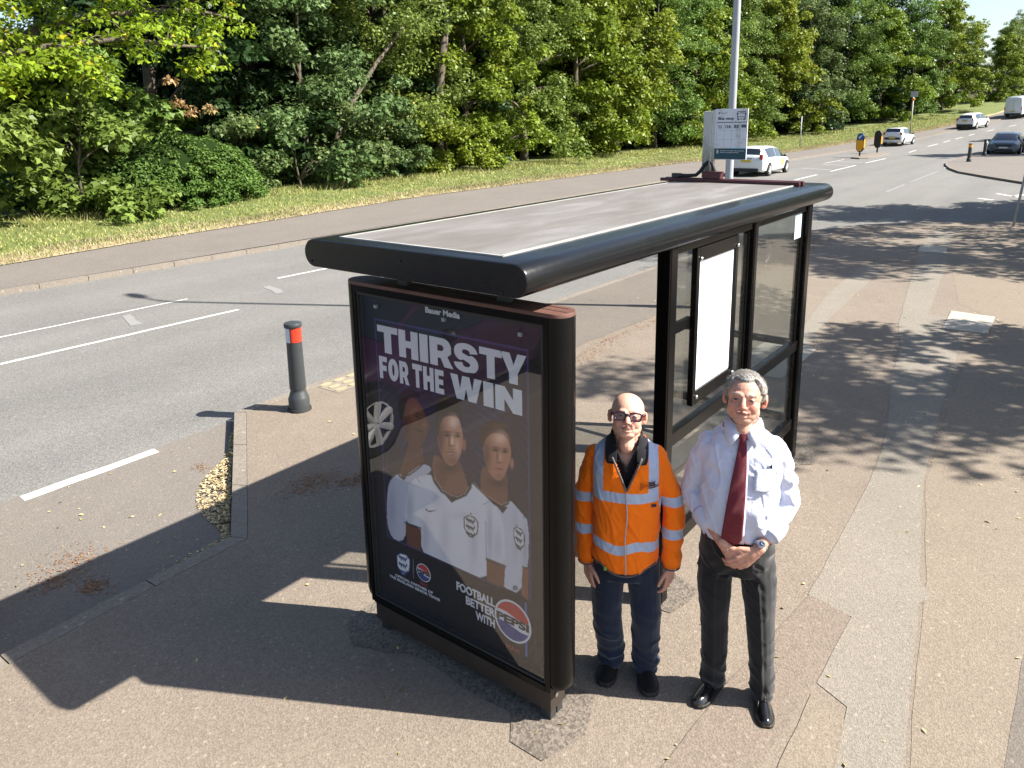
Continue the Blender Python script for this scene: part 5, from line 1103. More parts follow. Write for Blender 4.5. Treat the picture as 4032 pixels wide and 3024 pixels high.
def make_car(name, loc, heading, label, body, L, Wd, tab, stations, sidewin, screens, wheel=.315, axles=(-.3, .31), rear=None, front=None, spokes=7, tiltz=0, clad=False, mirror=True, cat='car'):
    """tab rows: x fraction, bottom z, belt z, top z, half width at sill/belt factor, roof half width factor"""
    e = tag(empty(name, loc, heading), label, cat); e.rotation_euler.y = -tiltz
    def ring(x):
        zb, zl, zt, wb, wt = interp(tab, x); w = Wd / 2 * wb; w2 = Wd / 2 * wt; zl = min(zl, zt - .03)
        zm = zb + (zl - zb) * .45; X = x * L
        half = [(0, zb), (w * .86, zb), (w * .965, zb + .09), (w * 1.0, zm), (w * .985, zl - .05), (w * .955, zl), (w2 + (w * .955 - w2) * .04, zt - (zt - zl) * .1 - .012), (w2 * .88, zt - .006), (w2 * .45, zt + .012), (0, zt + .018)]
        return [Vector((X, y, z)) for y, z in half] + [Vector((X, -y, z)) for y, z in half[-2:0:-1]]
    rings = [ring(x) for x in stations]; n = len(rings[0]); bodyb = MB(); parts = {}
    V = [q for r_ in rings for q in r_]; F = []
    def isglass(i, k):
        xm = (stations[i] + stations[i + 1]) / 2; s_ = k if k < 10 else 17 - k
        if k in (5, 12):
            for nm, a, b in sidewin:
                if a - 1e-6 <= stations[i] and stations[i + 1] <= b + 1e-6: return nm + str(k)
        if k in (6, 7, 8, 9, 10, 11):
            for nm, a, b in screens:
                if a - 1e-6 <= stations[i] and stations[i + 1] <= b + 1e-6: return nm
        return None
    for i in range(len(rings) - 1):
        for k in range(n):
            f = (i * n + k, (i + 1) * n + k, (i + 1) * n + (k + 1) % n, i * n + (k + 1) % n); F.append(f); g_ = isglass(i, k)
            if g_: parts.setdefault(g_, []).append(f)
    F += [tuple(range(n)), tuple(range((len(rings) - 1) * n, len(rings) * n))[::-1]]
    bodyb.add(V, F); bo = bodyb.build('body', body, e, auto=38)
    cen = Vector((0, 0, .7))
    for nm, fs in parts.items():
        vi = sorted({v for f in fs for v in f}); mp_ = {v: i for i, v in enumerate(vi)}; Vg = []
        cx = sum((V[v] for v in vi), Vector()) / len(vi)
        for v in vi:
            q = V[v]; q2 = cx + (q - cx) * .95; d = Vector((q.x * .15, q.y, (q.z - .6))).normalized(); Vg.append(q2 + d * .012)
        mb = MB(); mb.add(Vg, [tuple(mp_[v] for v in f) for f in fs]); mb.build('windscreen' if nm.startswith('front') else 'rear_window' if nm.startswith('rear') else 'window', MT['cargl'], e, auto=40)
    for ax in axles:
        for sy in (-1, 1):
            xw, yw = ax * L, sy * (Wd / 2 * .992); rt = wheel
            mb = MB(); mb.lathe([(0, -.05), (rt + .045, -.05), (rt + .045, .014), (0, .014)], (xw, yw, rt + .02), 28, 'y') if sy > 0 else mb.lathe([(0, -.014), (rt + .045, -.014), (rt + .045, .05), (0, .05)], (xw, yw, rt + .02), 28, 'y')
            mb.build('wheel_well_shade', MT['trim'], e)  # flat dark disc painted as the shade of the wheel well
            we = empty('wheel', (xw, yw, rt)); we.parent = e
            a, b = (-.16, .042) if sy > 0 else (-.042, .16)
            mb = MB(); mb.lathe([(rt * .66, a), (rt * .93, a), (rt, a + .03), (rt, b - .03), (rt * .93, b), (rt * .66, b)], n=28, axis='y', ring=True); mb.build('tyre', MT['tyre'], we, auto=40)
            yo = sy * .034; mb = MB(); mb.lathe([(rt * .60, yo - sy * .02), (rt * .68, yo - sy * .02), (rt * .68, yo + sy * .004), (rt * .60, yo + sy * .004)], n=28, axis='y', ring=True)
            for k in range(spokes):
                a_ = 2 * math.pi * k / spokes; d = Vector((math.cos(a_), 0, math.sin(a_))); mb.tube([d * rt * .05 + Vector((0, yo, 0)), d * rt * .64 + Vector((0, yo - sy * .012, 0))], [rt * .085, rt * .125], 6)
            mb.lathe([(0, yo - sy * .02), (rt * .14, yo - sy * .02), (rt * .12, yo + sy * .012), (0, yo + sy * .012)], n=14, axis='y'); mb.build('rim', MT['alloy'], we, auto=40)
    if mirror:
        for sy in (-1, 1):
            mb = MB(); mx = mirror if isinstance(mirror, float) else .2; zz = interp(tab, mx)[1] + .06; mb.ell((mx * L, sy * (Wd / 2 + .09), zz), (.07, .1, .07), nu=12, nv=8); mb.build('door_mirror', MT['trim'] if body.name.startswith('dark') else MT['trim'], e, smooth=True)
    def bx(nm, m, x, y, z, dx, dy, dz, rot=None):
        mb = MB(); mb.box((x, y, z), (dx, dy, dz), rot); mb.build(nm, m, e, bevel=min(dx, dy, dz) * .3)
    xr, xf = -L / 2, L / 2
    for it in (rear or []):
        nm, m, x, y, z, dx, dy, dz = it
        for sy in ((-1, 1) if y else (1,)): bx(nm, MT[m], xr + x, sy * y, z, dx, dy, dz)
    for it in (front or []):
        nm, m, x, y, z, dx, dy, dz = it
        for sy in ((-1, 1) if y else (1,)): bx(nm, MT[m], xf + x, sy * y, z, dx, dy, dz)
    # door shut lines
    for xx in (-.14, .06, .22):
        for sy in (-1, 1):
            zb, zl, zt, wb, wt = interp(tab, xx); mb = MB(); mb.box((xx * L, sy * Wd / 2 * wb * .999, (zb + zl) / 2 + .02), (.008, .006, (zl - zb) * .75)); mb.build('door_gap', MT['trim'], e)
    return e
whitep = carpaint('white car paint', (.72, .73, .74)); whiteold = carpaint('white van paint', (.62, .66, .72)); darkp = carpaint('dark blue grey car paint', (.045, .065, .08)); maroonp = carpaint('dark red car paint', (.1, .012, .03)); plum = carpaint('dark plum car paint', (.03, .008, .03))
def road_heading(x, toward=False):
    a = math.atan2(CD(x + 3) - CD(x - 3), 6); return a + (math.pi if toward else 0)
HATCH = [(-.5, .36, .80, .84, .80, .62), (-.488, .28, .92, .99, .93, .70), (-.46, .24, .95, 1.10, .985, .70), (-.40, .22, .95, 1.40, 1.0, .68), (-.30, .2, .95, 1.475, 1.0, .70), (-.05, .19, .93, 1.50, 1.0, .72), (.12, .19, .91, 1.40, 1.0, .70), (.22, .19, .90, 1.2, 1.0, .68), (.31, .2, .89, .96, .99, .72), (.42, .21, .78, .86, .95, .70), (.485, .25, .58, .70, .85, .6), (.5, .32, .5, .56, .7, .5)]
ST = [-.5, -.488, -.46, -.40, -.34, -.29, -.155, -.135, -.05, .035, .055, .12, .22, .255, .31, .42, .485, .5]
SW = [('r', -.34, -.05), ('f', -.05, .255)]
SCR = [('rear', -.46, -.40), ('front', .12, .31)]
def rearset(zlamp=.98, ylamp=.72, zpl=.72, plate='ylplate', dark=True):
    r_ = [('number_plate', plate, -.018, 0, zpl, .02, .52, .11), ('tail_light', 'tail', .06, ylamp, zlamp, .12, .18, .26), ('boot_handle', 'trim', -.006, 0, zpl + .12, .02, .6, .025)]
    if dark: r_ += [('rear_bumper', 'trim', -.01, 0, .34, .1, 1.3, .17)]
    return r_
taxi = make_car('taxi', (38.2, 12.6, ROADZ), road_heading(40) - .0, 'white taxi with an orange door sticker, just right of the bus stop flag', whitep, 4.6, 1.84, HATCH, ST, SW, SCR, .32, (-.29, .33), rearset(1.0, .76, .80), None, 7, mirror=.17)
for sy in (-1,):
    mb = MB(); mb.box((.75, sy * .921, .62), (.36, .012, .3)); mb.build('door_sticker', paint('orange sticker', (.85, .28, .04), .5), taxi)
SMALL = [(a, b, c - .02, d - (.02 if d > 1.2 else 0), e_, f_) for a, b, c, d, e_, f_ in HATCH]
hb = make_car('white_hatchback', (73.6, 12.7, ter(75.4) + ROADZ), road_heading(74) - .06, 'small white hatchback driving away behind the centre island', whitep, 3.7, 1.66, [(-.5, .34, .9, .95, .86, .66), (-.485, .26, .98, 1.06, .95, .70), (-.47, .22, 1.0, 1.12, .98, .72)] + [(-.43, .2, 1.0, 1.42, 1.0, .74)] + [(a, b, c, d + .0, e_, f_ + .03) for a, b, c, d, e_, f_ in HATCH[4:]], [-.5, -.485, -.47, -.43] + ST[4:], SW, [('rear', -.47, -.43), ('front', .12, .31)], .3, (-.33, .33), rearset(1.0, .7, .62, 'ylplate', False) + [('rear_grille', 'trim', -.006, 0, .58, .03, 1.3, .2)], None, 8, mirror=.17)
SUVT = [(-.5, .45, .95, 1.0, .86, .62), (-.488, .38, 1.05, 1.12, .96, .68), (-.465, .34, 1.08, 1.2, .99, .70), (-.43, .3, 1.08, 1.55, 1.0, .68), (-.3, .28, 1.07, 1.66, 1.0, .70), (-.05, .27, 1.05, 1.69, 1.0, .70), (.12, .27, 1.03, 1.6, 1.0, .69), (.22, .27, 1.02, 1.35, 1.0, .68), (.31, .28, 1.0, 1.12, .99, .74), (.42, .29, .95, 1.03, .96, .74), (.485, .32, .75, .85, .88, .6), (.5, .4, .6, .68, .75, .5)]
suv = make_car('white_off_roader', (96, 9.7, ter(96) + ROADZ), road_heading(95), 'white off-roader with a dark rear window and bumper, farther up the road', whitep, 4.6, 1.85, SUVT, [-.5, -.488, -.465, -.43] + ST[4:], SW, [('rear', -.465, -.43), ('front', .12, .31)], .36, (-.3, .31), rearset(1.12, .78, .95, 'ylplate', True) + [('lower_cladding', 'trim', .0, 0, .46, .1, 1.6, .3)], None, 6, tiltz=.06, mirror=.17)
VANT = [(-.5, .45, 1.2, 2.05, .93, .82), (-.495, .4, 1.25, 2.38, .97, .84), (-.48, .4, 1.25, 2.46, 1.0, .86), (-.2, .4, 1.25, 2.5, 1.0, .86), (.2, .4, 1.22, 2.48, 1.0, .86), (.3, .4, 1.2, 2.3, 1.0, .84), (.4, .4, 1.15, 1.45, 1.0, .84), (.47, .42, 1.0, 1.15, .96, .8), (.5, .5, .8, .9, .85, .7)]
van = make_car('white_van', (110.5, 6.4, ter(110.5) + ROADZ), road_heading(109), 'tall white panel van driving away at the right edge of the picture', whiteold, 5.6, 1.98, VANT, [-.5, -.495, -.48, -.2, .05, .2, .3, .4, .47, .5], [('f', .2, .3)], [('front', .3, .4)], .35, (-.3, .34), [('number_plate', 'ylplate', -.012, -.0, .82, .02, .52, .11), ('tail_light', 'tail', .0, .9, 1.15, .06, .1, .4), ('rear_bumper', 'trim', -.03, 0, .5, .16, 1.8, .18), ('door_seam', 'trim', -.004, 0, 1.4, .012, .02, 1.7)], None, 6, tiltz=.06, cat='van', mirror=.3)
frt = [('number_plate', 'wplate', .012, 0, .5, .03, .52, .11), ('grille', 'trim', -.0, 0, .64, .05, 1.0, .16), ('lower_grille', 'trim', .0, 0, .33, .07, 1.15, .13), ('headlight', 'lamp', -.17, .66, .74, .2, .3, .12), ('fog_lamp', 'trim', -.05, .7, .42, .1, .18, .12)]
dk = make_car('dark_car', (64.2, 3.7, ter(64) + ROADZ + .0), road_heading(66, True) - .0, 'dark blue-grey hatchback facing the camera beyond the two black bollards', darkp, 4.5, 2.0, [(a, b, c + .02, d + .02, e_, f_) for a, b, c, d, e_, f_ in HATCH[:-2]] + [(.485, .22, .68, .8, .93, .68), (.5, .26, .6, .72, .88, .6)], ST, SW, SCR, .34, (-.3, .31), None, frt, 6, mirror=.17)
mr = make_car('dark_red_car', (71.5, 1.8, ter(71) + ROADZ), road_heading(74, True), 'dark red car parked behind the dark blue-grey hatchback at the right edge', maroonp, 4.3, 1.8, HATCH, ST, SW, SCR, .34, (-.3, .31), None, frt, 6, mirror=.17)
pc = make_car('plum_car', (-3.47, 4.05, ROADZ), 0, 'dark plum car in the bus bay, seen as a reflection in the poster glass', plum, 4.2, 1.76, HATCH, ST, SW, SCR, .33, (-.31, .405), None, frt, 7, mirror=.17)
# ---------------------------------------------------------------- people
def nz(x, y, z): return noise.noise((x, y, z))
def ridge(x, y, z, a, b, k=7): return max(0.0, 1 - abs(nz(x * a + z * 3, y * a, z * b + x * 4)) * k)
def frame_M(pos, tilt, yaw=0, roll=0, s=1.0):
    sv = s if isinstance(s, tuple) else (s, s, s)
    return Matrix.Translation(pos) @ Matrix.Rotation(yaw, 4, 'Z') @ Matrix.Rotation(tilt, 4, 'X') @ Matrix.Rotation(roll, 4, 'Y') @ Matrix.Diagonal((*sv, 1))
def add_head(mb, M, jaw=1.0, old=1.0):
    h = MB(); E_ = lambda c, r, rot=None: h.ell(c, r, rot, 24, 16)
    E_((0, .016, .036), (.077, .094, .083)); E_((0, -.012, .02), (.071, .078, .085)); E_((0, -.020, -.03), (.0665, .066, .082)); E_((0, -.032, -.072), (.0505 * jaw, .052, .040)); E_((0, -.060, -.097), (.031 * jaw, .022, .021))
    for s_ in (-1, 1):
        E_((s_ * .035, -.056, -.036), (.027, .026, .034)); E_((s_ * .043, -.024, -.06), (.021 * jaw, .038, .036)); E_((s_ * .02, -.083, .024), (.024, .012, .011)); E_((s_ * .032, -.0755, -.001), (.0145, .0125, .012))
        h.caps((s_ * .045, -.068, .020), (s_ * .012, -.088, .019), .007, .0095)
        E_((s_ * .0115, -.1, -.037), (.009, .012, .0085)); E_((s_ * .024, -.072, -.056), (.012, .012, .017))
        rt = Matrix.Rotation(s_ * .35, 3, 'Z') @ Matrix.Rotation(-.15, 3, 'X'); E_((s_ * .083, .012, -.006), (.0085, .02, .034), rt); E_((s_ * .079, .0, -.03), (.008, .01, .012))
        h.caps((s_ * .087, .03, .018), (s_ * .09, .03, -.01), .006, .006)
    h.caps((0, -.086, .016), (0, -.106, -.026), .0085, .0125); E_((0, -.108, -.034), (.013, .013, .0105))
    E_((0, -.087, -.0595), (.023, .0095, .0045)); E_((0, -.086, -.0675), (.020, .0092, .005)); E_((0, -.078, -.08), (.02, .014, .008))
    h.xf(M); mb.add(h.v, h.f)
def head_paint(Vh, skin, lips, brow, browa, blotch=1.0, beard=0):
    """skin tones from positions in the head's own frame (own colouring, plus shade painted under eyes, in folds, nostrils and mouth line)"""
    n = len(Vh); C_ = np.tile(np.array(skin), (n, 1)); x, y, z = Vh[:, 0], Vh[:, 1], Vh[:, 2]; ax = np.abs(x)
    def m(w, c):
        w = np.clip(w, 0, 1)[:, None]; C_[:] = C_ * (1 - w) + np.array(c) * w
    g_ = lambda q: np.exp(-q)
    red = (min(1, skin[0] * 1.06), skin[1] * .68, skin[2] * .64)
    front = (y < -.02)
    m(front * .55 * blotch * g_(((ax - .042) / .018) ** 2 + ((z + .035) / .018) ** 2), red); m(front * .6 * blotch * g_((x / .014) ** 2 + ((z + .03) / .016) ** 2), red); m((np.abs(ax - .088) < .02) * (y > -.02) * (z < .035) * .6 * (ax > .078), red)
    m(front * .35 * g_(((ax - .032) / .022) ** 2 + ((z + .012) / .008) ** 2), (skin[0] * .6, skin[1] * .5, skin[2] * .5))  # shade painted under the eyes
    if beard: m(front * beard * (z < -.045) * g_((x / .06) ** 2 * .5 + ((z + .085) / .035) ** 2), (skin[0] * .75, skin[1] * .78, skin[2] * .82))
    eye = front * (y < -.06); xe = ax - .032
    m(eye * browa * (np.abs(z - .0245 + .12 * (xe - .0) * (xe > 0)) < .005) * (ax > .012) * (ax < .052), brow)
    slit = (xe / .0140) ** 2 + ((z + .001) / .0042) ** 2
    m(eye * (slit < 1.5) * .6, (.17, .08, .06)); m(eye * (slit < .9), (.30, .25, .23)); m(eye * (((xe / .0066) ** 2 + ((z + .001) / .0052) ** 2) < 1), (.018, .016, .018))
    m(front * (y < -.07) * (((x / .0255) ** 2 + ((z + .0645) / .0085) ** 2) < 1) * .85, lips); m(front * (y < -.07) * (ax < .027) * (np.abs(z + .0642 - .12 * ax * 0) < .0018) * .95, (.1, .035, .03))
    m(front * (y < -.09) * (((ax - .008) / .004) ** 2 + ((z + .0425) / .003) ** 2 < 1), (.08, .03, .025))  # nostril hollows painted as dark shade
    fold = np.abs((ax - .024) - (-.02 - z) * .35); m(front * (y < -.05) * (z < -.03) * (z > -.058) * (fold < .0022) * .22, (skin[0] * .6, skin[1] * .5, skin[2] * .5))  # crease shade painted from nose to mouth
    return C_
def add_hand(mb, wrist, f, n, s, curl=.35, sc=1.0, thumb=.5, spread=.02, rw=.024):
    f = Vector(f).normalized(); s = Vector(s); s = (s - f * s.dot(f)).normalized(); n = Vector(n); n = (n - f * n.dot(f) - s * n.dot(s)).normalized(); w = Vector(wrist)
    mb.caps(w - f * .02, w + f * .03 * sc, rw * .95, rw * .9, sq=(1, 1))
    for i, (off, ln, ll) in enumerate(((.029, .088, .96), (.0095, .092, 1.06), (-.0095, .088, .98), (-.027, .08, .78))):
        a = w + f * .012 + s * off * .55 * sc; k = w + f * ln * sc + s * off * sc; mb.caps(a, k, .0155 * sc, .0112 * sc)
        d = (f + s * (1.5 - i) * spread * 2).normalized(); p_ = k; c_ = curl * (1 + .12 * i)
        for j, L in enumerate((.043, .027, .021)):
            a_ = c_ * (.8 if j == 0 else 1.25); ax = d.cross(n).normalized() if d.cross(n).length > .1 else s; d = (Matrix.Rotation(a_, 3, ax) @ d).normalized(); q = p_ + d * L * ll * sc; mb.caps(p_, q, (.0098 - .0009 * j) * sc, (.009 - .0009 * j) * sc, 10); p_ = q
    mb.caps(w + f * .03 * sc + s * .006, w + f * .066 * sc - s * .012, .019 * sc, .015 * sc)
    b = w + f * .022 * sc + s * .02 * sc; k = b + (f * .62 + s * .62 + n * .3 * thumb).normalized() * .045 * sc; mb.caps(b, k, .0155 * sc, .0112 * sc)
    d = (f * .85 + s * .32 + n * .5 * thumb).normalized(); q = k + d * .032 * sc; mb.caps(k, q, .0108 * sc, .0098 * sc, 10); d = (f * .9 + s * .05 + n * .6 * thumb).normalized(); mb.caps(q, q + d * .025 * sc, .0098 * sc, .0085 * sc, 10)
def rings_loft(mb, tab, n=32, p=2.3):
    R_ = []
    for z, cx, cy, hx, hy in tab:
        r_ = []
        for k in range(n):
            a = 2 * math.pi * k / n; c, s_ = math.cos(a), math.sin(a); r_.append(Vector((cx + hx * math.copysign(abs(c) ** (2 / p), c), cy + hy * math.copysign(abs(s_) ** (2 / p), s_), z)))
        R_.append(r_)
    mb.loft(R_)
def limb(mb, P_, r_, n=16, sq=(1, 1)):
    """smooth tapered limb through points (rounded ends)"""
    pts = [Vector(q) for q in P_]; out = []; rr = []
    for i in range(len(pts) - 1):
        a = pts[max(i - 1, 0)]; b = pts[i]; c = pts[i + 1]; d = pts[min(i + 2, len(pts) - 1)]
        for k in range(6):
            t_ = k / 6; out.append(.5 * ((2 * b) + (c - a) * t_ + (2 * a - 5 * b + 4 * c - d) * t_ ** 2 + (3 * b - a - 3 * c + d) * t_ ** 3)); rr.append(r_[i] + (r_[i + 1] - r_[i]) * t_)
    out.append(pts[-1]); rr.append(r_[-1]); d0 = (out[0] - out[1]).normalized(); d1 = (out[-1] - out[-2]).normalized()
    out = [out[0] + d0 * rr[0] * .8, out[0] + d0 * rr[0] * .5] + out + [out[-1] + d1 * rr[-1] * .5, out[-1] + d1 * rr[-1] * .8]; rr = [rr[0] * .4, rr[0] * .8] + rr + [rr[-1] * .8, rr[-1] * .4]
    mb.tube(out, rr, n, sq=sq)
def displace(V, F, fn):
    N = normals(V, F); d = np.array([fn(*q) for q in V]); return V + N * d[:, None]
def cutmesh(V, F, pred):
    keep = [f for f in F if not pred(*(V[list(f)].mean(0)))]; used = sorted({i for f in keep for i in f}); mp_ = {v: i for i, v in enumerate(used)}
    return V[used], [tuple(mp_[i] for i in f) for f in keep]
def garment(name, V, F, m, parent, thick=.0):
    o = raw(name, V.tolist(), F, m, parent, smooth=True)
    if thick: q = o.modifiers.new('s', 'SOLIDIFY'); q.thickness = thick; q.offset = -1
    return o
def fabric(name, c, rough=.8, weave=300, var=.08, sheen=.2, spec=.2, wr=0.0):
    t = NT(name); c = lin(c); f = t.noise(12, 4); t.col(t.mix(f, [x * (1 - var) for x in c], [min(1, x * (1 + var)) for x in c])).rough(rough); t.set(Specular_IOR_Level=spec, Sheen_Weight=sheen)
    w = t.noise(weave, 2, .5); w2 = t.noise(16, 5, .6, dist=.6); t.bump(t.math('ADD', t.math('MULTIPLY', w, .0006), t.math('MULTIPLY', w2, wr)), 1.0); return t
def skinmat(name):
    t = NT(name); a = t.attr('Col'); n_ = t.noise(90, 4, .6); n2 = t.noise(22, 4, .6); hs = t.n('ShaderNodeHueSaturation'); t.l(a.outputs['Color'], hs.inputs['Color']); t.l(t.math('MULTIPLY_ADD', n2, .35, .83), hs.inputs['Value'])
    t.col(hs.outputs[0]).rough(.48); t.set(Specular_IOR_Level=.4, Subsurface_Weight=.12, Subsurface_Scale=.012); t.b.inputs['Subsurface Radius'].default_value = (1, .35, .2); t.bump(t.math('ADD', n_, n2), .0012); return t.m
MT['skin'] = skinmat('skin')

def shoe(parent, toe, heel, m_up, m_sole, w=.048, h=.075, name='shoe', sole=.018):
    toe = Vector((*toe, 0)); heel = Vector((*heel, 0)); L = (toe - heel).length; ax = (toe - heel).normalized(); sd = Vector((-ax.y, ax.x, 0)); mb = MB()
    prof = [(-.01, .55, .62), (.06, .78, .86), (.2, .82, 1.0), (.38, .80, .98), (.55, .92, .74), (.72, 1.0, .60), (.86, .9, .52), (.95, .68, .44), (1.0, .35, .30)]
    R_ = []
    for t_, ww, hh in prof:
        r_ = []
        for k in range(16):
            a = 2 * math.pi * k / 16; u = math.cos(a); v = math.sin(a); zz = sole * .7 + (h * hh * (v if v > 0 else 0)) + (0 if v > 0 else v * .006); r_.append(heel + ax * L * t_ + sd * (w * ww * math.copysign(abs(u) ** .75, u) * (1 if v < .3 else 1 - .35 * v)) + Vector((0, 0, zz)))
        R_.append(r_)
    mb.loft(R_); sh = mb.build(name, m_up, parent, auto=60)
    q = sh.modifiers.new('s', 'SUBSURF'); q.levels = 1; q.render_levels = 1
    mb = MB(); R_ = []; out = []
    for t_, ww in [(p_[0], p_[1]) for p_ in prof]: out.append((t_, ww))
    poly = [(heel + ax * (L * t_ * 1.02 - .004) + sd * (w * 1.08 * ww)) for t_, ww in out] + [(heel + ax * (L * t_ * 1.02 - .004) - sd * (w * 1.08 * ww)) for t_, ww in out[::-1]]
    mb.prism([(q.x, q.y) for q in poly], .001, sole); so = mb.build('sole', m_sole, sh, bevel=.004)
    mb = MB()
    for k in range(4):
        c = heel + ax * L * (.42 + .055 * k) + Vector((0, 0, sole * .7 + h * (.93 - .075 * k))); mb.tube([c - sd * .017, c + Vector((0, 0, .006)), c + sd * .017], .0022, 6)
    mb.build('laces', m_up, sh, smooth=True); return sh

# ---- the man in the orange jacket
P1 = tag(empty('person', (.516, -.162, 0), R(-61.72)), 'bald person in thick black glasses and an orange high-visibility jacket over dark trousers', 'person')
cx0 = -.02
HM1 = frame_M(Vector((-.018, -.008, 1.503)), R(-20), R(1), R(3), (1.05, .99, .93))
mb = MB(); add_head(mb, HM1, 1.2)
limb(mb, [(-.02, .03, 1.24), (-.02, .015, 1.36), (-.019, .0, 1.47)], [.08, .068, .064]); mb.caps((-.02, -.035, 1.41), (-.02, -.05, 1.36), .036, .04)
rings_loft(mb, [(.62, cx0, .02, .12, .08), (.8, cx0, .02, .145, .1), (1.0, cx0, .02, .15, .105), (1.2, cx0, .02, .155, .1), (1.3, cx0, .015, .14, .08), (1.35, cx0, .01, .07, .05)])
AL = [(-.19, .01, 1.285), (-.232, .03, 1.0), (-.212, -.015, .69)]; AR = [(.15, .01, 1.29), (.222, .03, 1.0), (.216, -.015, .70)]
for A in (AL, AR): limb(mb, [(A[0][0] * .8 + cx0 * .2, A[0][1], A[0][2] - .05)] + list(A[1:]), [.022, .03, .026])
add_hand(mb, AL[-1], (.1, -.12, -1), (.8, .6, 0), (.55, -.8, 0), .28, .98); add_hand(mb, AR[-1], (-.06, -.12, -1), (-.8, .6, 0), (-.55, -.8, 0), .33, .98)
for A in ([(-.1, .02, .68), (-.1, .02, .38), (-.08, .05, .07)], [(.075, .02, .68), (.1, .0, .38), (.098, .03, .07)]): limb(mb, A, [.075, .05, .036])
V, F = remeshed(mb, .0032, 3)
Hi = np.array(HM1.inverted()); Vh = (np.c_[V, np.ones(len(V))] @ Hi.T)[:, :3]
SK = (.60, .335, .245)
C_ = np.tile(np.array(SK), (len(V), 1)); hm = (V[:, 2] > 1.36); C_[hm] = head_paint(Vh[hm], SK, (.47, .22, .18), (.3, .22, .18), .35, 1.0)
C_[V[:, 2] < .72] = (.55, .29, .22)
# mouth-fold and under-eye shade is painted into these colours by head_paint
body = raw('body', V.tolist(), F, MT['skin'], P1, smooth=True); setcol(body, C_); body['label'] = None if False else 'bald head, bare hands'
# black polo
def front_y(x, z, hx=.178, hy=.140, cx=cx0, cy=.01): u = min(.99, abs((x - cx) / hx)); return cy - hy * (1 - u ** 2.35) ** (1 / 2.35)
def surf_tube(P_, r_, m, name, parent, off=.004, hx=.178, hy=.140, cx=cx0, cy=.01):
    mb = MB(); mb.tube([(x, front_y(x, z, hx, hy, cx, cy) - off, z) for x, z in P_], r_, 8); return mb.build(name, m, parent, smooth=True)
blackf = fabric('black jersey', (.006, .006, .009), .85, 260).m
mb = MB(); rings_loft(mb, [(.95, cx0, .015, .158, .112), (1.2, cx0, .015, .163, .112), (1.29, cx0, .012, .155, .1), (1.335, cx0, .012, .115, .085), (1.37, cx0, .012, .078, .072), (1.395, cx0, .012, .070, .068)])
V, F = remeshed(mb, .006, 2)
V, F = cutmesh(V, F, lambda x, y, z: z > 1.388 or z < 1.0 or (y < 0 and z > 1.245 and abs(x - cx0) < (z - 1.245) * .42))
polo = garment('polo_shirt', V, F, blackf, P1, .002)
for s_ in (-1, 1): surf_tube([(cx0 + s_ * (z - 1.245) * .43, z) for z in (1.242, 1.28, 1.32, 1.355, 1.375)], .0048, blackf, 'neck_edge', polo, -.001, .158, .108, cx0, .013)
# orange jacket, reflective bands set by where they run on the garment
t = NT('orange high visibility cloth'); A_ = t.attr('band'); w_ = t.noise(300, 2, .5); w2 = t.noise(14, 5, .6, dist=.5)
band = t.math('GREATER_THAN', A_.outputs['Fac'], .5)
t.col(t.mix(band, (1.0, .195, .004), (.42, .5, .66))); t.rough(t.mix(band, (.75, .75, .75), (.45, .45, .45))); t.set(Specular_IOR_Level=.2, Sheen_Weight=.1)
t.bump(t.math('ADD', t.math('MULTIPLY', w_, .0005), t.math('MULTIPLY', w2, .004)), 1.0)
MT['hivis'] = t.m
mb = MB(); rings_loft(mb, [(.62, cx0, .02, .17, .135), (.70, cx0, .018, .175, .142), (.85, cx0, .015, .172, .142), (1.0, cx0, .01, .172, .142), (1.12, cx0, .008, .178, .138), (1.22, cx0, .01, .186, .13), (1.285, cx0, .01, .182, .118), (1.335, cx0, .012, .142, .098), (1.372, cx0, .014, .098, .082), (1.395, cx0, .016, .084, .074)], 40, 2.35)
limb(mb, [(-.165, .012, 1.285), (-.2, .02, 1.17), (-.232, .028, 1.0), (-.213, -.01, .60)], [.056, .058, .054, .046]); limb(mb, [(.125, .012, 1.295), (.165, .02, 1.17), (.222, .028, 1.0), (.217, -.01, .60)], [.056, .058, .054, .046])
V, F = remeshed(mb, .0055, 5)
def side(x, y, z):   # distance beyond the torso flank: sleeve or body
    L_ = x < cx0; A = AL if L_ else AR
    ax_ = ip(z, [(.6, A[2][0]), (1.0, A[1][0]), (1.29, A[0][0])]); return abs(x - ax_) < .062 and abs(x - cx0) > (.163 if z < 1.2 else .163 + (z - 1.2) * .1)
def fold1(x, y, z):
    a = .0048 * ridge(x, y, z, 8, 5) + .003 * ridge(x + 3, y, z, 17, 9) + .007 * nz(x * 7, y * 7, z * 4.5) + .0055 * nz(x * 16 + z * 8, y * 14, z * 9) + .002 * nz(x * 36 + z * 20, y * 24, z * 15)
    if side(x, y, z): a += .005 * math.sin(z * 62 + 3 * nz(x * 9, y * 9, z * 3)) * max(0, nz(x * 5, y * 7, z * 5) + .35)
    else: a += .006 * max(0, 1 - abs(z - .86) / .22) * nz(x * 18, y * 9, z * 5) + .004 * math.sin((x + z * .55) * 55) * max(0, nz(x * 6, 2, z * 6))
    return a
V = displace(V, F, fold1)
def cutj(x, y, z):
    if side(x, y, z): return z < .70 - .01 * (y < 0)
    if z < .725 - .05 * max(0, 1 - ((x - cx0) / .12) ** 2) * (y < 0) and abs(x - cx0) < .175: return True
    if z < .69: return True
    if z > 1.378: return True
    if y < .0 and z > 1.155 and abs(x - cx0 - .005) < (z - 1.155) * .40: return True
    return False
V, F = cutmesh(V, F, cutj)
bandv = []
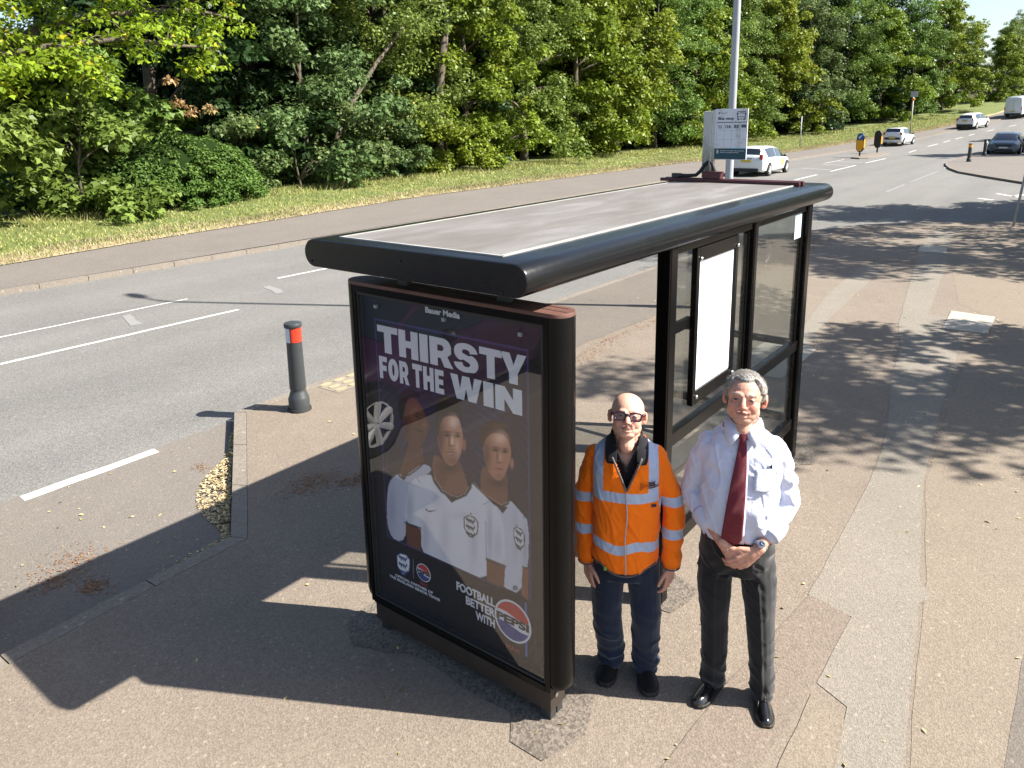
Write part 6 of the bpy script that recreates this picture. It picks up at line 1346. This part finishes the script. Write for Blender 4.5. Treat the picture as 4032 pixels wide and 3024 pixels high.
for x, y, z in V:
    if side(x, y, z): d = min(abs(z - 1.055), abs(z - .878)); b = 1 - d / .027 * .5
    else:
        zz = z + .22 * (y + .05) * 0; d = min(abs(z - (1.085 + (.03 if y < 0 else 0))), abs(z - (.835 + .012 * math.sin(x * 30)))); b = 1 - d / .027 * .5
        if z > 1.10: lx = abs(x - cx0); c_ = .136 if z < 1.25 else .136 - (z - 1.25) * .05; b = max(b, 1 - abs(lx - c_) / .0245 * .5)
    bandv.append(min(1, max(0, b)))
jacket = garment('high_visibility_jacket', V, F, MT['hivis'], P1, .0035); setatt(jacket, bandv, 'band')
trim = fabric('grey brown piping', (.10, .085, .08), .6, 200).m
surf_tube([(cx0 + .005, 1.155)] + [(cx0 + .005 - (z - 1.155) * .41, z) for z in (1.2, 1.25, 1.3, 1.33)], .0052, trim, 'front_piping', jacket, .005)
surf_tube([(cx0 + .005, 1.155)] + [(cx0 + .005 + (z - 1.155) * .41, z) for z in (1.2, 1.25, 1.3, 1.33)], .0052, trim, 'front_piping', jacket, .004)
surf_tube([(cx0 + .005 + .004 * math.sin(z * 20), z) for z in np.linspace(1.155, .70, 12)], .0035, fabric('pale piping', (.45, .4, .38), .6).m, 'front_zip', jacket, .006, .176, .147, cx0, .013)
hem = [(x, .731 - .05 * max(0, 1 - ((x - cx0) / .12) ** 2)) for x in np.linspace(cx0 - .165, cx0 + .165, 23)]
mb = MB(); mb.tube([(x, front_y(x, z, .178, .145, cx0, .018) - .001, z) for x, z in hem], .0042, 8); mb.build('hem_piping', trim, jacket, smooth=True)
for A, sx in ((AL, -1), (AR, 1)):
    c = Vector(A[1]).lerp(Vector(A[2]), .975); mb = MB(); ring = [(c.x + .0445 * math.cos(a), c.y - .002 + .0445 * math.sin(a), .7005 - .008 * (math.sin(a) < 0)) for a in np.linspace(0, 2 * math.pi, 25)]; mb.tube(ring, .0038, 6); mb.build('cuff_piping', trim, jacket, smooth=True)
# chest print: dart of small dots and three words
prn = paint('dark chest print', (.05, .015, .012), .7, .1); mb = MB(); pr_ = random.Random(4)
def chest(x, z): return Vector((x, front_y(x, z) - .0085, z))
for i in range(7):
    for k in range(7 - i if i else 7):
        x = .052 + i * .0052; z = 1.185 + (k - (6 - i) / 2) * .0066; c = chest(x, z); mb.box(c, (.0034, .003, .0024), Matrix.Rotation((k - 3) * .35, 3, 'Y'))
for k, s_ in enumerate(('Bauer', 'Media', 'Outdoor')):
    V_, F_ = text_mesh(s_, .0145, .0009, .0006); mb.add([tuple(chest(.092 + v.x * .95, 1.193 - k * .0125 + v.y) + Vector((0, -v.z - .0015, 0))) for v in V_], F_)
mb.build('chest_print', prn, jacket)
mb = MB(); mb.box(Vector((.12, front_y(.12, 1.08) - .013, 1.072)), (.024, .004, .014), Matrix.Rotation(.35, 3, 'Z')); mb.build('sewn_label', paint('navy woven label', (.01, .01, .05), .7), jacket)
mb = MB(); mb.box(Vector((-.115, front_y(-.115, .71) - .006, .716)), (.014, .003, .02)); mb.build('green_tag', paint('green tag', (.2, .35, .03), .7), jacket)
# polo collar laid over the jacket
def flap(pts, th, m, name, parent):
    pts = [Vector(q) for q in pts]; n_ = (pts[1] - pts[0]).cross(pts[2] - pts[0]).normalized() * th; n = len(pts); mb = MB()
    mb.add([q for q in pts] + [q + n_ for q in pts], [tuple(range(n))[::-1], tuple(range(n, 2 * n))] + [(i, (i + 1) % n, n + (i + 1) % n, n + i) for i in range(n)]); o = mb.build(name, m, parent, bevel=.0015); return o
for s_ in (-1, 1):
    X = lambda v: cx0 + .003 + s_ * v
    P_ = [[(X(.064), -.04, 1.408), (X(.050), -.082, 1.38), (X(.046), -.108, 1.345), (X(.047), -.131, 1.285)], [(X(.088), -.03, 1.41), (X(.083), -.075, 1.376), (X(.085), -.105, 1.34), (X(.080), -.128, 1.298)], [(X(.108), -.0, 1.385), (X(.108), -.06, 1.358), (X(.108), -.098, 1.325), (X(.098), -.122, 1.288)]]
    V_ = [q for r_ in P_ for q in r_]; F_ = [(r_ * 4 + c, r_ * 4 + c + 1, (r_ + 1) * 4 + c + 1, (r_ + 1) * 4 + c) for r_ in range(2) for c in range(3)]
    o = raw('collar_flap', V_, F_, blackf, polo, smooth=True); q = o.modifiers.new('s', 'SOLIDIFY'); q.thickness = .004; q = o.modifiers.new('u', 'SUBSURF'); q.levels = 1; q.render_levels = 2
mb = MB()
R_ = []
for z, r_, dz in ((1.345, .09, .0), (1.385, .084, .0), (1.41, .078, .0)):
    R_.append([Vector((cx0 + r_ * math.cos(a), .018 + r_ * .92 * math.sin(a), z + .012 * math.sin(a))) for a in np.linspace(R(-38), R(218), 26)])
V_ = [q for r_ in R_ for q in r_]; n = 26; o = raw('collar', V_, [(i * n + k, i * n + k + 1, (i + 1) * n + k + 1, (i + 1) * n + k) for i in range(2) for k in range(n - 1)], blackf, polo, smooth=True); q = o.modifiers.new('s', 'SOLIDIFY'); q.thickness = .004
# spectacles in the head's frame
gl = empty('glasses', (0, 0, 0)); gl.parent = P1
frm = paint('dark aubergine acetate', (.022, .006, .016), .18, .2, 20, .6)
mb = MB()
def rr_loop(cx, hw, hh, y, flare):
    out = []
    for k in range(28):
        a = 2 * math.pi * k / 28; u = math.copysign(abs(math.cos(a)) ** .45, math.cos(a)); v = math.copysign(abs(math.sin(a)) ** .5, math.sin(a)); out.append(Vector((cx + hw * u * (1 + .07 * v), y + .10 * abs(cx + hw * u) ** 1.0 * .25, -.003 + hh * v)))
    return out
for s_ in (-1, 1):
    lp = rr_loop(s_ * .0355, .0262, .0195, -.1015, 0); mb.tube(lp + [lp[0]], .0042, 8, cap=False)
    mb.tube([(s_ * .062, -.092, .010), (s_ * .075, -.083, .010), (s_ * .081, -.05, .009), (s_ * .084, .0, .008)], [.006, .0065, .005, .004], 8)
mb.tube([(-.011, -.103, .004), (0, -.108, .009), (.011, -.103, .004)], .0045, 8); mb.xf(HM1); mb.build('spectacle_frame', frm, gl, smooth=True)
for s_ in (-1, 1):
    lp = rr_loop(s_ * .0355, .0245, .018, -.1015, 0); mb = MB(); mb.add(lp, [tuple(range(28))]); mb.xf(HM1); mb.build('spectacle_lens', MT['lens'], gl)
# navy trousers
navy = fabric('navy trouser cloth', (.009, .017, .038), .85, 240, .15, .3, .15).m
mb = MB(); rings_loft(mb, [(.62, cx0, .02, .15, .115), (.7, cx0, .02, .155, .118), (.82, cx0, .02, .15, .112), (.9, cx0, .02, .145, .105)])
LT1 = [(-.102, .02, .70), (-.108, .015, .55), (-.108, .01, .38), (-.09, .045, .19), (-.082, .05, .055)]; RT1 = [(.07, .02, .70), (.085, .01, .55), (.098, .0, .38), (.098, .03, .19), (.102, .025, .045)]
for A in (LT1, RT1): limb(mb, A, [.092, .086, .078, .074, .068], sq=(1, 1.05))
V, F = remeshed(mb, .006, 4)
def foldt(x, y, z): return .006 * ridge(x + 2, y, z, 6, 9) * (.4 + (z < .3)) + .007 * nz(x * 8, y * 8, z * 4) + .004 * nz(x * 20, y * 20, z * 11) + (.010 * math.sin(z * 95 + 4 * nz(x * 10, y * 10, 1)) * max(0, 1 - z / .24) * (.5 + nz(x * 12, y * 12, z * 6))) + .004 * math.sin(z * 70 + x * 25) * max(0, 1 - abs(z - .40) / .1) * .5
V = displace(V, F, foldt); V, F = cutmesh(V, F, lambda x, y, z: z < .045 + .02 * (y > .05) * 0 or z > .88)
garment('trousers', V, F, navy, P1, .003)
suede = fabric('black suede', (.008, .008, .009), .9, 200, .3, .1, .1).m; rubs = paint('black shoe sole', (.012, .012, .012), .7, .2)
shoe(P1, (-.118, -.105), (-.072, .15), suede, rubs, .052, .085, sole=.028); shoe(P1, (.128, -.145), (.092, .115), suede, rubs, .052, .085, sole=.028)

# ---- the man in shirt and tie
P2 = tag(empty('person', (.727, -.669, 0), R(-70.54)), 'grey-haired person in a white shirt and dark red tie with hands clasped over black trousers', 'person')
cx1 = -.015
HM2 = frame_M(Vector((-.014, -.006, 1.640)), R(-13), R(-3), R(2), (1.10, 1.04, 1.0))
mb = MB(); add_head(mb, HM2, 1.2)
limb(mb, [(-.015, .03, 1.36), (-.015, .015, 1.48), (-.014, .0, 1.6)], [.075, .064, .064]); mb.caps((-.014, -.035, 1.54), (-.014, -.05, 1.49), .038, .04)
rings_loft(mb, [(.75, cx1, .02, .13, .09), (.9, cx1, .02, .155, .11), (1.1, cx1, .0, .155, .125), (1.3, cx1, .015, .16, .1), (1.4, cx1, .015, .15, .08), (1.46, cx1, .01, .07, .05)])
BL = [(-.19, .015, 1.39), (-.238, .045, 1.115), (-.07, -.165, .945)]; BR = [(.16, .015, 1.40), (.208, .045, 1.115), (.078, -.165, .94)]
limb(mb, [(-.15, .015, 1.3)] + BL[1:], [.022, .04, .0275]); limb(mb, [(.12, .015, 1.3)] + BR[1:], [.022, .04, .0275])
add_hand(mb, BL[-1], (.62, -.12, -.78), (.25, .8, .1), (.6, -.25, .55), .5, 1.0, .3, .01, .026)
add_hand(mb, (.078, -.165, .94), (-.72, -.22, -.62), (-.1, .85, -.5), (-.5, -.1, .75), .42, 1.06, .35, .012, .027)
for A in ([(-.1, .02, .86), (-.105, .0, .48), (-.10, .02, .08)], [(.075, .02, .86), (.118, .0, .48), (.15, .0, .08)]): limb(mb, A, [.08, .052, .038])
V, F = remeshed(mb, .0032, 3)
Hi = np.array(HM2.inverted()); Vh = (np.c_[V, np.ones(len(V))] @ Hi.T)[:, :3]
SK2_ = (.56, .30, .215); C_ = np.tile(np.array(SK2_), (len(V), 1)); hm = (V[:, 2] > 1.5); C_[hm] = head_paint(Vh[hm], SK2_, (.44, .19, .155), (.42, .38, .35), .8, 1.25, .25); C_[V[:, 2] < 1.1] = (.53, .27, .19)
nd = V[:, 2] < 1.1; dn = np.array([nz(q[0] * 60, q[1] * 60, q[2] * 60) for q in V[nd]]); C_[nd] *= (1 + .18 * dn)[:, None]
body = raw('body', V.tolist(), F, MT['skin'], P2, smooth=True); setcol(body, C_)
# hair: swept grey cap with a side parting
HC = []; HFc = []; NU, NV_ = 150, 70
def hairr(th, ph):
    d = Vector((math.sin(th) * math.cos(ph), math.sin(th) * math.sin(ph), math.cos(th))); return d
for i in range(NV_ + 1):
    th = math.pi * .80 * i / NV_
    for k in range(NU):
        ph = 2 * math.pi * k / NU; d = hairr(th, ph); c = Vector((0, .012, .03)); a, b, cc = (.083, .101, .092)
        r_ = 1 / math.sqrt((d.x / a) ** 2 + (d.y / b) ** 2 + (d.z / cc) ** 2); p_ = c + d * r_
        # hairline: high forehead, sideburns, nape
        fr_ = -p_.y; line = .094 - .008 * math.cos(p_.x * 45) if p_.y < -.045 else (.030 if p_.y < -.02 else (-.012 if p_.y < .005 else (-.028 if p_.y < .03 else -.062)))
        edge = (p_.z - line) / .014; g_ = max(-1, min(1, edge)); st = nz(p_.x * 26 + p_.y * 8, p_.y * 12, p_.z * 14) * .0022 + math.sin((p_.x * .8 + p_.y * .35 + p_.z * .3) * 420 + 5 * nz(p_.x * 12, p_.y * 12, p_.z * 12)) * .0012
        lift = .006 * max(0, 1 - abs(p_.y + .05) / .05) * (p_.z > .06) + .003 * (1 if abs(p_.x) > .05 else 0)
        p_ = c + d * (r_ * (1 + (.02 if g_ > 0 else .13 * g_)) + (st + lift) * max(0, g_)); HC.append(HM2 @ p_)
HFc = [(i * NU + k, (i + 1) * NU + k, (i + 1) * NU + (k + 1) % NU, i * NU + (k + 1) % NU) for i in range(NV_) for k in range(NU)]
t = NT('grey hair'); mp = t.n('ShaderNodeMapping'); mp.inputs['Scale'].default_value = (260, 90, 60); mp.inputs['Rotation'].default_value = (.4, .3, .5); t.l(t.tc.outputs['Object'], mp.inputs[0]); n1 = t.noise(1, 3, .6, mp.outputs[0])
t.col(t.ramp(n1, [(.3, (.12, .108, .095)), (.5, (.24, .222, .202)), (.72, (.40, .38, .355))])).rough(.5); t.set(Specular_IOR_Level=.4); t.bump(n1, .003); MT['hair'] = t.m
hair = raw('hair', HC, HFc, MT['hair'], P2, smooth=True)
hr = random.Random(3); mb = MB()
for i in range(700):
    th = hr.uniform(.05, 1.5); ph = hr.uniform(0, 2 * math.pi); d = hairr(th, ph); p_ = Vector((0, .012, .03)) + Vector((d.x * .087, d.y * .105, d.z * .097))
    if p_.y < -.045 and p_.z < .096: continue
    if p_.z < .0: continue
    tg = Vector((-.8 + hr.uniform(-.3, .3), -.35 + hr.uniform(-.5, .5), hr.uniform(-.2, .5))); tg = (tg - d * tg.dot(d)).normalized(); L = hr.uniform(.015, .035)
    q = [p_ - d * .003, p_ + tg * L * .5 + d * hr.uniform(0, .005), p_ + tg * L + d * hr.uniform(-.003, .006)]; mb.tube(q, [.0008, .0007, .0002], 3, cap=False)
mb.xf(HM2); mb.build('hair_strands', MT['hair'], hair, smooth=True)
mb = MB()
for s_ in (-1, 1):
    for i in range(46):
        x = s_ * hr.uniform(.013, .051); z = .0265 - .0 + hr.uniform(-.003, .003) - max(0, abs(x) - .035) * .25; y = -.0925 + (abs(x) * 1.0) ** 2 * 7.5; p_ = Vector((x, y, z)); mb.tube([p_, p_ + Vector((s_ * hr.uniform(.003, .008), -.003, hr.uniform(-.002, .004)))], [.0007, .0003], 3)
mb.xf(HM2); mb.build('eyebrows', MT['hair'], P2, smooth=True)
# white shirt
wt_ = fabric('white shirt cotton', (.58, .60, .72), .8, 420, .02, .15, .25, .007); shirtm = wt_.m
mb = MB(); rings_loft(mb, [(.86, cx1, .01, .17, .135), (.94, cx1, .005, .178, .148), (1.02, cx1, -.005, .186, .162), (1.12, cx1, -.005, .186, .163), (1.22, cx1, .0, .186, .15), (1.32, cx1, .008, .192, .132), (1.39, cx1, .012, .186, .115), (1.435, cx1, .014, .148, .095), (1.472, cx1, .016, .1, .082), (1.50, cx1, .016, .077, .074)], 40, 2.25)
limb(mb, [(-.16, .015, 1.385), (-.205, .03, 1.27), (-.24, .045, 1.12), (-.20, -.01, 1.055), (-.15, -.068, 1.012)], [.06, .061, .058, .055, .051]); limb(mb, [(.128, .015, 1.395), (.168, .03, 1.27), (.202, .045, 1.12), (.170, -.02, 1.05), (.135, -.085, 1.0)], [.06, .06, .056, .054, .051])
V, F = remeshed(mb, .0045, 4)
def arm2(x, y, z): return (abs(x - cx1) > .178 - max(0, (1.05 - z)) * .45 and z > .9) or (z < 1.1 and z > .94 and y < .05 and abs(x - cx1) > .105 and y < -.02 and (abs(x - cx1) > .13 or y < -.14))
def fold2(x, y, z):
    a = .0055 * ridge(x + 1, y, z, 7, 5) + .0035 * ridge(x + 5, y, z, 15, 9) + .007 * nz(x * 6 + 3, y * 6, z * 4) + .006 * nz(x * 15 + z * 9, y * 12, z * 6) + .0025 * nz(x * 34 - z * 20, y * 25, z * 14)
    s_ = 1 if x > cx1 else -1
    if abs(x - cx1) > .17: a += .0065 * math.sin(z * 70 + s_ * x * 40 + 4 * nz(x * 8, y * 8, z * 4)) * max(0, nz(x * 6, y * 6, z * 7) + .4)
    else:
        a += .007 * math.sin((x * 1.0 + s_ * (z - 1.0) * .45) * 62 + 3 * nz(x * 5, 1, z * 5)) * max(0, 1 - abs(z - 1.0) / .2) * (.4 + max(0, nz(x * 6, 5, z * 4)))
        a += .004 * math.sin((z * 1.2 - s_ * x) * 48 + 2 * nz(x * 7, 3, z * 7)) * max(0, 1 - abs(z - 1.28) / .14) * (abs(x - cx1) > .06)
    return a
V = displace(V, F, fold2)
V, F = cutmesh(V, F, lambda x, y, z: (z < .955 and abs(x - cx1) < .2 and not (abs(x - cx1) > .10 and y < -.04 and z > .94)) or z > 1.487)
shirt = garment('white_shirt', V, F, shirtm, P2, .0)
def f2y(x, z, k=1.0):
    hx = ip(z, [(.94, .178), (1.12, .186), (1.22, .186), (1.32, .192), (1.39, .186), (1.435, .148), (1.472, .1), (1.5, .077)]); hy = ip(z, [(.94, .148), (1.02, .162), (1.12, .163), (1.22, .15), (1.32, .132), (1.39, .115), (1.435, .095), (1.472, .082), (1.5, .074)]); cy = ip(z, [(.94, .005), (1.02, -.005), (1.12, -.005), (1.22, .0), (1.39, .012), (1.5, .016)])
    u = min(.98, abs((x - cx1) / hx)); return cy - hy * (1 - u ** 2.25) ** (1 / 2.25)
# rolled cuffs
for a, b, r0, r1 in (((-.186, -.028, 1.044), (-.136, -.086, .998), .060, .056), ((.168, -.034, 1.04), (.122, -.1, .990), .060, .056)):
    a, b = Vector(a), Vector(b); d = (b - a).normalized(); mb = MB(); mb.tube([a, a.lerp(b, .12), a.lerp(b, .5), a.lerp(b, .9), b, b - d * .004, b - d * .02], [r0 * .96, r0, r0 * 1.02, r1 * 1.01, r1, r1 * .86, r1 * .8], 36, cap=False)
    Vc = np.array([tuple(q) for q in mb.v]); Vc = displace(Vc, mb.f, lambda x, y, z: .003 * nz(x * 30, y * 30, z * 30) + .002 * nz(x * 60, y * 60, z * 60)); o = raw('rolled_cuff', Vc.tolist(), mb.f, shirtm, shirt, smooth=True); q = o.modifiers.new('s', 'SOLIDIFY'); q.thickness = .004
# placket, buttons, pocket, pens, collar
mb = MB(); L_ = []; zs = np.linspace(.957, 1.46, 24)
for z in zs: L_ += [(cx1 + .002 - .004, f2y(cx1, z) - .006, z), (cx1 + .034, f2y(cx1 + .034, z) - .006, z)]
o = raw('placket', L_, [(2 * i, 2 * i + 1, 2 * i + 3, 2 * i + 2) for i in range(23)], shirtm, shirt, smooth=True); q = o.modifiers.new('s', 'SOLIDIFY'); q.thickness = .003; q.offset = 0
for z in (.985, 1.065, 1.145):
    mb = MB(); mb.lathe([(0, -.002), (.0055, -.002), (.0055, .001), (0, .001)], (cx1 + .018, f2y(cx1, z) - .010, z), 12, 'y'); mb.build('button', paint('pearl button', (.6, .6, .62), .3), shirt)
px0, px1, pz0, pz1 = .048, .142, 1.225, 1.335; L_ = []
for i in range(9):
    for k in range(7):
        x = px0 + (px1 - px0) * k / 6; z = pz1 + (pz0 - pz1) * i / 8; 
        if i == 8: z += .014 * abs(k - 3) / 3
        L_.append((x, f2y(x, z) - .0085 - .002 * math.sin(k * 1.4 + i * .5) - (.004 if i == 0 else 0), z))
o = raw('chest_pocket', L_, [(i * 7 + k, (i + 1) * 7 + k, (i + 1) * 7 + k + 1, i * 7 + k + 1) for i in range(8) for k in range(6)], shirtm, shirt, smooth=True); q = o.modifiers.new('s', 'SOLIDIFY'); q.thickness = .003; q.offset = 0
mb = MB(); mb.tube([(.122, f2y(.122, 1.34) - .004, 1.315), (.122, f2y(.122, 1.34) - .006, 1.352)], .004, 8); mb.build('pen', paint('dark pen', (.01, .012, .03), .3), shirt, smooth=True)
mb = MB(); mb.tube([(.098, f2y(.1, 1.34) - .005, 1.335), (.104, f2y(.1, 1.34) - .008, 1.346), (.112, f2y(.11, 1.34) - .008, 1.347), (.118, f2y(.12, 1.34) - .006, 1.338)], .0016, 6); mb.build('spectacle_arm', MT['trim'], shirt, smooth=True)
R_ = []; n = 30
for z, r_, dz in ((1.475, .079, .0), (1.505, .077, 0), (1.528, .073, 0)): R_.append([Vector((cx1 + r_ * math.cos(a), .016 + r_ * .95 * math.sin(a), z + .018 * math.sin(a))) for a in np.linspace(R(-84), R(264), n)])
o = raw('collar_band', [q for r_ in R_ for q in r_], [(i * n + k, i * n + k + 1, (i + 1) * n + k + 1, (i + 1) * n + k) for i in range(2) for k in range(n - 1)], shirtm, shirt, smooth=True); q = o.modifiers.new('s', 'SOLIDIFY'); q.thickness = .003
for s_ in (-1, 1):
    X = lambda v: cx1 + .003 + s_ * v
    P_ = [[(X(.074), .0, 1.545), (X(.055), -.042, 1.532), (X(.030), -.062, 1.519), (X(.006), -.07, 1.508)], [(X(.086), -.005, 1.520), (X(.070), -.062, 1.500), (X(.048), -.088, 1.486), (X(.022), -.094, 1.474)], [(X(.092), -.01, 1.495), (X(.082), -.073, 1.468), (X(.068), -.103, 1.448), (X(.052), -.118, 1.432)]]
    o = raw('collar_wing', [q for r_ in P_ for q in r_], [(r_ * 4 + c, r_ * 4 + c + 1, (r_ + 1) * 4 + c + 1, (r_ + 1) * 4 + c) for r_ in range(2) for c in range(3)], shirtm, shirt, smooth=True); q = o.modifiers.new('s', 'SOLIDIFY'); q.thickness = .0035; q.offset = 0
# tie
t = NT('dark red woven silk'); ck = t.n('ShaderNodeTexChecker'); ck.inputs['Scale'].default_value = 520; t.l(t.tc.outputs['Object'], ck.inputs['Vector']); w2 = t.noise(9, 3, .5)
t.col(t.mix(ck.outputs['Fac'], (.17, .006, .022), (.11, .004, .014))).rough(.4); t.set(Specular_IOR_Level=.35, Sheen_Weight=.05); t.bump(ck.outputs['Fac'], .0003); MT['silk'] = t.m
tie = empty('tie', (0, 0, 0)); tie.parent = P2
L_ = []; ZT = [1.462, 1.44, 1.40, 1.34, 1.27, 1.20, 1.12, 1.05, .99, .962, .945]; HW = [.012, .017, .022, .028, .034, .039, .043, .046, .048, .034, .003]; XC = [-.012, -.012, -.013, -.016, -.021, -.026, -.031, -.036, -.040, -.043, -.045]
for i in range(41):
    u = i / 40 * (len(ZT) - 1); k = min(len(ZT) - 2, int(u)); f = u - k; z = ZT[k] + (ZT[k + 1] - ZT[k]) * f; hw = HW[k] + (HW[k + 1] - HW[k]) * f; xc = XC[k] + (XC[k + 1] - XC[k]) * f
    for j in range(13):
        v = j / 6 - 1; x = xc + hw * v; fo = .0032 * math.sin((x * 95 - z * 55) + 2 * nz(x * 10, 0, z * 6)) * max(0, 1 - abs(z - 1.2) / .17)
        L_.append((x, f2y(xc, z) - .0155 - .004 * (1 - v * v) - fo, z))
o = raw('blade', L_, [(i * 13 + j, (i + 1) * 13 + j, (i + 1) * 13 + j + 1, i * 13 + j + 1) for i in range(40) for j in range(12)], MT['silk'], tie, smooth=True); q = o.modifiers.new('s', 'SOLIDIFY'); q.thickness = .004; q.offset = 0
mb = MB(); R_ = []
for z, hw, dy in ((1.502, .0225, -.002), (1.495, .024, .0), (1.475, .020, .004), (1.455, .0145, .003), (1.45, .012, 0)):
    yy = f2y(cx1, z) - .010; R_.append([Vector((-.012 + hw * math.cos(a), yy - .006 - dy - .009 * math.sin(a), z)) for a in np.linspace(0, 2 * math.pi, 16, endpoint=False)])
mb.loft(R_); mb.build('knot', MT['silk'], tie, auto=60)
# wrist watch
wv = Vector(BR[2]) + (Vector(BR[1]) - Vector(BR[2])).normalized() * .028; wd = (Vector(BR[1]) - Vector(BR[2])).normalized(); up_ = Vector((.1, -.75, .65)); up_ = (up_ - wd * up_.dot(wd)).normalized(); sd_ = wd.cross(up_)
wa = empty('watch', (0, 0, 0)); wa.parent = P2; mb = MB()
for k in range(22):
    a = 2 * math.pi * k / 22; c = wv + (up_ * math.cos(a) + sd_ * math.sin(a)) * .0315; M3 = Matrix((( wd.x, *( (up_ * math.cos(a) + sd_ * math.sin(a))[:1]), 0),) * 0 + ((1, 0, 0), (0, 1, 0), (0, 0, 1))); t1 = (up_ * math.cos(a) + sd_ * math.sin(a)); t2 = wd.cross(t1); M3 = Matrix((wd, t2, t1)).transposed(); mb.box(c, (.018, .0082, .004), M3)
mb.build('strap', MT['steel'], wa, bevel=.001)
cc = wv + up_ * .037; M3 = Matrix((wd, sd_, up_)).transposed()
mb = MB(); mb.lathe([(0, -.006), (.0185, -.006), (.0195, .0), (.0175, .004), (0, .004)], n=28); mb.v = [M3 @ v + cc for v in mb.v]; mb.build('watch_case', MT['steel'], wa, auto=30)
mb = MB(); mb.lathe([(0, .0042), (.0155, .0042), (.0155, .0052), (0, .0052)], n=28); mb.v = [M3 @ v + cc for v in mb.v]; mb.build('dial', paint('dark blue dial', (.01, .02, .05), .15, .1, 5, .7), wa, auto=30)
mb = MB(); mb.box((0, .004, .0058), (.0012, .009, .0006)); mb.box((.003, 0, .0058), (.007, .0012, .0006)); 
for k in range(12): a = 2 * math.pi * k / 12; mb.box((.0125 * math.cos(a), .0125 * math.sin(a), .0057), (.0016, .0016, .0005))
mb.v = [M3 @ v + cc for v in mb.v]; mb.build('watch_hands', MT['paper'], wa)
# belt and black trousers
blk2 = fabric('black suit cloth', (.010, .010, .011), .85, 260, .15, .25, .2).m; leather = paint('black leather belt', (.01, .01, .011), .35, .2, 12)
mb = MB(); ring = [[Vector((cx1 + (.176 + d) * math.copysign(abs(math.cos(a)) ** .87, math.cos(a)), .008 + (.142 + d) * math.copysign(abs(math.sin(a)) ** .87, math.sin(a)), z)) for a in np.linspace(0, 2 * math.pi, 48, endpoint=False)] for z, d in ((.925, .0), (.927, .003), (.957, .003), (.959, 0))]; mb.loft(ring, cap=False); mb.build('belt', leather, P2, auto=40)
mb = MB(); rings_loft(mb, [(.74, cx1, .015, .165, .12), (.80, cx1, .012, .178, .132), (.87, cx1, .01, .180, .140), (.93, cx1, .008, .175, .140), (.96, cx1, .008, .172, .138)])
LT2 = [(-.105, .015, .82), (-.112, .0, .66), (-.108, -.01, .48), (-.098, .0, .25), (-.10, .01, .055)]; RT2 = [(.078, .015, .82), (.1, .0, .66), (.118, -.01, .48), (.135, -.005, .25), (.148, -.012, .045)]
for A in (LT2, RT2): limb(mb, A, [.093, .085, .072, .064, .060], sq=(1, 1.08))
V, F = remeshed(mb, .006, 4)
def foldk(x, y, z):
    a = .006 * ridge(x + 7, y, z, 6, 8) * (.35 + (z < .25) * .8 + (z > .68) * .5) + .006 * nz(x * 8, y * 8, z * 4) + .003 * nz(x * 20, y * 20, z * 10) + .009 * math.sin(z * 80 + 4 * nz(x * 9, y * 9, 2)) * max(0, 1 - z / .2) * (.5 + nz(x * 11, y * 11, z * 7)) + .004 * math.sin((z + abs(x) * 1.2) * 60) * max(0, 1 - abs(z - .76) / .1)
    c = ip(z, [(.05, .148), (.25, .135), (.48, .118), (.66, .1), (.82, .078)]) if x > cx1 else -ip(z, [(.05, .1), (.25, .098), (.48, .108), (.66, .112), (.82, .105)])
    if y < 0 and z < .72: a += .006 * max(0, 1 - abs(x - c) / .012)   # pressed crease
    return a
V = displace(V, F, foldk); V, F = cutmesh(V, F, lambda x, y, z: z < .042 or z > .945)
garment('trousers', V, F, blk2, P2, .003)
lea = paint('polished black shoe leather', (.008, .008, .009), .16, .3, 14, .6, bump=.0008, bscale=60, coat=.5); sol2 = paint('leather sole edge', (.02, .017, .014), .5, .2)
shoe(P2, (-.172, -.158), (-.06, .085), lea, sol2, .046, .072, sole=.02); shoe(P2, (.172, -.20), (.138, .07), lea, sol2, .046, .072, sole=.02)
